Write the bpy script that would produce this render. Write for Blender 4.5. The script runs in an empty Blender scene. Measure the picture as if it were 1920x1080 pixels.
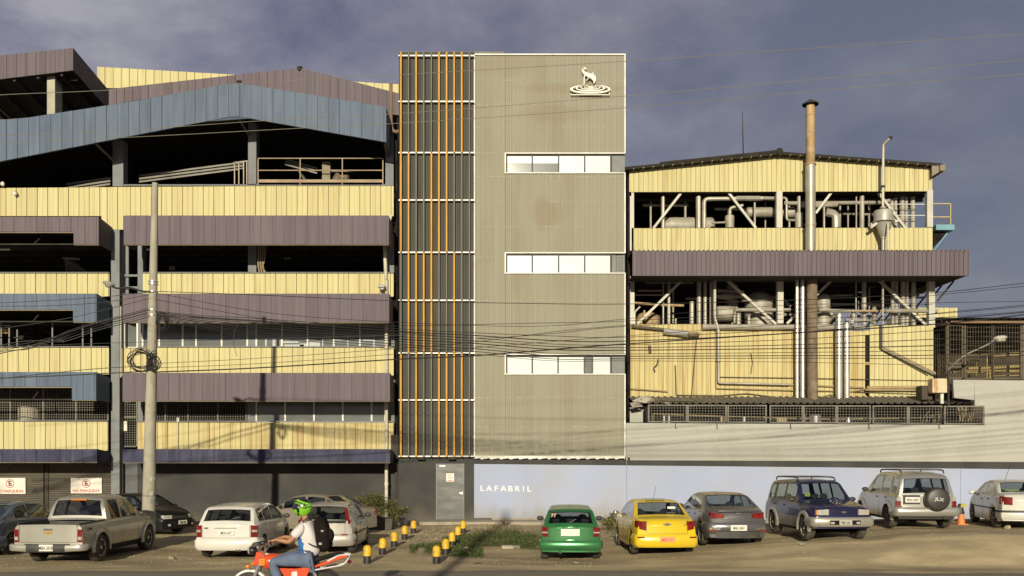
import bpy, bmesh, math, random
from mathutils import Vector, Matrix
random.seed(7)
R = math.radians
S = bpy.context.scene
COL = S.collection

# ------------------------------------------------------------ camera, sky, sun
F = 1700.0          # focal length in pixels of the 1920 px wide photograph
HY = 860.0          # horizon row
EYE = 2.75
cam = bpy.data.objects.new('camera', bpy.data.cameras.new('camera'))
COL.objects.link(cam)
cam.location = (0, 0, EYE)
cam.rotation_euler = (R(90), 0, 0)
cam.data.sensor_width = 36
cam.data.lens = F / 1920 * 36
cam.data.shift_y = (HY - 540) / 1920
cam.data.clip_end = 5000
S.camera = cam
S.view_settings.view_transform = 'Standard'
S.view_settings.look = 'None'
S.view_settings.exposure = 0.0
S.view_settings.gamma = 1
SUN_EL, SUN_AZ = 15.5, 4.5      # elevation; degrees left of straight behind the camera
W = bpy.data.worlds.new("World"); S.world = W; W.use_nodes = True
nt = W.node_tree; nt.nodes.clear()
N = nt.nodes.new
out = N('ShaderNodeOutputWorld'); mixs = N('ShaderNodeMixShader')
b1 = N('ShaderNodeBackground'); b2 = N('ShaderNodeBackground')
sky = N('ShaderNodeTexSky'); sky.sky_type = 'NISHITA'; sky.sun_disc = False
sky.sun_elevation = R(SUN_EL); sky.sun_rotation = R(180 + SUN_AZ)
sky.air_density = 1.2; sky.dust_density = 1.0; sky.ozone_density = 2.0
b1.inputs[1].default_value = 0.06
tc = N('ShaderNodeTexCoord'); mp = N('ShaderNodeMapping'); mp.inputs['Scale'].default_value = (1, 1, 2.1)
mp.inputs['Location'].default_value = (3.1, 0.4, 1.3)
n1 = N('ShaderNodeTexNoise'); n1.inputs['Scale'].default_value = 3.4; n1.inputs['Detail'].default_value = 9; n1.inputs['Roughness'].default_value = 0.6
n1.inputs['Distortion'].default_value = 0.15
n2 = N('ShaderNodeTexNoise'); n2.inputs['Scale'].default_value = 1.9; n2.inputs['Detail'].default_value = 4
cr = N('ShaderNodeValToRGB'); cr.color_ramp.elements[0].position = .38; cr.color_ramp.elements[1].position = .62
cr.color_ramp.elements[0].color = (.135, .148, .24, 1); cr.color_ramp.elements[1].color = (.40, .395, .45, 1)
e = cr.color_ramp.elements.new(.5); e.color = (.25, .25, .325, 1)
# clouds break up towards the left of the street
sx = N('ShaderNodeSeparateXYZ'); mr = N('ShaderNodeMapRange')
mr.inputs['From Min'].default_value = -.55; mr.inputs['From Max'].default_value = .45
mr.inputs['To Min'].default_value = 1.0; mr.inputs['To Max'].default_value = .3
rm = N('ShaderNodeMapRange'); rm.inputs['From Min'].default_value = .38; rm.inputs['From Max'].default_value = .56
rm.inputs['To Min'].default_value = .82; rm.inputs['To Max'].default_value = .99
flat = N('ShaderNodeMix'); flat.data_type = 'RGBA'; flat.inputs[6].default_value = (.155, .164, .212, 1)
L = nt.links.new
L(tc.outputs['Generated'], mp.inputs[0]); L(mp.outputs[0], n1.inputs['Vector']); L(mp.outputs[0], n2.inputs['Vector'])
L(n1.outputs[0], cr.inputs[0]); L(tc.outputs['Generated'], sx.inputs[0]); L(sx.outputs[0], mr.inputs[0])
L(mr.outputs[0], flat.inputs[0]); L(cr.outputs[0], flat.inputs[7]); 
hi = N('ShaderNodeMapRange'); hi.inputs['From Min'].default_value = .52; hi.inputs['From Max'].default_value = .85; hi.inputs['To Min'].default_value = 1; hi.inputs['To Max'].default_value = .38  # unseen upper sky dimmed to cut ambient light and deepen shadows
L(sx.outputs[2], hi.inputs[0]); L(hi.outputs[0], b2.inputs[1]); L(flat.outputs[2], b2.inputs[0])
L(n2.outputs[0], rm.inputs[0]); L(rm.outputs[0], mixs.inputs[0])
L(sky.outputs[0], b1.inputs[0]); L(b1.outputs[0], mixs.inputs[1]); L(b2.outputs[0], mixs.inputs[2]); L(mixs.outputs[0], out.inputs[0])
sd = bpy.data.lights.new('sun', 'SUN'); sd.energy = 4.6; sd.angle = R(0.7); sd.color = (1.0, .915, .72)
so = bpy.data.objects.new('sun', sd); COL.objects.link(so)
sdir = Vector((math.tan(R(SUN_AZ)), 1, -math.tan(R(SUN_EL)) / math.cos(R(SUN_AZ)))).normalized()
so.rotation_euler = sdir.to_track_quat('-Z', 'Y').to_euler()
so.location = (-20, -60, 60)

# ------------------------------------------------------------ helpers
def P(px, py, Y):
    return Vector(((px - 960) * Y / F, Y, EYE - (py - HY) * Y / F))
def PX(px, Y): return (px - 960) * Y / F
def PZ(py, Y): return EYE - (py - HY) * Y / F

def tagp(o, label=None, cat=None, group=None, kind=None):
    if label: o['label'] = label
    if cat: o['category'] = cat
    if group: o['group'] = group
    if kind: o['kind'] = kind
    return o
def thing(name, label, cat, loc=(0, 0, 0), rz=0, group=None):
    o = bpy.data.objects.new(name, None); COL.objects.link(o)
    o.location = loc; o.rotation_euler = (0, 0, rz); o.empty_display_size = .3
    return tagp(o, label, cat, group)
def copy_tree(o, parent=None):
    c = o.copy(); COL.objects.link(c); c.parent = parent
    for ch in list(KIDS.get(o.name, [])):
        copy_tree(ch, c)
    return c
KIDS = {}
def setparent(o, p):
    if p is not None:
        o.parent = p
        KIDS.setdefault(p.name, []).append(o)

class MB:
    def __init__(s): s.v = []; s.f = []; s.m = []
    def add(s, vs, fs, m=0):
        k = len(s.v); s.v += [tuple(v) for v in vs]
        for f in fs: s.f.append(tuple(k + i for i in f)); s.m.append(m)
    def box(s, x0, x1, y0, y1, z0, z1, m=0):
        if x0 > x1: x0, x1 = x1, x0
        if y0 > y1: y0, y1 = y1, y0
        if z0 > z1: z0, z1 = z1, z0
        s.add([(x0,y0,z0),(x1,y0,z0),(x1,y1,z0),(x0,y1,z0),(x0,y0,z1),(x1,y0,z1),(x1,y1,z1),(x0,y1,z1)],
              [(0,3,2,1),(4,5,6,7),(0,1,5,4),(1,2,6,5),(2,3,7,6),(3,0,4,7)], m)
    def pbox(s, px0, px1, py0, py1, Y0, Y1, m=0):
        "box whose front face at depth Y0 covers these photo pixels"
        s.box(PX(px0, Y0), PX(px1, Y0), Y0, Y1, PZ(py1, Y0), PZ(py0, Y0), m)
    def prism(s, poly, y0, y1, m=0):
        "poly of (x,z), counter-clockwise seen from -y"
        n = len(poly)
        s.add([(x, y0, z) for x, z in poly] + [(x, y1, z) for x, z in poly],
              [tuple(range(n)), tuple(range(2*n-1, n-1, -1))] + [((i+1) % n, i, n+i, n+(i+1) % n) for i in range(n)], m)
    def bar(s, a, b, w, t=None, m=0):
        "square bar between two points"
        a = Vector(a); b = Vector(b); t = t or w
        d = (b - a).normalized(); u = d.cross(Vector((0, 1, 0)))
        if u.length < .01: u = d.cross(Vector((1, 0, 0)))
        u.normalize(); v = d.cross(u).normalized()
        q = [(u*i*w/2 + v*j*t/2) for i, j in ((-1,-1),(1,-1),(1,1),(-1,1))]
        s.add([a+k for k in q] + [b+k for k in q], [(0,1,2,3),(7,6,5,4),(0,4,5,1),(1,5,6,2),(2,6,7,3),(3,7,4,0)], m)
    def tube(s, pts, r, n=8, m=0, cap=True):
        pts = [Vector(p) for p in pts]; rs = r if isinstance(r, (list, tuple)) else [r]*len(pts)
        rings = []; prev = None
        for i, p in enumerate(pts):
            d = (pts[min(i+1, len(pts)-1)] - pts[max(i-1, 0)])
            d = d.normalized() if d.length > 1e-9 else Vector((0, 0, 1))
            if prev is None:
                u = d.cross(Vector((0, 0, 1)))
                if u.length < .05: u = d.cross(Vector((0, 1, 0)))
            else: u = prev - d * prev.dot(d)
            u.normalize(); prev = u; w = d.cross(u)
            rings.append([p + (u*math.cos(2*math.pi*k/n) + w*math.sin(2*math.pi*k/n))*rs[i] for k in range(n)])
        k0 = len(s.v)
        for q in rings: s.v += [tuple(v) for v in q]
        for i in range(len(pts)-1):
            for k in range(n):
                a = k0+i*n+k; b = k0+i*n+(k+1) % n
                s.f.append((a, b, b+n, a+n)); s.m.append(m)
        if cap:
            s.f.append(tuple(k0+k for k in range(n-1, -1, -1))); s.m.append(m)
            s.f.append(tuple(k0+(len(pts)-1)*n+k for k in range(n))); s.m.append(m)
    def lathe(s, prof, o, ax='z', n=24, m=0, mf=None):
        "prof of (r, h) along axis"
        o = Vector(o); k0 = len(s.v)
        for r, h in prof:
            for k in range(n):
                a = 2*math.pi*k/n; c, d = r*math.cos(a), r*math.sin(a)
                s.v.append(tuple(o + Vector({'z': (c, d, h), 'y': (d, h, c), 'x': (h, c, d)}[ax])))
        for i in range(len(prof)-1):
            for k in range(n):
                a = k0+i*n+k; b = k0+i*n+(k+1) % n
                s.f.append((a, b, b+n, a+n)); s.m.append(mf(i) if mf else m)
        for i, rev in ((0, 1), (len(prof)-1, 0)):
            if prof[i][0] > 1e-4:
                q = [k0+i*n+k for k in range(n)]
                s.f.append(tuple(q[::-1] if rev else q)); s.m.append(mf(min(i, len(prof)-2)) if mf else m)
    def ell(s, c, r, n=12, k=8, m=0, rot=None):
        c = Vector(c); vs = []; fs = []
        for i in range(k+1):
            t = math.pi*i/k
            for j in range(n):
                a = 2*math.pi*j/n
                v = Vector((r[0]*math.sin(t)*math.cos(a), r[1]*math.sin(t)*math.sin(a), r[2]*math.cos(t)))
                if rot: v = rot @ v
                vs.append(c+v)
        for i in range(k):
            for j in range(n):
                a = i*n+j; b = i*n+(j+1) % n
                fs.append((a, a+n, b+n, b))
        s.add(vs, fs, m)
    def grid(s, rows, m=0, flip=False):
        k0 = len(s.v); n = len(rows[0])
        for r in rows: s.v += [tuple(v) for v in r]
        for i in range(len(rows)-1):
            for j in range(n-1):
                a = k0+i*n+j; f = (a, a+1, a+n+1, a+n)
                s.f.append(f[::-1] if flip else f); s.m.append(m)
    def build(s, name, mats, parent=None, smooth=False, bevel=0, fix=False, angle=35):
        me = bpy.data.meshes.new(name); me.from_pydata(s.v, [], s.f)
        if 90 in s.m or 91 in s.m:
            mats = list(mats) if isinstance(mats, (list, tuple)) else [mats]
            k = len(mats); mats = mats+[variant(mats[0], .93, 'a'), variant(mats[0], 1.04, 'b')]; s.m = [k+i-90 if i >= 90 else i for i in s.m]
        if not isinstance(mats, (list, tuple)): mats = [mats]
        for q in mats: me.materials.append(q)
        me.polygons.foreach_set('material_index', s.m)
        if fix:
            bm = bmesh.new(); bm.from_mesh(me)
            bmesh.ops.remove_doubles(bm, verts=bm.verts, dist=1e-5)
            bmesh.ops.recalc_face_normals(bm, faces=bm.faces); bm.to_mesh(me); bm.free()
        me.update()
        if smooth:
            me.shade_smooth() if hasattr(me, 'shade_smooth') else None
            try: me.set_sharp_from_angle(angle=R(angle))
            except Exception: pass
        o = bpy.data.objects.new(name, me); COL.objects.link(o)
        setparent(o, parent)
        if bevel:
            b = o.modifiers.new('bevel', 'BEVEL'); b.width = bevel; b.segments = 2; b.limit_method = 'ANGLE'
        return o

# ------------------------------------------------------------ materials
def variant(m, f, tag_):
    nm = m.name+'_tone_'+tag_
    if nm in bpy.data.materials: return bpy.data.materials[nm]
    q = m.copy(); q.name = nm
    for n_ in q.node_tree.nodes:
        if n_.type == 'VALTORGB':
            for e_ in n_.color_ramp.elements: e_.color = tuple(min(1, v*f*(1 if i else 1/f**.3)) for i, v in enumerate(e_.color[:3]))+(1,)
        if n_.type == 'MAPPING': n_.inputs['Location'].default_value[0] += 3.7
    return q
MATS = {}
def mat(name, c, rough=.6, metal=0, var=.15, sc=(1, 1, 1), nscale=2.0, dirt=None, damt=.5, dsc=(1, 1, 1), dscale=1.5, dlo=.5, dhi=.7,
        bump=0, bscale=20, bsc=(1, 1, 1), coat=0, spec=.5, detail=5, rand=0, stains=(), splash=None):
    if name in MATS: return MATS[name]
    m = bpy.data.materials.new(name); m.use_nodes = True; t = m.node_tree
    b = t.nodes['Principled BSDF']; ln = t.links.new
    b.inputs['Roughness'].default_value = rough; b.inputs['Metallic'].default_value = metal
    b.inputs['Coat Weight'].default_value = coat; b.inputs['Specular IOR Level'].default_value = spec
    b.inputs['Coat Roughness'].default_value = .08
    tc = t.nodes.new('ShaderNodeTexCoord')
    def noise(scale, sc, det=detail, off=0):
        mp = t.nodes.new('ShaderNodeMapping'); mp.inputs['Scale'].default_value = sc; mp.inputs['Location'].default_value = (off, off*.7, off*.3)
        n = t.nodes.new('ShaderNodeTexNoise'); n.inputs['Scale'].default_value = scale; n.inputs['Detail'].default_value = det
        ln(tc.outputs['Object'], mp.inputs[0]); ln(mp.outputs[0], n.inputs['Vector']); return n
    n = noise(nscale, sc)
    r = t.nodes.new('ShaderNodeValToRGB'); r.color_ramp.elements[0].position = .32; r.color_ramp.elements[1].position = .68
    r.color_ramp.elements[0].color = tuple(max(0, x*(1-var)) for x in c) + (1,)
    r.color_ramp.elements[1].color = tuple(min(1, x*(1+var)) for x in c) + (1,)
    ln(n.outputs[0], r.inputs[0]); col = r.outputs[0]
    if dirt:
        n2 = noise(dscale, dsc, 8, 5.3)
        mr = t.nodes.new('ShaderNodeMapRange'); mr.inputs['From Min'].default_value = dlo; mr.inputs['From Max'].default_value = dhi
        mr.inputs['To Max'].default_value = damt; mr.clamp = True
        mx = t.nodes.new('ShaderNodeMix'); mx.data_type = 'RGBA'; mx.inputs[7].default_value = tuple(dirt) + (1,)
        ln(n2.outputs[0], mr.inputs[0]); ln(mr.outputs[0], mx.inputs[0]); ln(col, mx.inputs[6]); col = mx.outputs[2]
    if rand:
        gi = t.nodes.new('ShaderNodeObjectInfo')
    def mixin(fac, colour):
        nonlocal col
        mx = t.nodes.new('ShaderNodeMix'); mx.data_type = 'RGBA'; mx.inputs[7].default_value = tuple(colour) + (1,)
        ln(fac, mx.inputs[0]); ln(col, mx.inputs[6]); col = mx.outputs[2]
    for (sx_, sy_, wx, wz, am) in stains:      # weathering stains in px of the tower front, soft edged
        mp = t.nodes.new('ShaderNodeMapping'); k = 39.5/F
        mp.inputs['Location'].default_value = (-sx_/wx, 0, -(EYE-(sy_-HY)*k)/(wz*k)); mp.inputs['Scale'].default_value = (1/(wx*k), 0, 1/(wz*k))
        ln(tc.outputs['Object'], mp.inputs[0]); ab = t.nodes.new('ShaderNodeVectorMath'); ab.operation = 'LENGTH'; ln(mp.outputs[0], ab.inputs[0])
        q = t.nodes.new('ShaderNodeMapRange'); q.inputs['From Min'].default_value = 1.25; q.inputs['From Max'].default_value = .6; q.inputs['To Max'].default_value = am
        nn = noise(1.1, (1.5, 1, .5), 5, 8.1); a2 = t.nodes.new('ShaderNodeMath'); a2.operation = 'MULTIPLY_ADD'; a2.inputs[1].default_value = 1.6
        a3 = t.nodes.new('ShaderNodeMath'); a3.operation = 'ADD'; a3.inputs[1].default_value = -.8
        ln(nn.outputs[0], a2.inputs[0]); ln(ab.outputs['Value'], a2.inputs[2]); ln(a2.outputs[0], a3.inputs[0]); ln(a3.outputs[0], q.inputs[0]); mixin(q.outputs[0], (.235, .17, .10))
    if splash:
        sp = t.nodes.new('ShaderNodeSeparateXYZ'); ln(tc.outputs['Object'], sp.inputs[0]); n4 = noise(1.6, (1, 1, .4), 7, 3.3)
        ad = t.nodes.new('ShaderNodeMath'); ad.operation = 'MULTIPLY_ADD'; ad.inputs[1].default_value = -1.6; ln(n4.outputs[0], ad.inputs[0]); ln(sp.outputs[2], ad.inputs[2])
        q = t.nodes.new('ShaderNodeMapRange'); q.inputs['From Min'].default_value = -.1; q.inputs['From Max'].default_value = -.75; q.inputs['To Max'].default_value = splash[0]
        ln(ad.outputs[0], q.inputs[0]); mixin(q.outputs[0], splash[1])
    ln(col, b.inputs['Base Color'])
    if bump:
        n3 = noise(bscale, bsc, 6, 2.1); bp = t.nodes.new('ShaderNodeBump'); bp.inputs['Strength'].default_value = bump
        bp.inputs['Distance'].default_value = .05; ln(n3.outputs[0], bp.inputs['Height']); ln(bp.outputs[0], b.inputs['Normal'])
    MATS[name] = m; return m
YEL = mat('yellow_cladding', (.585, .518, .262), .7, spec=.15, var=.06, sc=(6, 1, .2), nscale=1.4, dirt=(.36, .27, .11), damt=.55, dsc=(5, 1, .22), dscale=1.5, dlo=.53, dhi=.74)
YEL2 = mat('dirty_yellow_cladding', (.565, .485, .235), .7, spec=.15, var=.09, sc=(6, 1, .2), nscale=1.4, dirt=(.36, .215, .075), damt=.8, dsc=(6, 1, .28), dscale=1.0, dlo=.47, dhi=.70)
YSEAM = mat('yellow_seam', (.24, .185, .08), .8, var=.25)
PUR = mat('mauve_metal', (.135, .108, .122), .65, spec=.2, var=.13, sc=(3, 1, .12), nscale=1.6, dirt=(.19, .16, .15), damt=.5, dsc=(8, 1, .25), dscale=1.2, dlo=.5, dhi=.75)
PURSEAM = mat('mauve_seam', (.07, .055, .058), .7)
BLU = mat('blue_metal', (.108, .142, .195), .65, spec=.2, var=.12, sc=(2, 1, .4), nscale=1.4, dirt=(.17, .20, .24), damt=.6, dsc=(5, 1, .3), dscale=1.2, dlo=.48, dhi=.75)
BLUSEAM = mat('blue_seam', (.05, .07, .1), .7)
NAVY = mat('indigo_metal', (.045, .046, .085), .65, spec=.2, var=.25, sc=(1.5, 1, .5), nscale=1.4, dirt=(.11, .1, .12), damt=.5, dsc=(3, 1, .5), dscale=1.4)
GCON = mat('grey_concrete', (.21, .22, .22), .85, var=.1, sc=(1, 1, .3), nscale=2, dirt=(.13, .12, .1), damt=.4)
INT = mat('shaded_interior', (.02, .018, .015), .95, var=.5, spec=.1)  # near-black base colour carries the shade inside rooms and openings
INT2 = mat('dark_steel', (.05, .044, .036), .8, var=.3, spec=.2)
DARKW = mat('charcoal_wall', (.055, .054, .051), .8, spec=.15, var=.15, nscale=.8, dirt=(.11, .10, .085), damt=.5, dscale=.6, dlo=.5, dhi=.8, bump=.05, bscale=8, splash=(.55, (.15, .125, .09)))
SHUT = mat('shutter_steel', (.12, .105, .08), .6, var=.2, sc=(.6, 1, 3), nscale=1.5, metal=.1)
WHT = mat('white_paint', (.74, .70, .60), .5, var=.05)
BEIGE = mat('beige_corrugated', (.300, .284, .212), .7, spec=.12, var=.06, sc=(3.5, 1, .06), nscale=2.4, dirt=(.255, .21, .145), damt=.45, dsc=(1.6, 1, .35), dscale=.6, dlo=.48, dhi=.70, stains=[(65, 398, 34, 26, .38), (75, 213, 60, 16, .25), (-20, 122, 55, 24, .22), (110, 165, 110, 9, .3)])
DPAN = mat('dark_panel', (.075, .072, .060), .8, spec=.1, var=.15, sc=(4, 1, .4), nscale=1.4)
ORG = mat('orange_tube', (.60, .31, .04), .5, spec=.3, var=.12, sc=(1, 1, .5))
BRZ = mat('bronze_tube', (.19, .175, .14), .6, spec=.2, var=.1, sc=(1, 1, .5))
BLWALL = mat('periwinkle_wall', (.36, .40, .53), .85, spec=.1, var=.05, nscale=.35, dirt=(.37, .385, .42), damt=.7, dscale=.5, dlo=.4, dhi=.65, bump=.03, bscale=6, splash=(.5, (.26, .22, .16)))
CREAMW = mat('cream_wall', (.42, .41, .36), .9, spec=.1, var=.05, nscale=.5, dirt=(.36, .34, .28), damt=.5, dscale=.8, dsc=(1, 1, .5), bump=.03, bscale=6)
PIPE = mat('galvanised_pipe', (.40, .37, .30), .45, metal=.35, var=.13, sc=(1, 1, .5), nscale=3, dirt=(.22, .16, .1), damt=.4)
SILV = mat('aluminium_jacket', (.62, .60, .56), .32, metal=.7, var=.08, nscale=4)
RUST = mat('rusty_steel', (.38, .255, .125), .7, metal=.1, var=.3, sc=(2, 2, .6), nscale=2, dirt=(.5, .42, .28), damt=.7, dscale=2.4)
BRN = mat('brown_lagging', (.17, .125, .08), .8, var=.2, nscale=4, dirt=(.28, .23, .16), damt=.6, dscale=3, bump=.2, bscale=14)
STEELW = mat('cream_steel', (.52, .49, .41), .5, var=.08, nscale=2, dirt=(.3, .2, .12), damt=.3)
TANK = mat('weathered_tank', (.36, .33, .26), .55, metal=.1, var=.2, nscale=2, dirt=(.18, .13, .08), damt=.5)
GLZ = mat('window_glass', (.14, .15, .14), .12, var=.15, nscale=.9, spec=.6)
GLD = mat('dark_window_glass', (.035, .038, .036), .1, var=.3, nscale=1.1, spec=.6)
BLIND = mat('white_blind', (.52, .56, .53), .35, var=.07, sc=(.6, 1, 1.5), nscale=1.2, spec=.4)
MESHM = mat('mesh_wire', (.19, .175, .145), .7, var=.15, spec=.1)
MESHD = mat('brown_mesh_wire', (.12, .10, .07), .7, var=.15, spec=.1)
BLACK = mat('black_cable', (.02, .018, .016), .6)
CABL = mat('pale_cable', (.2, .185, .14), .6)
CONC = mat('pole_concrete', (.36, .33, .25), .85, var=.12, sc=(1, 1, .4), nscale=3, dirt=(.22, .2, .15), damt=.5, dscale=4, bump=.15, bscale=30)
KERB = mat('kerb_concrete', (.34, .30, .22), .9, var=.15, nscale=2, dirt=(.22, .18, .12), damt=.6, bump=.2, bscale=15)
ROOFC = mat('fibre_cement', (.16, .14, .11), .85, var=.2, sc=(2, .5, 1), nscale=2, dirt=(.09, .08, .06), damt=.5)
ROOFD = mat('dark_roof_sheet', (.04, .036, .028), .9, var=.2, spec=.05)
RED = mat('red_paint', (.45, .05, .03), .5); BLK = mat('black_paint', (.025, .023, .022), .5, dirt=(.15, .12, .08), damt=.35)
YPNT = mat('bollard_yellow', (.75, .45, .02), .45, var=.08, nscale=6, dirt=(.30, .2, .07), damt=.65, dscale=9, dlo=.48)

def ribbed(mb, X0, X1, ztop, zbot, Y, pitch, gw=.03, gd=.03, back=.08, m=0, ms=1, tilt=.0, mid=0, off=0):
    "vertical sheet panels with real seams; ztop/zbot are functions of X"
    if not callable(ztop): zt_ = ztop; ztop = lambda x: zt_
    if not callable(zbot): zb_ = zbot; zbot = lambda x: zb_
    x = X0 - off
    prof = [(X0, Y, m)]
    xs = []
    while x < X1:
        a = max(x, X0); b = min(x + pitch - gw, X1); c = min(x + pitch, X1)
        if b > a:
            d1 = random.uniform(-tilt, tilt); d2 = random.uniform(-tilt, tilt)
            segs = [(a, Y+d1), (b, Y+d2)]; m_ = random.choice([m, m, 90, 91]) if m == 0 else m
            if mid and b-a > pitch*.6:
                h = (a+b)/2
                segs = [(a, Y+d1), (h-gw*.35, Y+(d1+d2)/2), (h, Y+(d1+d2)/2+gd*.5), (h+gw*.35, Y+(d1+d2)/2), (b, Y+d2)]
            for (p, q), (r_, s_) in zip(segs, segs[1:]): xs.append((p, q, r_, s_, m_))
            if c > b:
                xs.append((b, Y+d2, b+.002, Y+gd, ms)); xs.append((b+.002, Y+gd, c-.002, Y+gd, ms)); xs.append((c-.002, Y+gd, c, Y, ms))
        x += pitch
    for (p, q, r_, s_, mm) in xs:
        mb.add([(p, q, zbot(p)), (r_, s_, zbot(r_)), (r_, s_, ztop(r_)), (p, q, ztop(p))], [(0, 1, 2, 3)], mm)
    # solid back
    yb0, yb1 = Y + gd + .006, Y + back
    n = 12
    for i in range(n):
        a = X0 + (X1-X0)*i/n; b = X0 + (X1-X0)*(i+1)/n
        mb.add([(a, yb0, zbot(a)), (b, yb0, zbot(b)), (b, yb0, ztop(b)), (a, yb0, ztop(a)),
                (a, yb1, zbot(a)), (b, yb1, zbot(b)), (b, yb1, ztop(b)), (a, yb1, ztop(a))],
               [(0,1,2,3),(7,6,5,4),(0,4,5,1),(3,2,6,7)], ms)
    for X, fl in ((X0, 1), (X1, 0)):
        q = [(X, Y+tilt, zbot(X)), (X, yb1, zbot(X)), (X, yb1, ztop(X)), (X, Y+tilt, ztop(X))]
        mb.add(q, [(3, 2, 1, 0) if fl else (0, 1, 2, 3)], m)
    for zf in (ztop, zbot):
        a, b = X0, X1
        mid_ = [X0 + (X1-X0)*i/n for i in range(n+1)]
        for a, b in zip(mid_, mid_[1:]):
            mb.add([(a, Y+.004, zf(a)), (b, Y+.004, zf(b)), (b, yb0, zf(b)), (a, yb0, zf(a))], [(0, 1, 2, 3)], m)
def pline(p0, p1, Y):
    "line through two photo pixels at depth Y as a function of X"
    a, b = P(p0[0], p0[1], Y), P(p1[0], p1[1], Y)
    return lambda x: a.z + (b.z - a.z) * (x - a.x) / (b.x - a.x)
def polyf(pts, Y):
    q = [P(px, py, Y) for px, py in pts]
    def f(x):
        for a, b in zip(q, q[1:]):
            if x <= b.x: return a.z + (b.z-a.z)*(x-a.x)/(b.x-a.x)
        a, b = q[-2], q[-1]
        return a.z + (b.z-a.z)*(x-a.x)/(b.x-a.x)
    return f
def text_mesh(s, size, m, name, parent, M, ext=.004, spacing=1.0, xs=1.0, bold=0):
    c = bpy.data.curves.new('txt', 'FONT'); c.body = s; c.size = size; c.extrude = ext; c.align_x = 'CENTER'; c.align_y = 'CENTER'
    c.space_character = spacing; c.offset = bold; c.resolution_u = 3
    o = bpy.data.objects.new('txt', c); COL.objects.link(o)
    dg = bpy.context.evaluated_depsgraph_get(); me = bpy.data.meshes.new_from_object(o.evaluated_get(dg))
    bpy.data.objects.remove(o); bpy.data.curves.remove(c)
    me.transform(Matrix.Diagonal((xs, 1, 1, 1))); me.transform(M)
    me.materials.clear(); me.materials.append(m); me.name = name
    q = bpy.data.objects.new(name, me); COL.objects.link(q); setparent(q, parent)
    return q
def FRONT(x, y, z): return Matrix.Translation((x, y, z)) @ Matrix.Rotation(R(90), 4, 'X')
def catmull(pts, n=10):
    pts = [Vector(p) for p in pts]; q = [2*pts[0]-pts[1]] + pts + [2*pts[-1]-pts[-2]]; o = []
    for i in range(1, len(q)-2):
        a, b, c, d = q[i-1:i+3]
        for k in range(n):
            t = k/n
            o.append(.5*((2*b)+(c-a)*t+(2*a-5*b+4*c-d)*t*t+(3*b-a-3*c+d)*t**3))
    o.append(pts[-1]); return o
def gridmesh(mb, x0, x1, z0, z1, Y, dx, dz, r=.008, m=0):
    r = r*.8
    n = max(1, round((x1-x0)/dx)); k = max(1, round((z1-z0)/dz))
    for i in range(n+1):
        x = x0+(x1-x0)*i/n; mb.box(x-r, x+r, Y-r, Y+r, z0, z1, m)
    for i in range(k+1):
        z = z0+(z1-z0)*i/k; mb.box(x0, x1, Y-r*2.2, Y-r*1.1, z-r, z+r, m)
# ------------------------------------------------------------ ground
def sm(a, b, x):
    t = min(1, max(0, (x-a)/(b-a))); return t*t*(3-2*t)
def hsh(i, j):
    v = math.sin(i*127.1+j*311.7)*43758.5453; return v-math.floor(v)
def vn(x, y):
    i, j = math.floor(x), math.floor(y); u, v = x-i, y-j; u = u*u*(3-2*u); v = v*v*(3-2*v)
    return (hsh(i, j)*(1-u)+hsh(i+1, j)*u)*(1-v)+(hsh(i, j+1)*(1-u)+hsh(i+1, j+1)*u)*v
def gz0(X, Y):
    return .065*min(10, max(0, X-2))*sm(22.6, 25, Y)*(1-.9*sm(31, 37.5, Y))
def gz(X, Y):
    lump = (vn(X*1.3, Y*1.3)-.5)*.05+(vn(X*4+9, Y*4)-.5)*.02
    return gz0(X, Y)+lump*sm(22.9, 23.8, Y)
DIRT = mat('packed_dirt', (.48, .385, .225), .95, var=.24, nscale=1.0, sc=(.35, 1.5, 1), dirt=(.27, .22, .14), damt=.65, dscale=.9, dsc=(.5, 1.3, 1), dlo=.47, dhi=.62, bump=.55, bscale=22, spec=.2)
ASPH = mat('asphalt', (.25, .22, .165), .9, var=.12, nscale=5, dirt=(.32, .26, .17), damt=.5, dscale=.7, dlo=.5, dhi=.7, bump=.3, bscale=60, spec=.25)
m = MB(); rows = []
xs = [-22+.25*i for i in range(177)]; ys = [21.4+.2*i for i in range(84)]
for y in ys: rows.append([(x, y, gz(x, y)) for x in xs])
m.grid(rows)
tagp(m.build('dirt_lot', DIRT, smooth=True), kind='structure')
m = MB()
m.box(-1500, 1500, 22, 3000, -.5, -.12)
tagp(m.build('ground', DIRT), kind='structure')
# road: flat at its far edge, a slight crown nearer the camera
m = MB(); rows = []
def rz(Y): return .32*sm(21.0, 15.5, Y) if Y < 21 else 0
def rz(Y): return .012 + .32*sm(0, 1, (21.2-Y)/5.7)
def redge(x): return 22.55 - .02*abs(x) - .03*max(0, x) + .07*math.sin(x*.55)+.05*math.sin(x*1.7+1)+.05*vn(x*3, 1)+.04*vn(x*9, 4)
for i, t in enumerate([0, .01, .03, .06, .1, .15, .2, .3, .5, .75, 1]):
    rows.append([(x, redge(x)*(1-t)+(-12)*t, rz(redge(x)*(1-t)+(-12)*t)+(-.06 if i == 0 else 0)) for x in [-60+.25*k for k in range(481)]])
m.grid(rows, flip=True)
tagp(m.build('road', ASPH, smooth=True), kind='structure')
# concrete pavement strip along the buildings
m = MB()
m.box(PX(700, 39.3), 30, 37.9, 39.6, -.1, .10)
m.box(-21, PX(700, 39.3)-.01, 38.3, 39.7, -.1, .05)
m.box(PX(700, 39.3), PX(1012, 39.3), 37.72, 37.895, -.15, .12)
m.box(PX(1013, 39.3), 30, 37.74, 37.895, -.15, .07)
tagp(m.build('pavement', KERB, bevel=.01), kind='structure')
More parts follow.
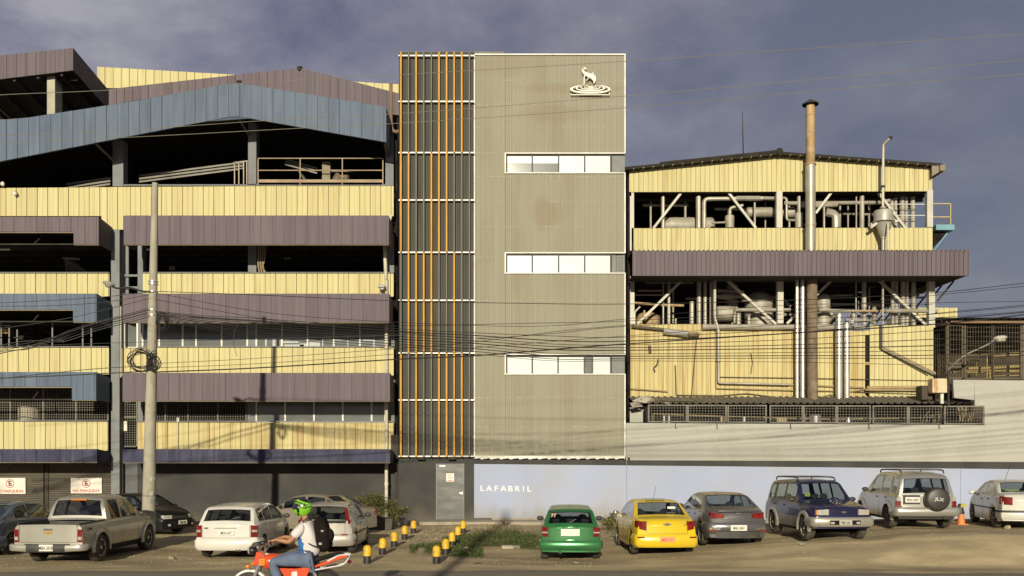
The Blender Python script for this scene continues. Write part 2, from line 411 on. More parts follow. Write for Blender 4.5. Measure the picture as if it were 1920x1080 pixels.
# stones and rubble: uncountable
m = MB()
STN = mat('stone', (.38, .31, .2), .9, var=.25, nscale=6)
def rock(m, x, y, z, r):
    m.ell((x, y, z), (r*random.uniform(.7, 1.3), r*random.uniform(.7, 1.3), r*random.uniform(.4, .7)), 6, 4,
          rot=Matrix.Rotation(random.uniform(0, 6), 3, 'Z') @ Matrix.Rotation(random.uniform(-.4, .4), 3, 'X'))
for i in range(3200):
    y = 23.1+random.random()**1.3*14; x = random.uniform(-.62, .62)*y
    r = random.choice([.007, .009, .012, .014, .02]) * (1.5 if random.random() < .05 else 1)
    rock(m, x, y, gz(x, y)+r*.15, r)
for i in range(900):   # gravelly patch between the bollard rows
    y = random.uniform(30, 37.5); x = random.uniform(-5, 0); r = random.choice([.015, .02, .03]); rock(m, x, y, gz(x, y), r)
tagp(m.build('gravel', STN), 'loose stones and gravel scattered over the dirt lot', 'gravel', kind='stuff')

random.seed(99)
# a few larger rocks one can point at
for i, (px, py, r, lab) in enumerate([(322, 1049, .10, 'rough stone lying on the dirt right of the concrete pole'),
        (1889, 992, .10, 'squared stone chocking the rear wheel of the white saloon'),
        (1003, 1045, .0, '')]):
    if not lab: continue
    Y = F*(EYE-.3*(i == 1))/(py-HY)
    if i == 1: Y = F*2.13/(992-HY)-.1
    mm = MB(); rock(mm, PX(px, Y), Y, gz(PX(px, Y), Y)+r*.35, r*1.2)
    tagp(mm.build('rock', STN), lab, 'rock')
mm = MB(); q = P(958, 1027, F*EYE/(1029-HY)); mm.box(q.x-.28, q.x+.28, q.y-.15, q.y+.15, gz(q.x, q.y)-.05, gz(q.x, q.y)+.09)
tagp(mm.build('concrete_block', KERB, bevel=.02), 'flat pale concrete slab lying among the weeds', 'block')

# ------------------------------------------------------------ left factory building
YP, YC, YW = 39.3, 38.0, 39.75       # parapet face, canopy face, wall/column face
fb = thing('factory_building', 'long open-sided factory building with yellow bands, mauve and blue canopies and gabled roofs', 'building', P(360, 975, YW))
fb.location.z = 0
FBI = Matrix.Translation(-fb.location)
def part(mb, name, mats, parent, **k):
    o = mb.build(name, mats, None, **k)
    root = parent
    o.data.transform(Matrix.Translation(-world_loc(root)))
    setparent(o, root); return o
def world_loc(o):
    v = Vector(o.location)
    while o.parent: o = o.parent; v += Vector(o.location)
    return v
def band(px0, px1, t0, t1, b0, b1, Y=YP, mats=(YEL, YSEAM), pitch=.452, name='cladding_band', parent=None, **k):
    m = MB(); X0, X1 = PX(px0, Y), PX(px1, Y)
    ribbed(m, X0, X1, pline((px0, t0), (px1, t1), Y), pline((px0, b0), (px1, b1), Y), Y, pitch, tilt=.006, mid=1, off=random.uniform(0, .3), **k)
    return part(m, name, list(mats), parent or fb)
band(0-60, 190, 353, 351, 405, 405); band(190.3, 231, 351, 350.5, 430, 430.5); band(231.3, 738, 350.5, 347.5, 405, 405)
band(-60, 205, 513, 513, 556, 556); band(268, 738, 513, 513, 556, 556)
band(-60, 204, 652, 652, 702, 702); band(228, 266, 653, 653, 705, 705, Y=YP+.12); band(266.5, 738, 652, 652, 704, 704)
band(-60, 203, 791, 791, 845, 845); band(258, 738, 792, 793, 845, 845, mats=(YEL2, YSEAM))
# concrete copings along the top of each band
for (a, b, y) in ((232, 738, 349), (-60, 205, 512.4), (268, 738, 512.4), (-60, 204, 651.4), (266.5, 738, 651.4), (-60, 203, 790.5), (258, 738, 791.4)):
    m = MB(); m.box(PX(a, YP), PX(b, YP), YP-.03, YP+.25, PZ(y, YP)+.012, PZ(y-1.6, YP)+.012); part(m, 'coping', GCON, fb)
def canopy(px0, px1, t, b, mats, notch=None, Yf=YC, Yb=YP-.004, pitch=.48, slope=.0, parent=None, name='canopy', mid=0, gw=.014):
    m = MB(); X0, X1 = PX(px0, Yf), PX(px1, Yf); zt, zb = PZ(t, Yf), PZ(b, Yf)
    if notch:
        nx, ny = notch; Xn, zn = PX(nx, Yf), PZ(ny, Yf)
        ribbed(m, X0, Xn, zt, zn, Yf, pitch, gw=gw, gd=.02, tilt=.008, mid=mid); ribbed(m, Xn+.001, X1, zt, zb, Yf, pitch, gw=gw, gd=.02, tilt=.008, mid=mid)
        m.box(X0, Xn, Yf+.03, Yf+.12, zn-.045, zn-.002, 3)
    else:
        ribbed(m, X0, X1, zt, zb, Yf, pitch, gw=gw, gd=.02, tilt=.008, mid=mid)
    m.box(X0 if not notch else PX(notch[0], Yf)+.002, X1, Yf+.03, Yf+.12, zb-.03, zb-.002, 3)
    # top sheet slopes down and back, side cheek, soffit trusses
    dz = -.12
    m.add([(X0, Yf+.08, zt-.002), (X1, Yf+.08, zt-.002), (X1, Yb, zt+dz), (X0, Yb, zt+dz)], [(0, 1, 2, 3)], 0)
    m.add([(X0, Yf+.08, zt-.04), (X1, Yf+.08, zt-.04), (X1, Yb, zt+dz-.04), (X0, Yb, zt+dz-.04)], [(3, 2, 1, 0)], 2)
    for X in (X0+.001, X1-.001):
        m.add([(X, Yf+.08, zb), (X, Yb, zb-.02), (X, Yb, zt+dz), (X, Yf+.08, zt)], [(0, 1, 2, 3)], 0)
        s_ = .02 if X == X0+.001 else -.02
        m.add([(X+s_, Yf+.08, zb), (X+s_, Yb, zb-.02), (X+s_, Yb, zt+dz), (X+s_, Yf+.08, zt)], [(3, 2, 1, 0)], 0)
    m.box(X0+.03, X1-.03, Yf+.09, Yf+.14, zb+.005, zb+.05, 2)
    k = max(1, int((X1-X0)/2.6))
    for i in range(k+1):
        x = X0+.1+(X1-X0-.2)*i/k
        m.bar((x, Yf+.1, zb+.05), (x, Yb-.01, zt+dz-.1), .05, m=2)
    return part(m, name, list(mats)+[INT2, mat('tan_edge', (.24, .19, .12), .7)], parent or fb)
PM, BM_, NM = (PUR, PURSEAM), (BLU, BLUSEAM), (NAVY, BLUSEAM)
canopy(-60, 185, 406.5, 458, PM, (138, 434)); canopy(232, 729, 404, 458, PM)
canopy(-60, 181, 550.5, 603.5, BM_, (137, 580)); canopy(230, 729.5, 550.5, 604, PM)
canopy(-60, 180, 697.5, 750, BM_, (135, 725)); canopy(230, 731, 699, 751.5, PM)
canopy(-60, 181.5, 842, 866.5, NM); canopy(230, 731.5, 842, 867, NM)
# columns
def col(px0, px1, py0, py1, Y=YW, D=.5, mt=GCON, name='column', parent=None):
    m = MB(); m.pbox(px0, px1, py0, py1, Y, Y+D); return part(m, name, mt, parent or fb, bevel=.01)
col(208, 224, 430, 975, YP+.02, .55)
col(211, 231, 262, 349.5, YW); col(465, 480.5, 230, 345, YW); col(722.5, 738, 240, 347, YW)
col(465, 480.5, 440, 513, YW); col(724, 739, 440, 513, YW); col(464, 481, 590, 652, YW); col(464, 481, 740, 792, YW)
col(258, 268, 430, 845, YW, .4); col(728, 740, 604, 843, YW+.05, .4)
col(232, 464, 345.5, 349.8, YW, .3, name='edge_beam'); col(481, 722, 345, 349.5, YW, .3, name='edge_beam')
# floor slabs, rooms behind with their shade painted in as near-black
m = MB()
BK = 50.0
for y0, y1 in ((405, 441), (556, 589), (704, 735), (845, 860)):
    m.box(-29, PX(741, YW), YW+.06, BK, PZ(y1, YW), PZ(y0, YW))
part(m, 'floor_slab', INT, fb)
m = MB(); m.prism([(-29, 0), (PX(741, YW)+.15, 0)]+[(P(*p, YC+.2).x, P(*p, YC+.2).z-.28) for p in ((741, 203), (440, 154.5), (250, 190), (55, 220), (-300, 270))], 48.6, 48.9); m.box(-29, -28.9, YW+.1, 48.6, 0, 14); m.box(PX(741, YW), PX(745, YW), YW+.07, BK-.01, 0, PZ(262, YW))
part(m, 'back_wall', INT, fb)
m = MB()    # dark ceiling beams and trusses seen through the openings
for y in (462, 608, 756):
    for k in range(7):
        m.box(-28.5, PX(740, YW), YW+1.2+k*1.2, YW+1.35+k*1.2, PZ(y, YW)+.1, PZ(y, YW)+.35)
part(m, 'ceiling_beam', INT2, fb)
# windows of the second floor
def winrow(px0, px1, py0, py1, mull, Y, glass, parent, name='window', fm=WHT):
    m = MB(); m.pbox(px0, px1, py0, py0+1.6, Y-.03, Y+.05); m.pbox(px0, px1, py1-1.6, py1, Y-.03, Y+.05)
    for x in [px0]+mull+[px1]: m.box(PX(x, Y)-.035, PX(x, Y)+.035, Y-.035, Y+.045, PZ(py1, Y), PZ(py0, Y))
    w = part(m, name, fm, parent)
    e = [px0]+mull+[px1]
    for a, b in zip(e, e[1:]):
        g = MB(); g.box(PX(a, Y)+.036, PX(b, Y)-.036, Y, Y+.02, PZ(py1, Y)+.02, PZ(py0, Y)-.02)
        o = g.build('pane', glass, None); o.data.transform(Matrix.Translation(-world_loc(w))); setparent(o, w)
    return w
winrow(268, 464, 606, 652, [299, 343, 368, 416], YW, GLZ, fb)
winrow(481, 724, 606, 652, [529, 577, 626, 675], YW, GLZ, fb)
winrow(481, 722, 752, 793, [535, 589, 643, 697], YW, GLZ, fb)
winrow(233, 258, 600, 652, [], YW, GLZ, fb)
m = MB()        # things seen inside the office windows: shelves, sashes
for (x0, x1, y0, y1) in ((497, 500, 632, 652), (511, 527, 636, 650), (531, 560, 640, 643), (533, 570, 646, 651), (562, 575, 644, 650), (580, 600, 641, 650), (604, 606, 632, 651), (628, 650, 636, 638), (651, 653, 626, 651), (680, 699, 637, 639), (699, 703, 628, 651)):
    m = MB(); m.pbox(x0, x1, y0, y1, YW-.012, YW-.004); part(m, 'window_sash', mat('pale_sash', (.4, .42, .4), .5), fb)
for (a, b) in ((306, 309), (570, 573)): pass
# left bay second floor posts, third floor details
for x, a, b in ((2, 604, 652), (17, 615, 652), (32, 618, 652), (98, 604, 652), (155, 604, 652), (171, 604, 652)):
    m = MB(); m.box(PX(x, YW)-.03, PX(x, YW)+.03, YW, YW+.06, PZ(b, YW), PZ(a, YW)); part(m, 'post', GCON, fb)
# wire mesh screens on the first floor
for (a, b, c, d) in ((-40, 18, 724, 791), (20, 79.5, 724, 791), (84, 141, 724, 791), (145, 201, 724, 791), (268, 308.5, 751, 790), (309.5, 351, 751, 790), (352.5, 407, 751, 790), (409, 460, 751, 790)):
    m = MB(); gridmesh(m, PX(a, YW), PX(b, YW), PZ(d, YW), PZ(c, YW), YW, .105, .105, .009)
    m.box(PX(b, YW), PX(b, YW)+.07, YW-.02, YW+.04, PZ(d, YW), PZ(c, YW)); m.box(PX(a, YW), PX(b, YW), YW-.04, YW+.03, PZ(d, YW)-.02, PZ(d, YW)+.03)
    part(m, 'mesh_screen', MESHM, fb)
m = MB(); a, b, c, d = 226, 257, 728, 837; Y = YW
gridmesh(m, PX(a, Y), PX(b, Y), PZ(d, Y), PZ(c, Y), Y, .1, .1, .009)
for x in (a, b): m.box(PX(x, Y)-.03, PX(x, Y)+.03, Y-.03, Y+.03, PZ(d, Y), PZ(c, Y))
for z in (c, 782, d): m.box(PX(a, Y)+.031, PX(b, Y)-.031, Y-.028, Y+.028, PZ(z, Y)-.03, PZ(z, Y)+.03)
m.pbox(231, 238, 790, 808, Y-.05, Y-.035, 1)
part(m, 'mesh_gate', [MESHM, WHT], fb)
# gap between the two bays: dark recess with cross rails
m = MB()
for y in (516.5, 539): m.pbox(224.5, 258, y-2, y+2, YW, YW+.08)
m.pbox(234, 241, 541-100, 552, YW+.1, YW+.25)
part(m, 'cross_rail', GCON, fb)
m = MB(); m.pbox(225, 258, 845, 980, YW-.02, YW+.1); part(m, 'infill_panel', mat('slate_panel', (.1, .105, .105), .7, var=.1, dirt=(.14, .13, .12)), fb)
# white downpipe with elbows, standing in front of the bands and behind the canopies
m = MB()
XP = PX(724, YC)+.0
m.tube(catmull([P(733, 404, YP-.12), P(729, 418, YP-.12), P(722, 450, YP-.12), P(721.5, 470, YP-.12), P(724, 530, YP-.12), P(724.5, 560, YP-.12), P(724.5, 978, YP-.12)], 4), .075, 10)
for y in (640, 815, 905): m.tube([P(724.5, y, YP-.12), P(724.5, y+4, YP-.12)], .09, 10)
part(m, 'downpipe', mat('chalky_pipe', (.60, .56, .44), .6, dirt=(.33, .27, .16), damt=.5, dscale=3, dlo=.4), fb, smooth=True)
m = MB(); m.tube([P(226.5, 575, YP-.08), P(226.5, 708, YP-.08)], .04, 8); part(m, 'conduit', PIPE, fb, smooth=True)
m = MB(); m.tube([P(333.5, 786, YP-.06), P(333.5, 842, YP-.06)], .025, 6)
m.pbox(331, 336, 783, 791, YP-.1, YP-.02); part(m, 'conduit', PIPE, fb, smooth=True)
# railing on the top floor
m = MB()
for y in (297, 319.5): m.bar(P(484, y, YW-.15), P(718, y, YW-.15), .04)
for x in (484, 563, 642, 718): m.bar(P(x, 297, YW-.15), P(x, 347, YW-.15), .045)
m.pbox(484, 718, 336.5, 342, YW-.18, YW-.1)
part(m, 'railing', mat('rusty_rail', (.33, .24, .15), .7, dirt=(.2, .1, .05), damt=.4), fb)
m = MB()
for x in (440, 448, 457, 463): m.bar(P(x, 304, YW+.6), P(x, 345, YW+.6), .045)
m.bar(P(438, 305, YW+.6), P(465, 302, YW+.6), .045)
part(m, 'ladder_guard', mat('pale_rail', (.4, .34, .25), .6), fb)
m = MB()   # sloping gutters seen under the roof
def ch(p0, p1, Y, h=.42):
    a, b = P(*p0, Y), P(*p1, Y)
    for k in range(3):
        o = Vector((0, -.01*k, -h*k/3)); m.bar(a+o, b+o, h/5.5, .1)
ch((262, 330), (458, 305), YW+1.2); ch((125, 346), (208, 334), YW+.9); ch((535, 299), (595, 316), YW+1.6, .35)
part(m, 'gutter', mat('grey_gutter', (.22, .2, .16), .6, dirt=(.1, .09, .07)), fb)
m = MB()    # machinery on the top floor, behind the railing
m.pbox(604, 619, 303, 337, YW+1.0, YW+1.6); m.pbox(618, 664, 318, 322, YW+1.2, YW+1.5); part(m, 'machinery', mat('ochre_machine', (.22, .18, .1), .6, dirt=(.06, .05, .04), damt=.7), fb)
m = MB(); m.tube([P(628, 334, YW+.9), P(655, 334, YW+.9)], .14, 10)
m.tube(catmull([P(625, 336, YW+.8), P(632, 326, YW+.8), P(640, 334, YW+.8), P(652, 330, YW+.8)], 5), .05, 6)
for i in range(5): m.bar(P(560+i*2, 322+3*i, YW+.7), P(576, 337, YW+.7), .03)
part(m, 'machinery', mat('ochre_machine', (.22, .18, .1), .6, dirt=(.06, .05, .04), damt=.7), fb, smooth=True)
m = MB()    # pipes fanning over the left third-floor opening
for i in range(7):
    m.tube([P(122+i*2.5, 483+i*1.2, YW+2+i*.2), P(126+i*7, 513, YW+2+i*.2)], .035, 6)
m.bar(P(118, 484, YW+2), P(150, 486, YW+2), .07)
part(m, 'pipe_bundle', PIPE, fb, smooth=True)
m = MB(); m.pbox(532, 546, 473, 486, YW+3, YW+3.1); m.pbox(526, 528.5, 471, 484, YW+3, YW+3.1); m.pbox(317, 328, 499, 506, YW+3, YW+3.1)
part(m, 'wall_plate', mat('pale_plate', (.42, .36, .26), .7), fb)  # small pale plates set back inside the open floor
m = MB()
for x in (484, 488, 492, 496): m.tube(catmull([P(x+2, 460, YW-.3), P(x, 488, YW-.3), P(x+random.uniform(-4, 4), 500, YW-.3), P(x+3, 513, YW-.3)], 4), .035, 6)
part(m, 'hose', mat('tan_hose', (.3, .23, .14), .7), fb, smooth=True)
m = MB()
for i in range(9): m.tube([P(50+random.uniform(-48, 60), 616+random.uniform(0, 22), YW+random.uniform(.8, 3)), P(50+random.uniform(-48, 100), 618+random.uniform(0, 30), YW+random.uniform(.8, 3))], .05, 6)
part(m, 'pipework', INT2, fb)
m = MB(); m.pbox(3, 14, 617, 625, YW+.5, YW+1); part(m, 'machine_cover', mat('amber_cover', (.5, .28, .03), .5), fb)
# tank standing behind the mesh
m = MB(); q = P(55, 790, YW+1.1)
m.lathe([(0, 0), (.47, 0), (.47, .72), (.43, .80), (0, .86)], (q.x, q.y, PZ(790, YW+1.1)), n=24)
tagp(m.build('storage_drum', mat('cream_drum', (.42, .38, .28), .6, dirt=(.4, .16, .04), damt=.6, dscale=2.5, dlo=.58), smooth=True), 'pale round drum with a rust stain behind the left wire mesh', 'drum')
# ground floor: charcoal wall, shutters
m = MB(); m.pbox(231, 746, 860, 984, YW, YW+.2); part(m, 'ground_floor_wall', DARKW, fb)
m = MB(); m.pbox(228.5, 231, 868, 985, YW-.2, YW-.05); m.pbox(83.5, 90.5, 866, 984, YW-.12, YW); m.pbox(479, 480, 868, 984, YW-.008, YW-.004)
m.pbox(740, 746.5, 868, 984, YW-.25, YW-.02); part(m, 'post', INT2, fb)
m = MB(); m.pbox(231, 746, 978, 990, YW-.06, YW-.01); part(m, 'skirting', mat('teal_skirting', (.04, .075, .07), .7), fb)
for a, b in ((-40, 83), (91, 228)):
    m = MB(); z = PZ(867, YW); n = 0
    while z > .05:
        X0, X1 = PX(a, YW), PX(b, YW)
        m.add([(X0, YW-.05, z), (X1, YW-.05, z), (X1, YW-.095, z-.055), (X0, YW-.095, z-.055), (X1, YW-.05, z-.1), (X0, YW-.05, z-.1)], [(3, 2, 1, 0), (5, 4, 2, 3)], 0)
        z -= .1
    m.box(PX(a, YW), PX(b, YW), YW-.05, YW, 0, PZ(867, YW)+.05, 0)
    part(m, 'roller_shutter', SHUT, fb)
# roofs: blue gable fascia, mauve gable, yellow end wall, left upper roof
def gable(pts_top, pts_bot, Y, Yb, mats, pitch, name):
    m = MB(); X0, X1 = PX(pts_top[0][0], Y), PX(pts_top[-1][0], Y)
    ribbed(m, X0, X1, polyf(pts_top, Y), polyf(pts_bot, Y), Y, pitch, gw=.02, gd=.025, tilt=.012, back=.1)
    q = [P(*p, Y) for p in pts_top]
    for a, b in zip(q, q[1:]):      # roof sheets behind
        m.add([(a.x, Y+.09, a.z-.02), (b.x, Y+.09, b.z-.02), (b.x, Yb, b.z-.02), (a.x, Yb, a.z-.02),
               (a.x, Y+.1, a.z-.3), (b.x, Y+.1, b.z-.3), (b.x, Yb, b.z-.3), (a.x, Yb, a.z-.3)], [(0, 1, 2, 3), (7, 6, 5, 4)], 2)
        n_ = max(1, int((b.x-a.x)/.8))
    e = q[-1]; zb = P(*pts_bot[-1], Y).z
    m.box(e.x-.05, e.x, Y+.11, Yb, zb, e.z-.03, 0)
    return part(m, name, list(mats)+[INT2], fb)
gable([(-300, 270), (0, 225), (55, 220), (250, 190), (440, 154.5), (724, 200)], [(-300, 362), (0, 302.5), (440, 217), (724, 266.5)], YC+.2, 49, BM_, .468, 'roof_fascia')
gable([(204, 167), (562, 127), (748, 175)], [(204, 210), (562, 190), (748, 216)], 44, 52, PM, .385, 'rear_roof_fascia')
m = MB(); ribbed(m, PX(182, 50), PX(760, 50), pline((182, 125), (748, 158), 50), pline((182, 200), (748, 210), 50), 50, .45, tilt=.01)
part(m, 'end_wall', [YEL, YSEAM], fb)
m = MB(); m.tube([P(445, 154, YC+.25), P(452, 153, YC+.35)], .08, 6); m.tube([P(560, 127.5, 43.9), P(564, 127.5, 44.3)], .1, 6); part(m, 'ridge_cap', INT2, fb)
m = MB(); ribbed(m, PX(-60, 42), PX(137, 42), pline((0, 104), (136, 90), 42), pline((0, 148.5), (136, 132), 42), 42, .45, gw=.02, gd=.02, tilt=.01)
a0, a1 = P(-60, 110, 42), P(137, 90, 42); b1z = P(220, 192, 46.9).z; e = PX(137, 42); bz = P(137, 132, 42).z
m.add([(e, 42.08, a1.z), (e, 46.9, b1z), (e, 46.9, b1z-1.0), (e, 42.08, bz)], [(0, 1, 2, 3)], 0)
m.add([(e-.06, 42.08, a1.z), (e-.06, 46.9, b1z), (e-.06, 46.9, b1z-1.0), (e-.06, 42.08, bz)], [(3, 2, 1, 0)], 0)
m.add([(a0.x, 42.08, a0.z), (a1.x, 42.08, a1.z), (a1.x, 46.9, b1z), (a0.x, 46.9, b1z-.6)], [(0, 1, 2, 3)], 2)
m.add([(a0.x, 42.1, P(-60, 152, 42).z+.05), (a1.x-.07, 42.1, bz+.05), (a1.x-.07, 46.9, b1z-.9), (a0.x, 46.9, b1z-1.5)], [(3, 2, 1, 0)], 2)
for k in range(5):
    x = e-.6-k*1.1
    m.bar((x, 42.15, bz-.1-.12*k), (x, 46.8, b1z-1.1-.12*k), .12, .2, 2)
for k in range(6): m.box(a0.x, e-.1, 42.6+k*.7, 42.68+k*.7, bz-.22-.0*k, bz-.12, 2)
part(m, 'upper_roof', [PUR, PURSEAM, INT2], fb)
col(88, 103, 141, 232, 42.4, .7, mt=mat('cream_column', (.40, .38, .28), .7)); m = MB(); m.box(PX(-60, 47), PX(250, 47), 47, 47.1, PZ(240, 47), PZ(165, 47)); part(m, 'upper_back_wall', INT, fb)
m = MB(); m.pbox(-40, 42, 224, 232, 40.5, 43); part(m, 'lower_roof_edge', GCON, fb)
for (p0, p1) in (((180, 270), (216, 304)), ((446, 220), (468, 255)), ((722, 268), (727, 295))):
    m = MB(); m.bar(P(*p0, YC+.5), P(*p1, YW+.1), .09); part(m, 'knee_brace', mat('brown_brace', (.16, .12, .08), .7), fb)
# brown vent pipe in the slot beside the tower
m = MB(); Y = 39.5
m.tube(catmull([P(733, 156, Y), P(733, 215, Y), P(735, 240, Y), P(741, 247, Y), P(748, 246, Y)], 5), .075, 8)
tagp(m.build('vent_pipe', mat('brown_pipe', (.2, .13, .08), .6), smooth=True), 'brown vent pipe hooking into the gap beside the striped tower', 'pipe')
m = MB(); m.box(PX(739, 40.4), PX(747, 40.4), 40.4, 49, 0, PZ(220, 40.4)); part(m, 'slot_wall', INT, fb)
m = MB(); m.pbox(733, 747, 815, 860, YP-.02, YP+.3); part(m, 'slot_flashing', INT2, fb)

# signs on the shutters, floodlight
def nopark(px0, px1, py0, py1, lab):
    Y = YW-.13; X0, X1, z0, z1 = PX(px0, Y), PX(px1, Y), PZ(py1, Y), PZ(py0, Y)
    t = thing('no_parking_sign', lab, 'sign', ((X0+X1)/2, Y, z0), group='no parking signs on the shutters')
    w, h = (X1-X0)/2, z1-z0
    m = MB(); m.box(-w, w, -.01, .01, 0, h); m.build('plate', mat('sign_white', (.7, .66, .58), .5, dirt=(.4, .3, .2), damt=.3), t)
    m = MB(); zc = h*.64; r = .185; k = 28
    for i in range(k):
        a, b = 2*math.pi*i/k, 2*math.pi*(i+1)/k
        m.add([(r*math.cos(a), -.014, zc+r*math.sin(a)), (r*math.cos(b), -.014, zc+r*math.sin(b)), ((r-.028)*math.cos(b), -.014, zc+(r-.028)*math.sin(b)), ((r-.028)*math.cos(a), -.014, zc+(r-.028)*math.sin(a))], [(0, 3, 2, 1)])
    m.bar((-.125, -.013, zc+.125), (.125, -.013, zc-.125), .026, .004)
    m.build('prohibition_ring', RED, t)
    text_mesh('E', .29, BLK, 'letter', t, FRONT(.0, -.018, zc), bold=.006)
    text_mesh('NO PARQUEAR', .165, RED, 'lettering', t, FRONT(0, -.014, h*.16), xs=1.05, bold=.002)
nopark(-10, 48, 896, 926, 'white NO PARQUEAR sign on the far left shutter, cut by the picture edge')
nopark(133, 191, 896, 925, 'white NO PARQUEAR sign on the shutter above the silver pickup')
t = thing('floodlight', 'small floodlight on the white downpipe of the yellow building', 'lamp', P(717, 545, YP-.3))
m = MB(); m.box(-.16, .14, -.25, .0, .1, .22); m.prism([(-.12, .1), (-.02, 0), (.06, 0), (.12, .1)], -.2, 0); m.build('lamp_housing', mat('lamp_grey', (.3, .28, .24), .5), t, bevel=.02)
m = MB(); m.bar((0, -.1, .05), (.12, .05, -.35), .05); m.build('bracket', INT2, t)
# tiny security cameras on the upper parapet
for (px, py, lab) in ((5, 345, 'white dome camera hanging under the blue roof at the far left'), (28, 363, 'small white camera mounted on the upper yellow band')):
    q = P(px, py, YP-.15); t = thing('security_camera', lab, 'camera', q)
    m = MB(); m.ell((0, 0, 0), (.09, .09, .1)); m.build('dome', WHT, t, smooth=True)
    m = MB(); m.box(-.02, .02, -.02, .14, .05, .12); m.build('bracket', INT2, t)

# ------------------------------------------------------------ tower
YT = 39.5
tw = thing('office_tower', 'tall narrow tower with beige corrugated cladding and dark striped stair side', 'building', (PX(960, YT), YT, 0))
m = MB(); m.box(PX(749, YT), PX(889, YT), YT+.02, YT+9, PZ(975, YT), PZ(97.5, YT)); m.box(PX(889, YT)-.001, PX(1171.5, YT), YT+.16, YT+9.01, PZ(975, YT), PZ(104, YT))
part(m, 'core', DARKW, tw)
m = MB(); m.pbox(748, 945, 96.5, 102.5, YT-.0, YT+3, 0); part(m, 'roof_parapet', mat('grey_coping', (.14, .13, .11), .6), tw)
# dark corrugated stair cladding
m = MB(); ribbed(m, PX(748.5, YT), PX(888.5, YT), PZ(99, YT), PZ(856, YT), YT-.08, .167, gw=.03, gd=.02, back=.1, tilt=.003)
part(m, 'stair_cladding', [DPAN, mat('dark_panel_groove', (.04, .038, .03), .6)], tw)
secs = [98, 190, 286, 375, 473, 563, 662, 750, 857]
patt = ['1010011110', '1010011110', '1100111000', '1100111000', '0111100100', '0111100100', '1010011110', '1010011110']
# keep each tube a part; colour changes along its height
for i in range(10):
    px = 751.8+i*14.27; m = MB(); k = 0
    while k < 8:
        j = k
        while j < 8 and patt[j][i] == patt[k][i]: j += 1
        y0 = secs[k]+(0 if k == 0 else 1); y1 = secs[j] - (0 if j < 8 else 0)
        m.tube([P(px, y0, YT-.30), P(px, y1, YT-.30)], .043 if patt[k][i] == '1' else .036, 10, 0 if patt[k][i] == '1' else 1)
        k = j
    part(m, 'facade_tube', [ORG, BRZ], tw, smooth=True)
for y in [104]+secs[1:8]+[855.5]:
    m = MB(); m.pbox(747, 889, y-1.2, y+1.2, YT-.245, YT-.17)
    for i in range(0, 10, 3): m.box(PX(752+i*14.27, YT)-.02, PX(752+i*14.27, YT)+.02, YT-.169, YT-.085, PZ(y, YT)-.02, PZ(y, YT)+.02)
    part(m, 'white_rail', mat('bright_white', (.8, .78, .72), .5), tw)
# beige corrugated cladding with window strips
def corr(px0, px1, py0, py1, name='corrugated_cladding'):
    m = MB(); X0, X1 = PX(px0, YT), PX(px1, YT); z0, z1 = PZ(py1, YT), PZ(py0, YT); p = .176; x = X0; rows = []
    pr = []
    while x < X1:
        for dx, dy in ((0, 0), (.08, 0), (.10, .016), (.156, .016)):
            if x+dx <= X1: pr.append((x+dx, YT+dy))
        x += p
    pr.append((X1, YT))
    m.grid([[(a, b, z0) for a, b in pr], [(a, b, z1) for a, b in pr]])
    m.box(X0, X1, YT+.05, YT+.15, z0, z1)
    return part(m, name, BEIGE, tw)
corr(890, 947.8, 104, 856); 
for y0, y1 in ((104, 287.5), (323.5, 474), (512, 664.5), (701.5, 856)): corr(948, 1171, y0, y1)
# horizontal lap joints and patched stains on the cladding
m = MB()
for y in (150, 195, 238, 286, 331, 378, 425, 482, 563, 612, 745, 800):
    x = 892
    while x < 1168:
        w = random.uniform(4, 16)
        if not (x+w > 946 and (284 < y < 326 or 470 < y < 515 or 662 < y < 704)) and random.random() < .8: m.pbox(x, min(x+w, 1168), y, y+.9, YT-.005, YT-.001)
        x += w+random.uniform(3, 14)
part(m, 'lap_joint', mat('pale_lap', (.37, .35, .275), .6), tw)
wt = mat('trim_white', (.74, .71, .62), .5)
def trim(px0, px1, py0, py1): m.pbox(px0, px1, py0, py1, YT-.06, YT+.05)
m = MB(); trim(888.2, 890.2, 102.5, 857); trim(890.21, 1173, 100.5, 102.8); m_ = None
for a, b in ((102.81, 286), (325, 473.2), (513.3, 663.4), (702.7, 854.5)): trim(1170.8, 1173, a, b)
trim(890.21, 1173, 854.5, 857)
part(m, 'corner_trim', wt, tw)
m = MB(); x = 889
while x < 1172: m.pbox(x, min(x+6, 1172), 857.1, 860.0+1.1*math.sin(x*.35), YT-.05, YT+.03); x += 6
part(m, 'drip_edge', wt, tw)
specs = [(287, 324, 'hhww', 0), (474, 512, 'wwww', 1), (664.5, 701.5, 'wwwdw', 0)]
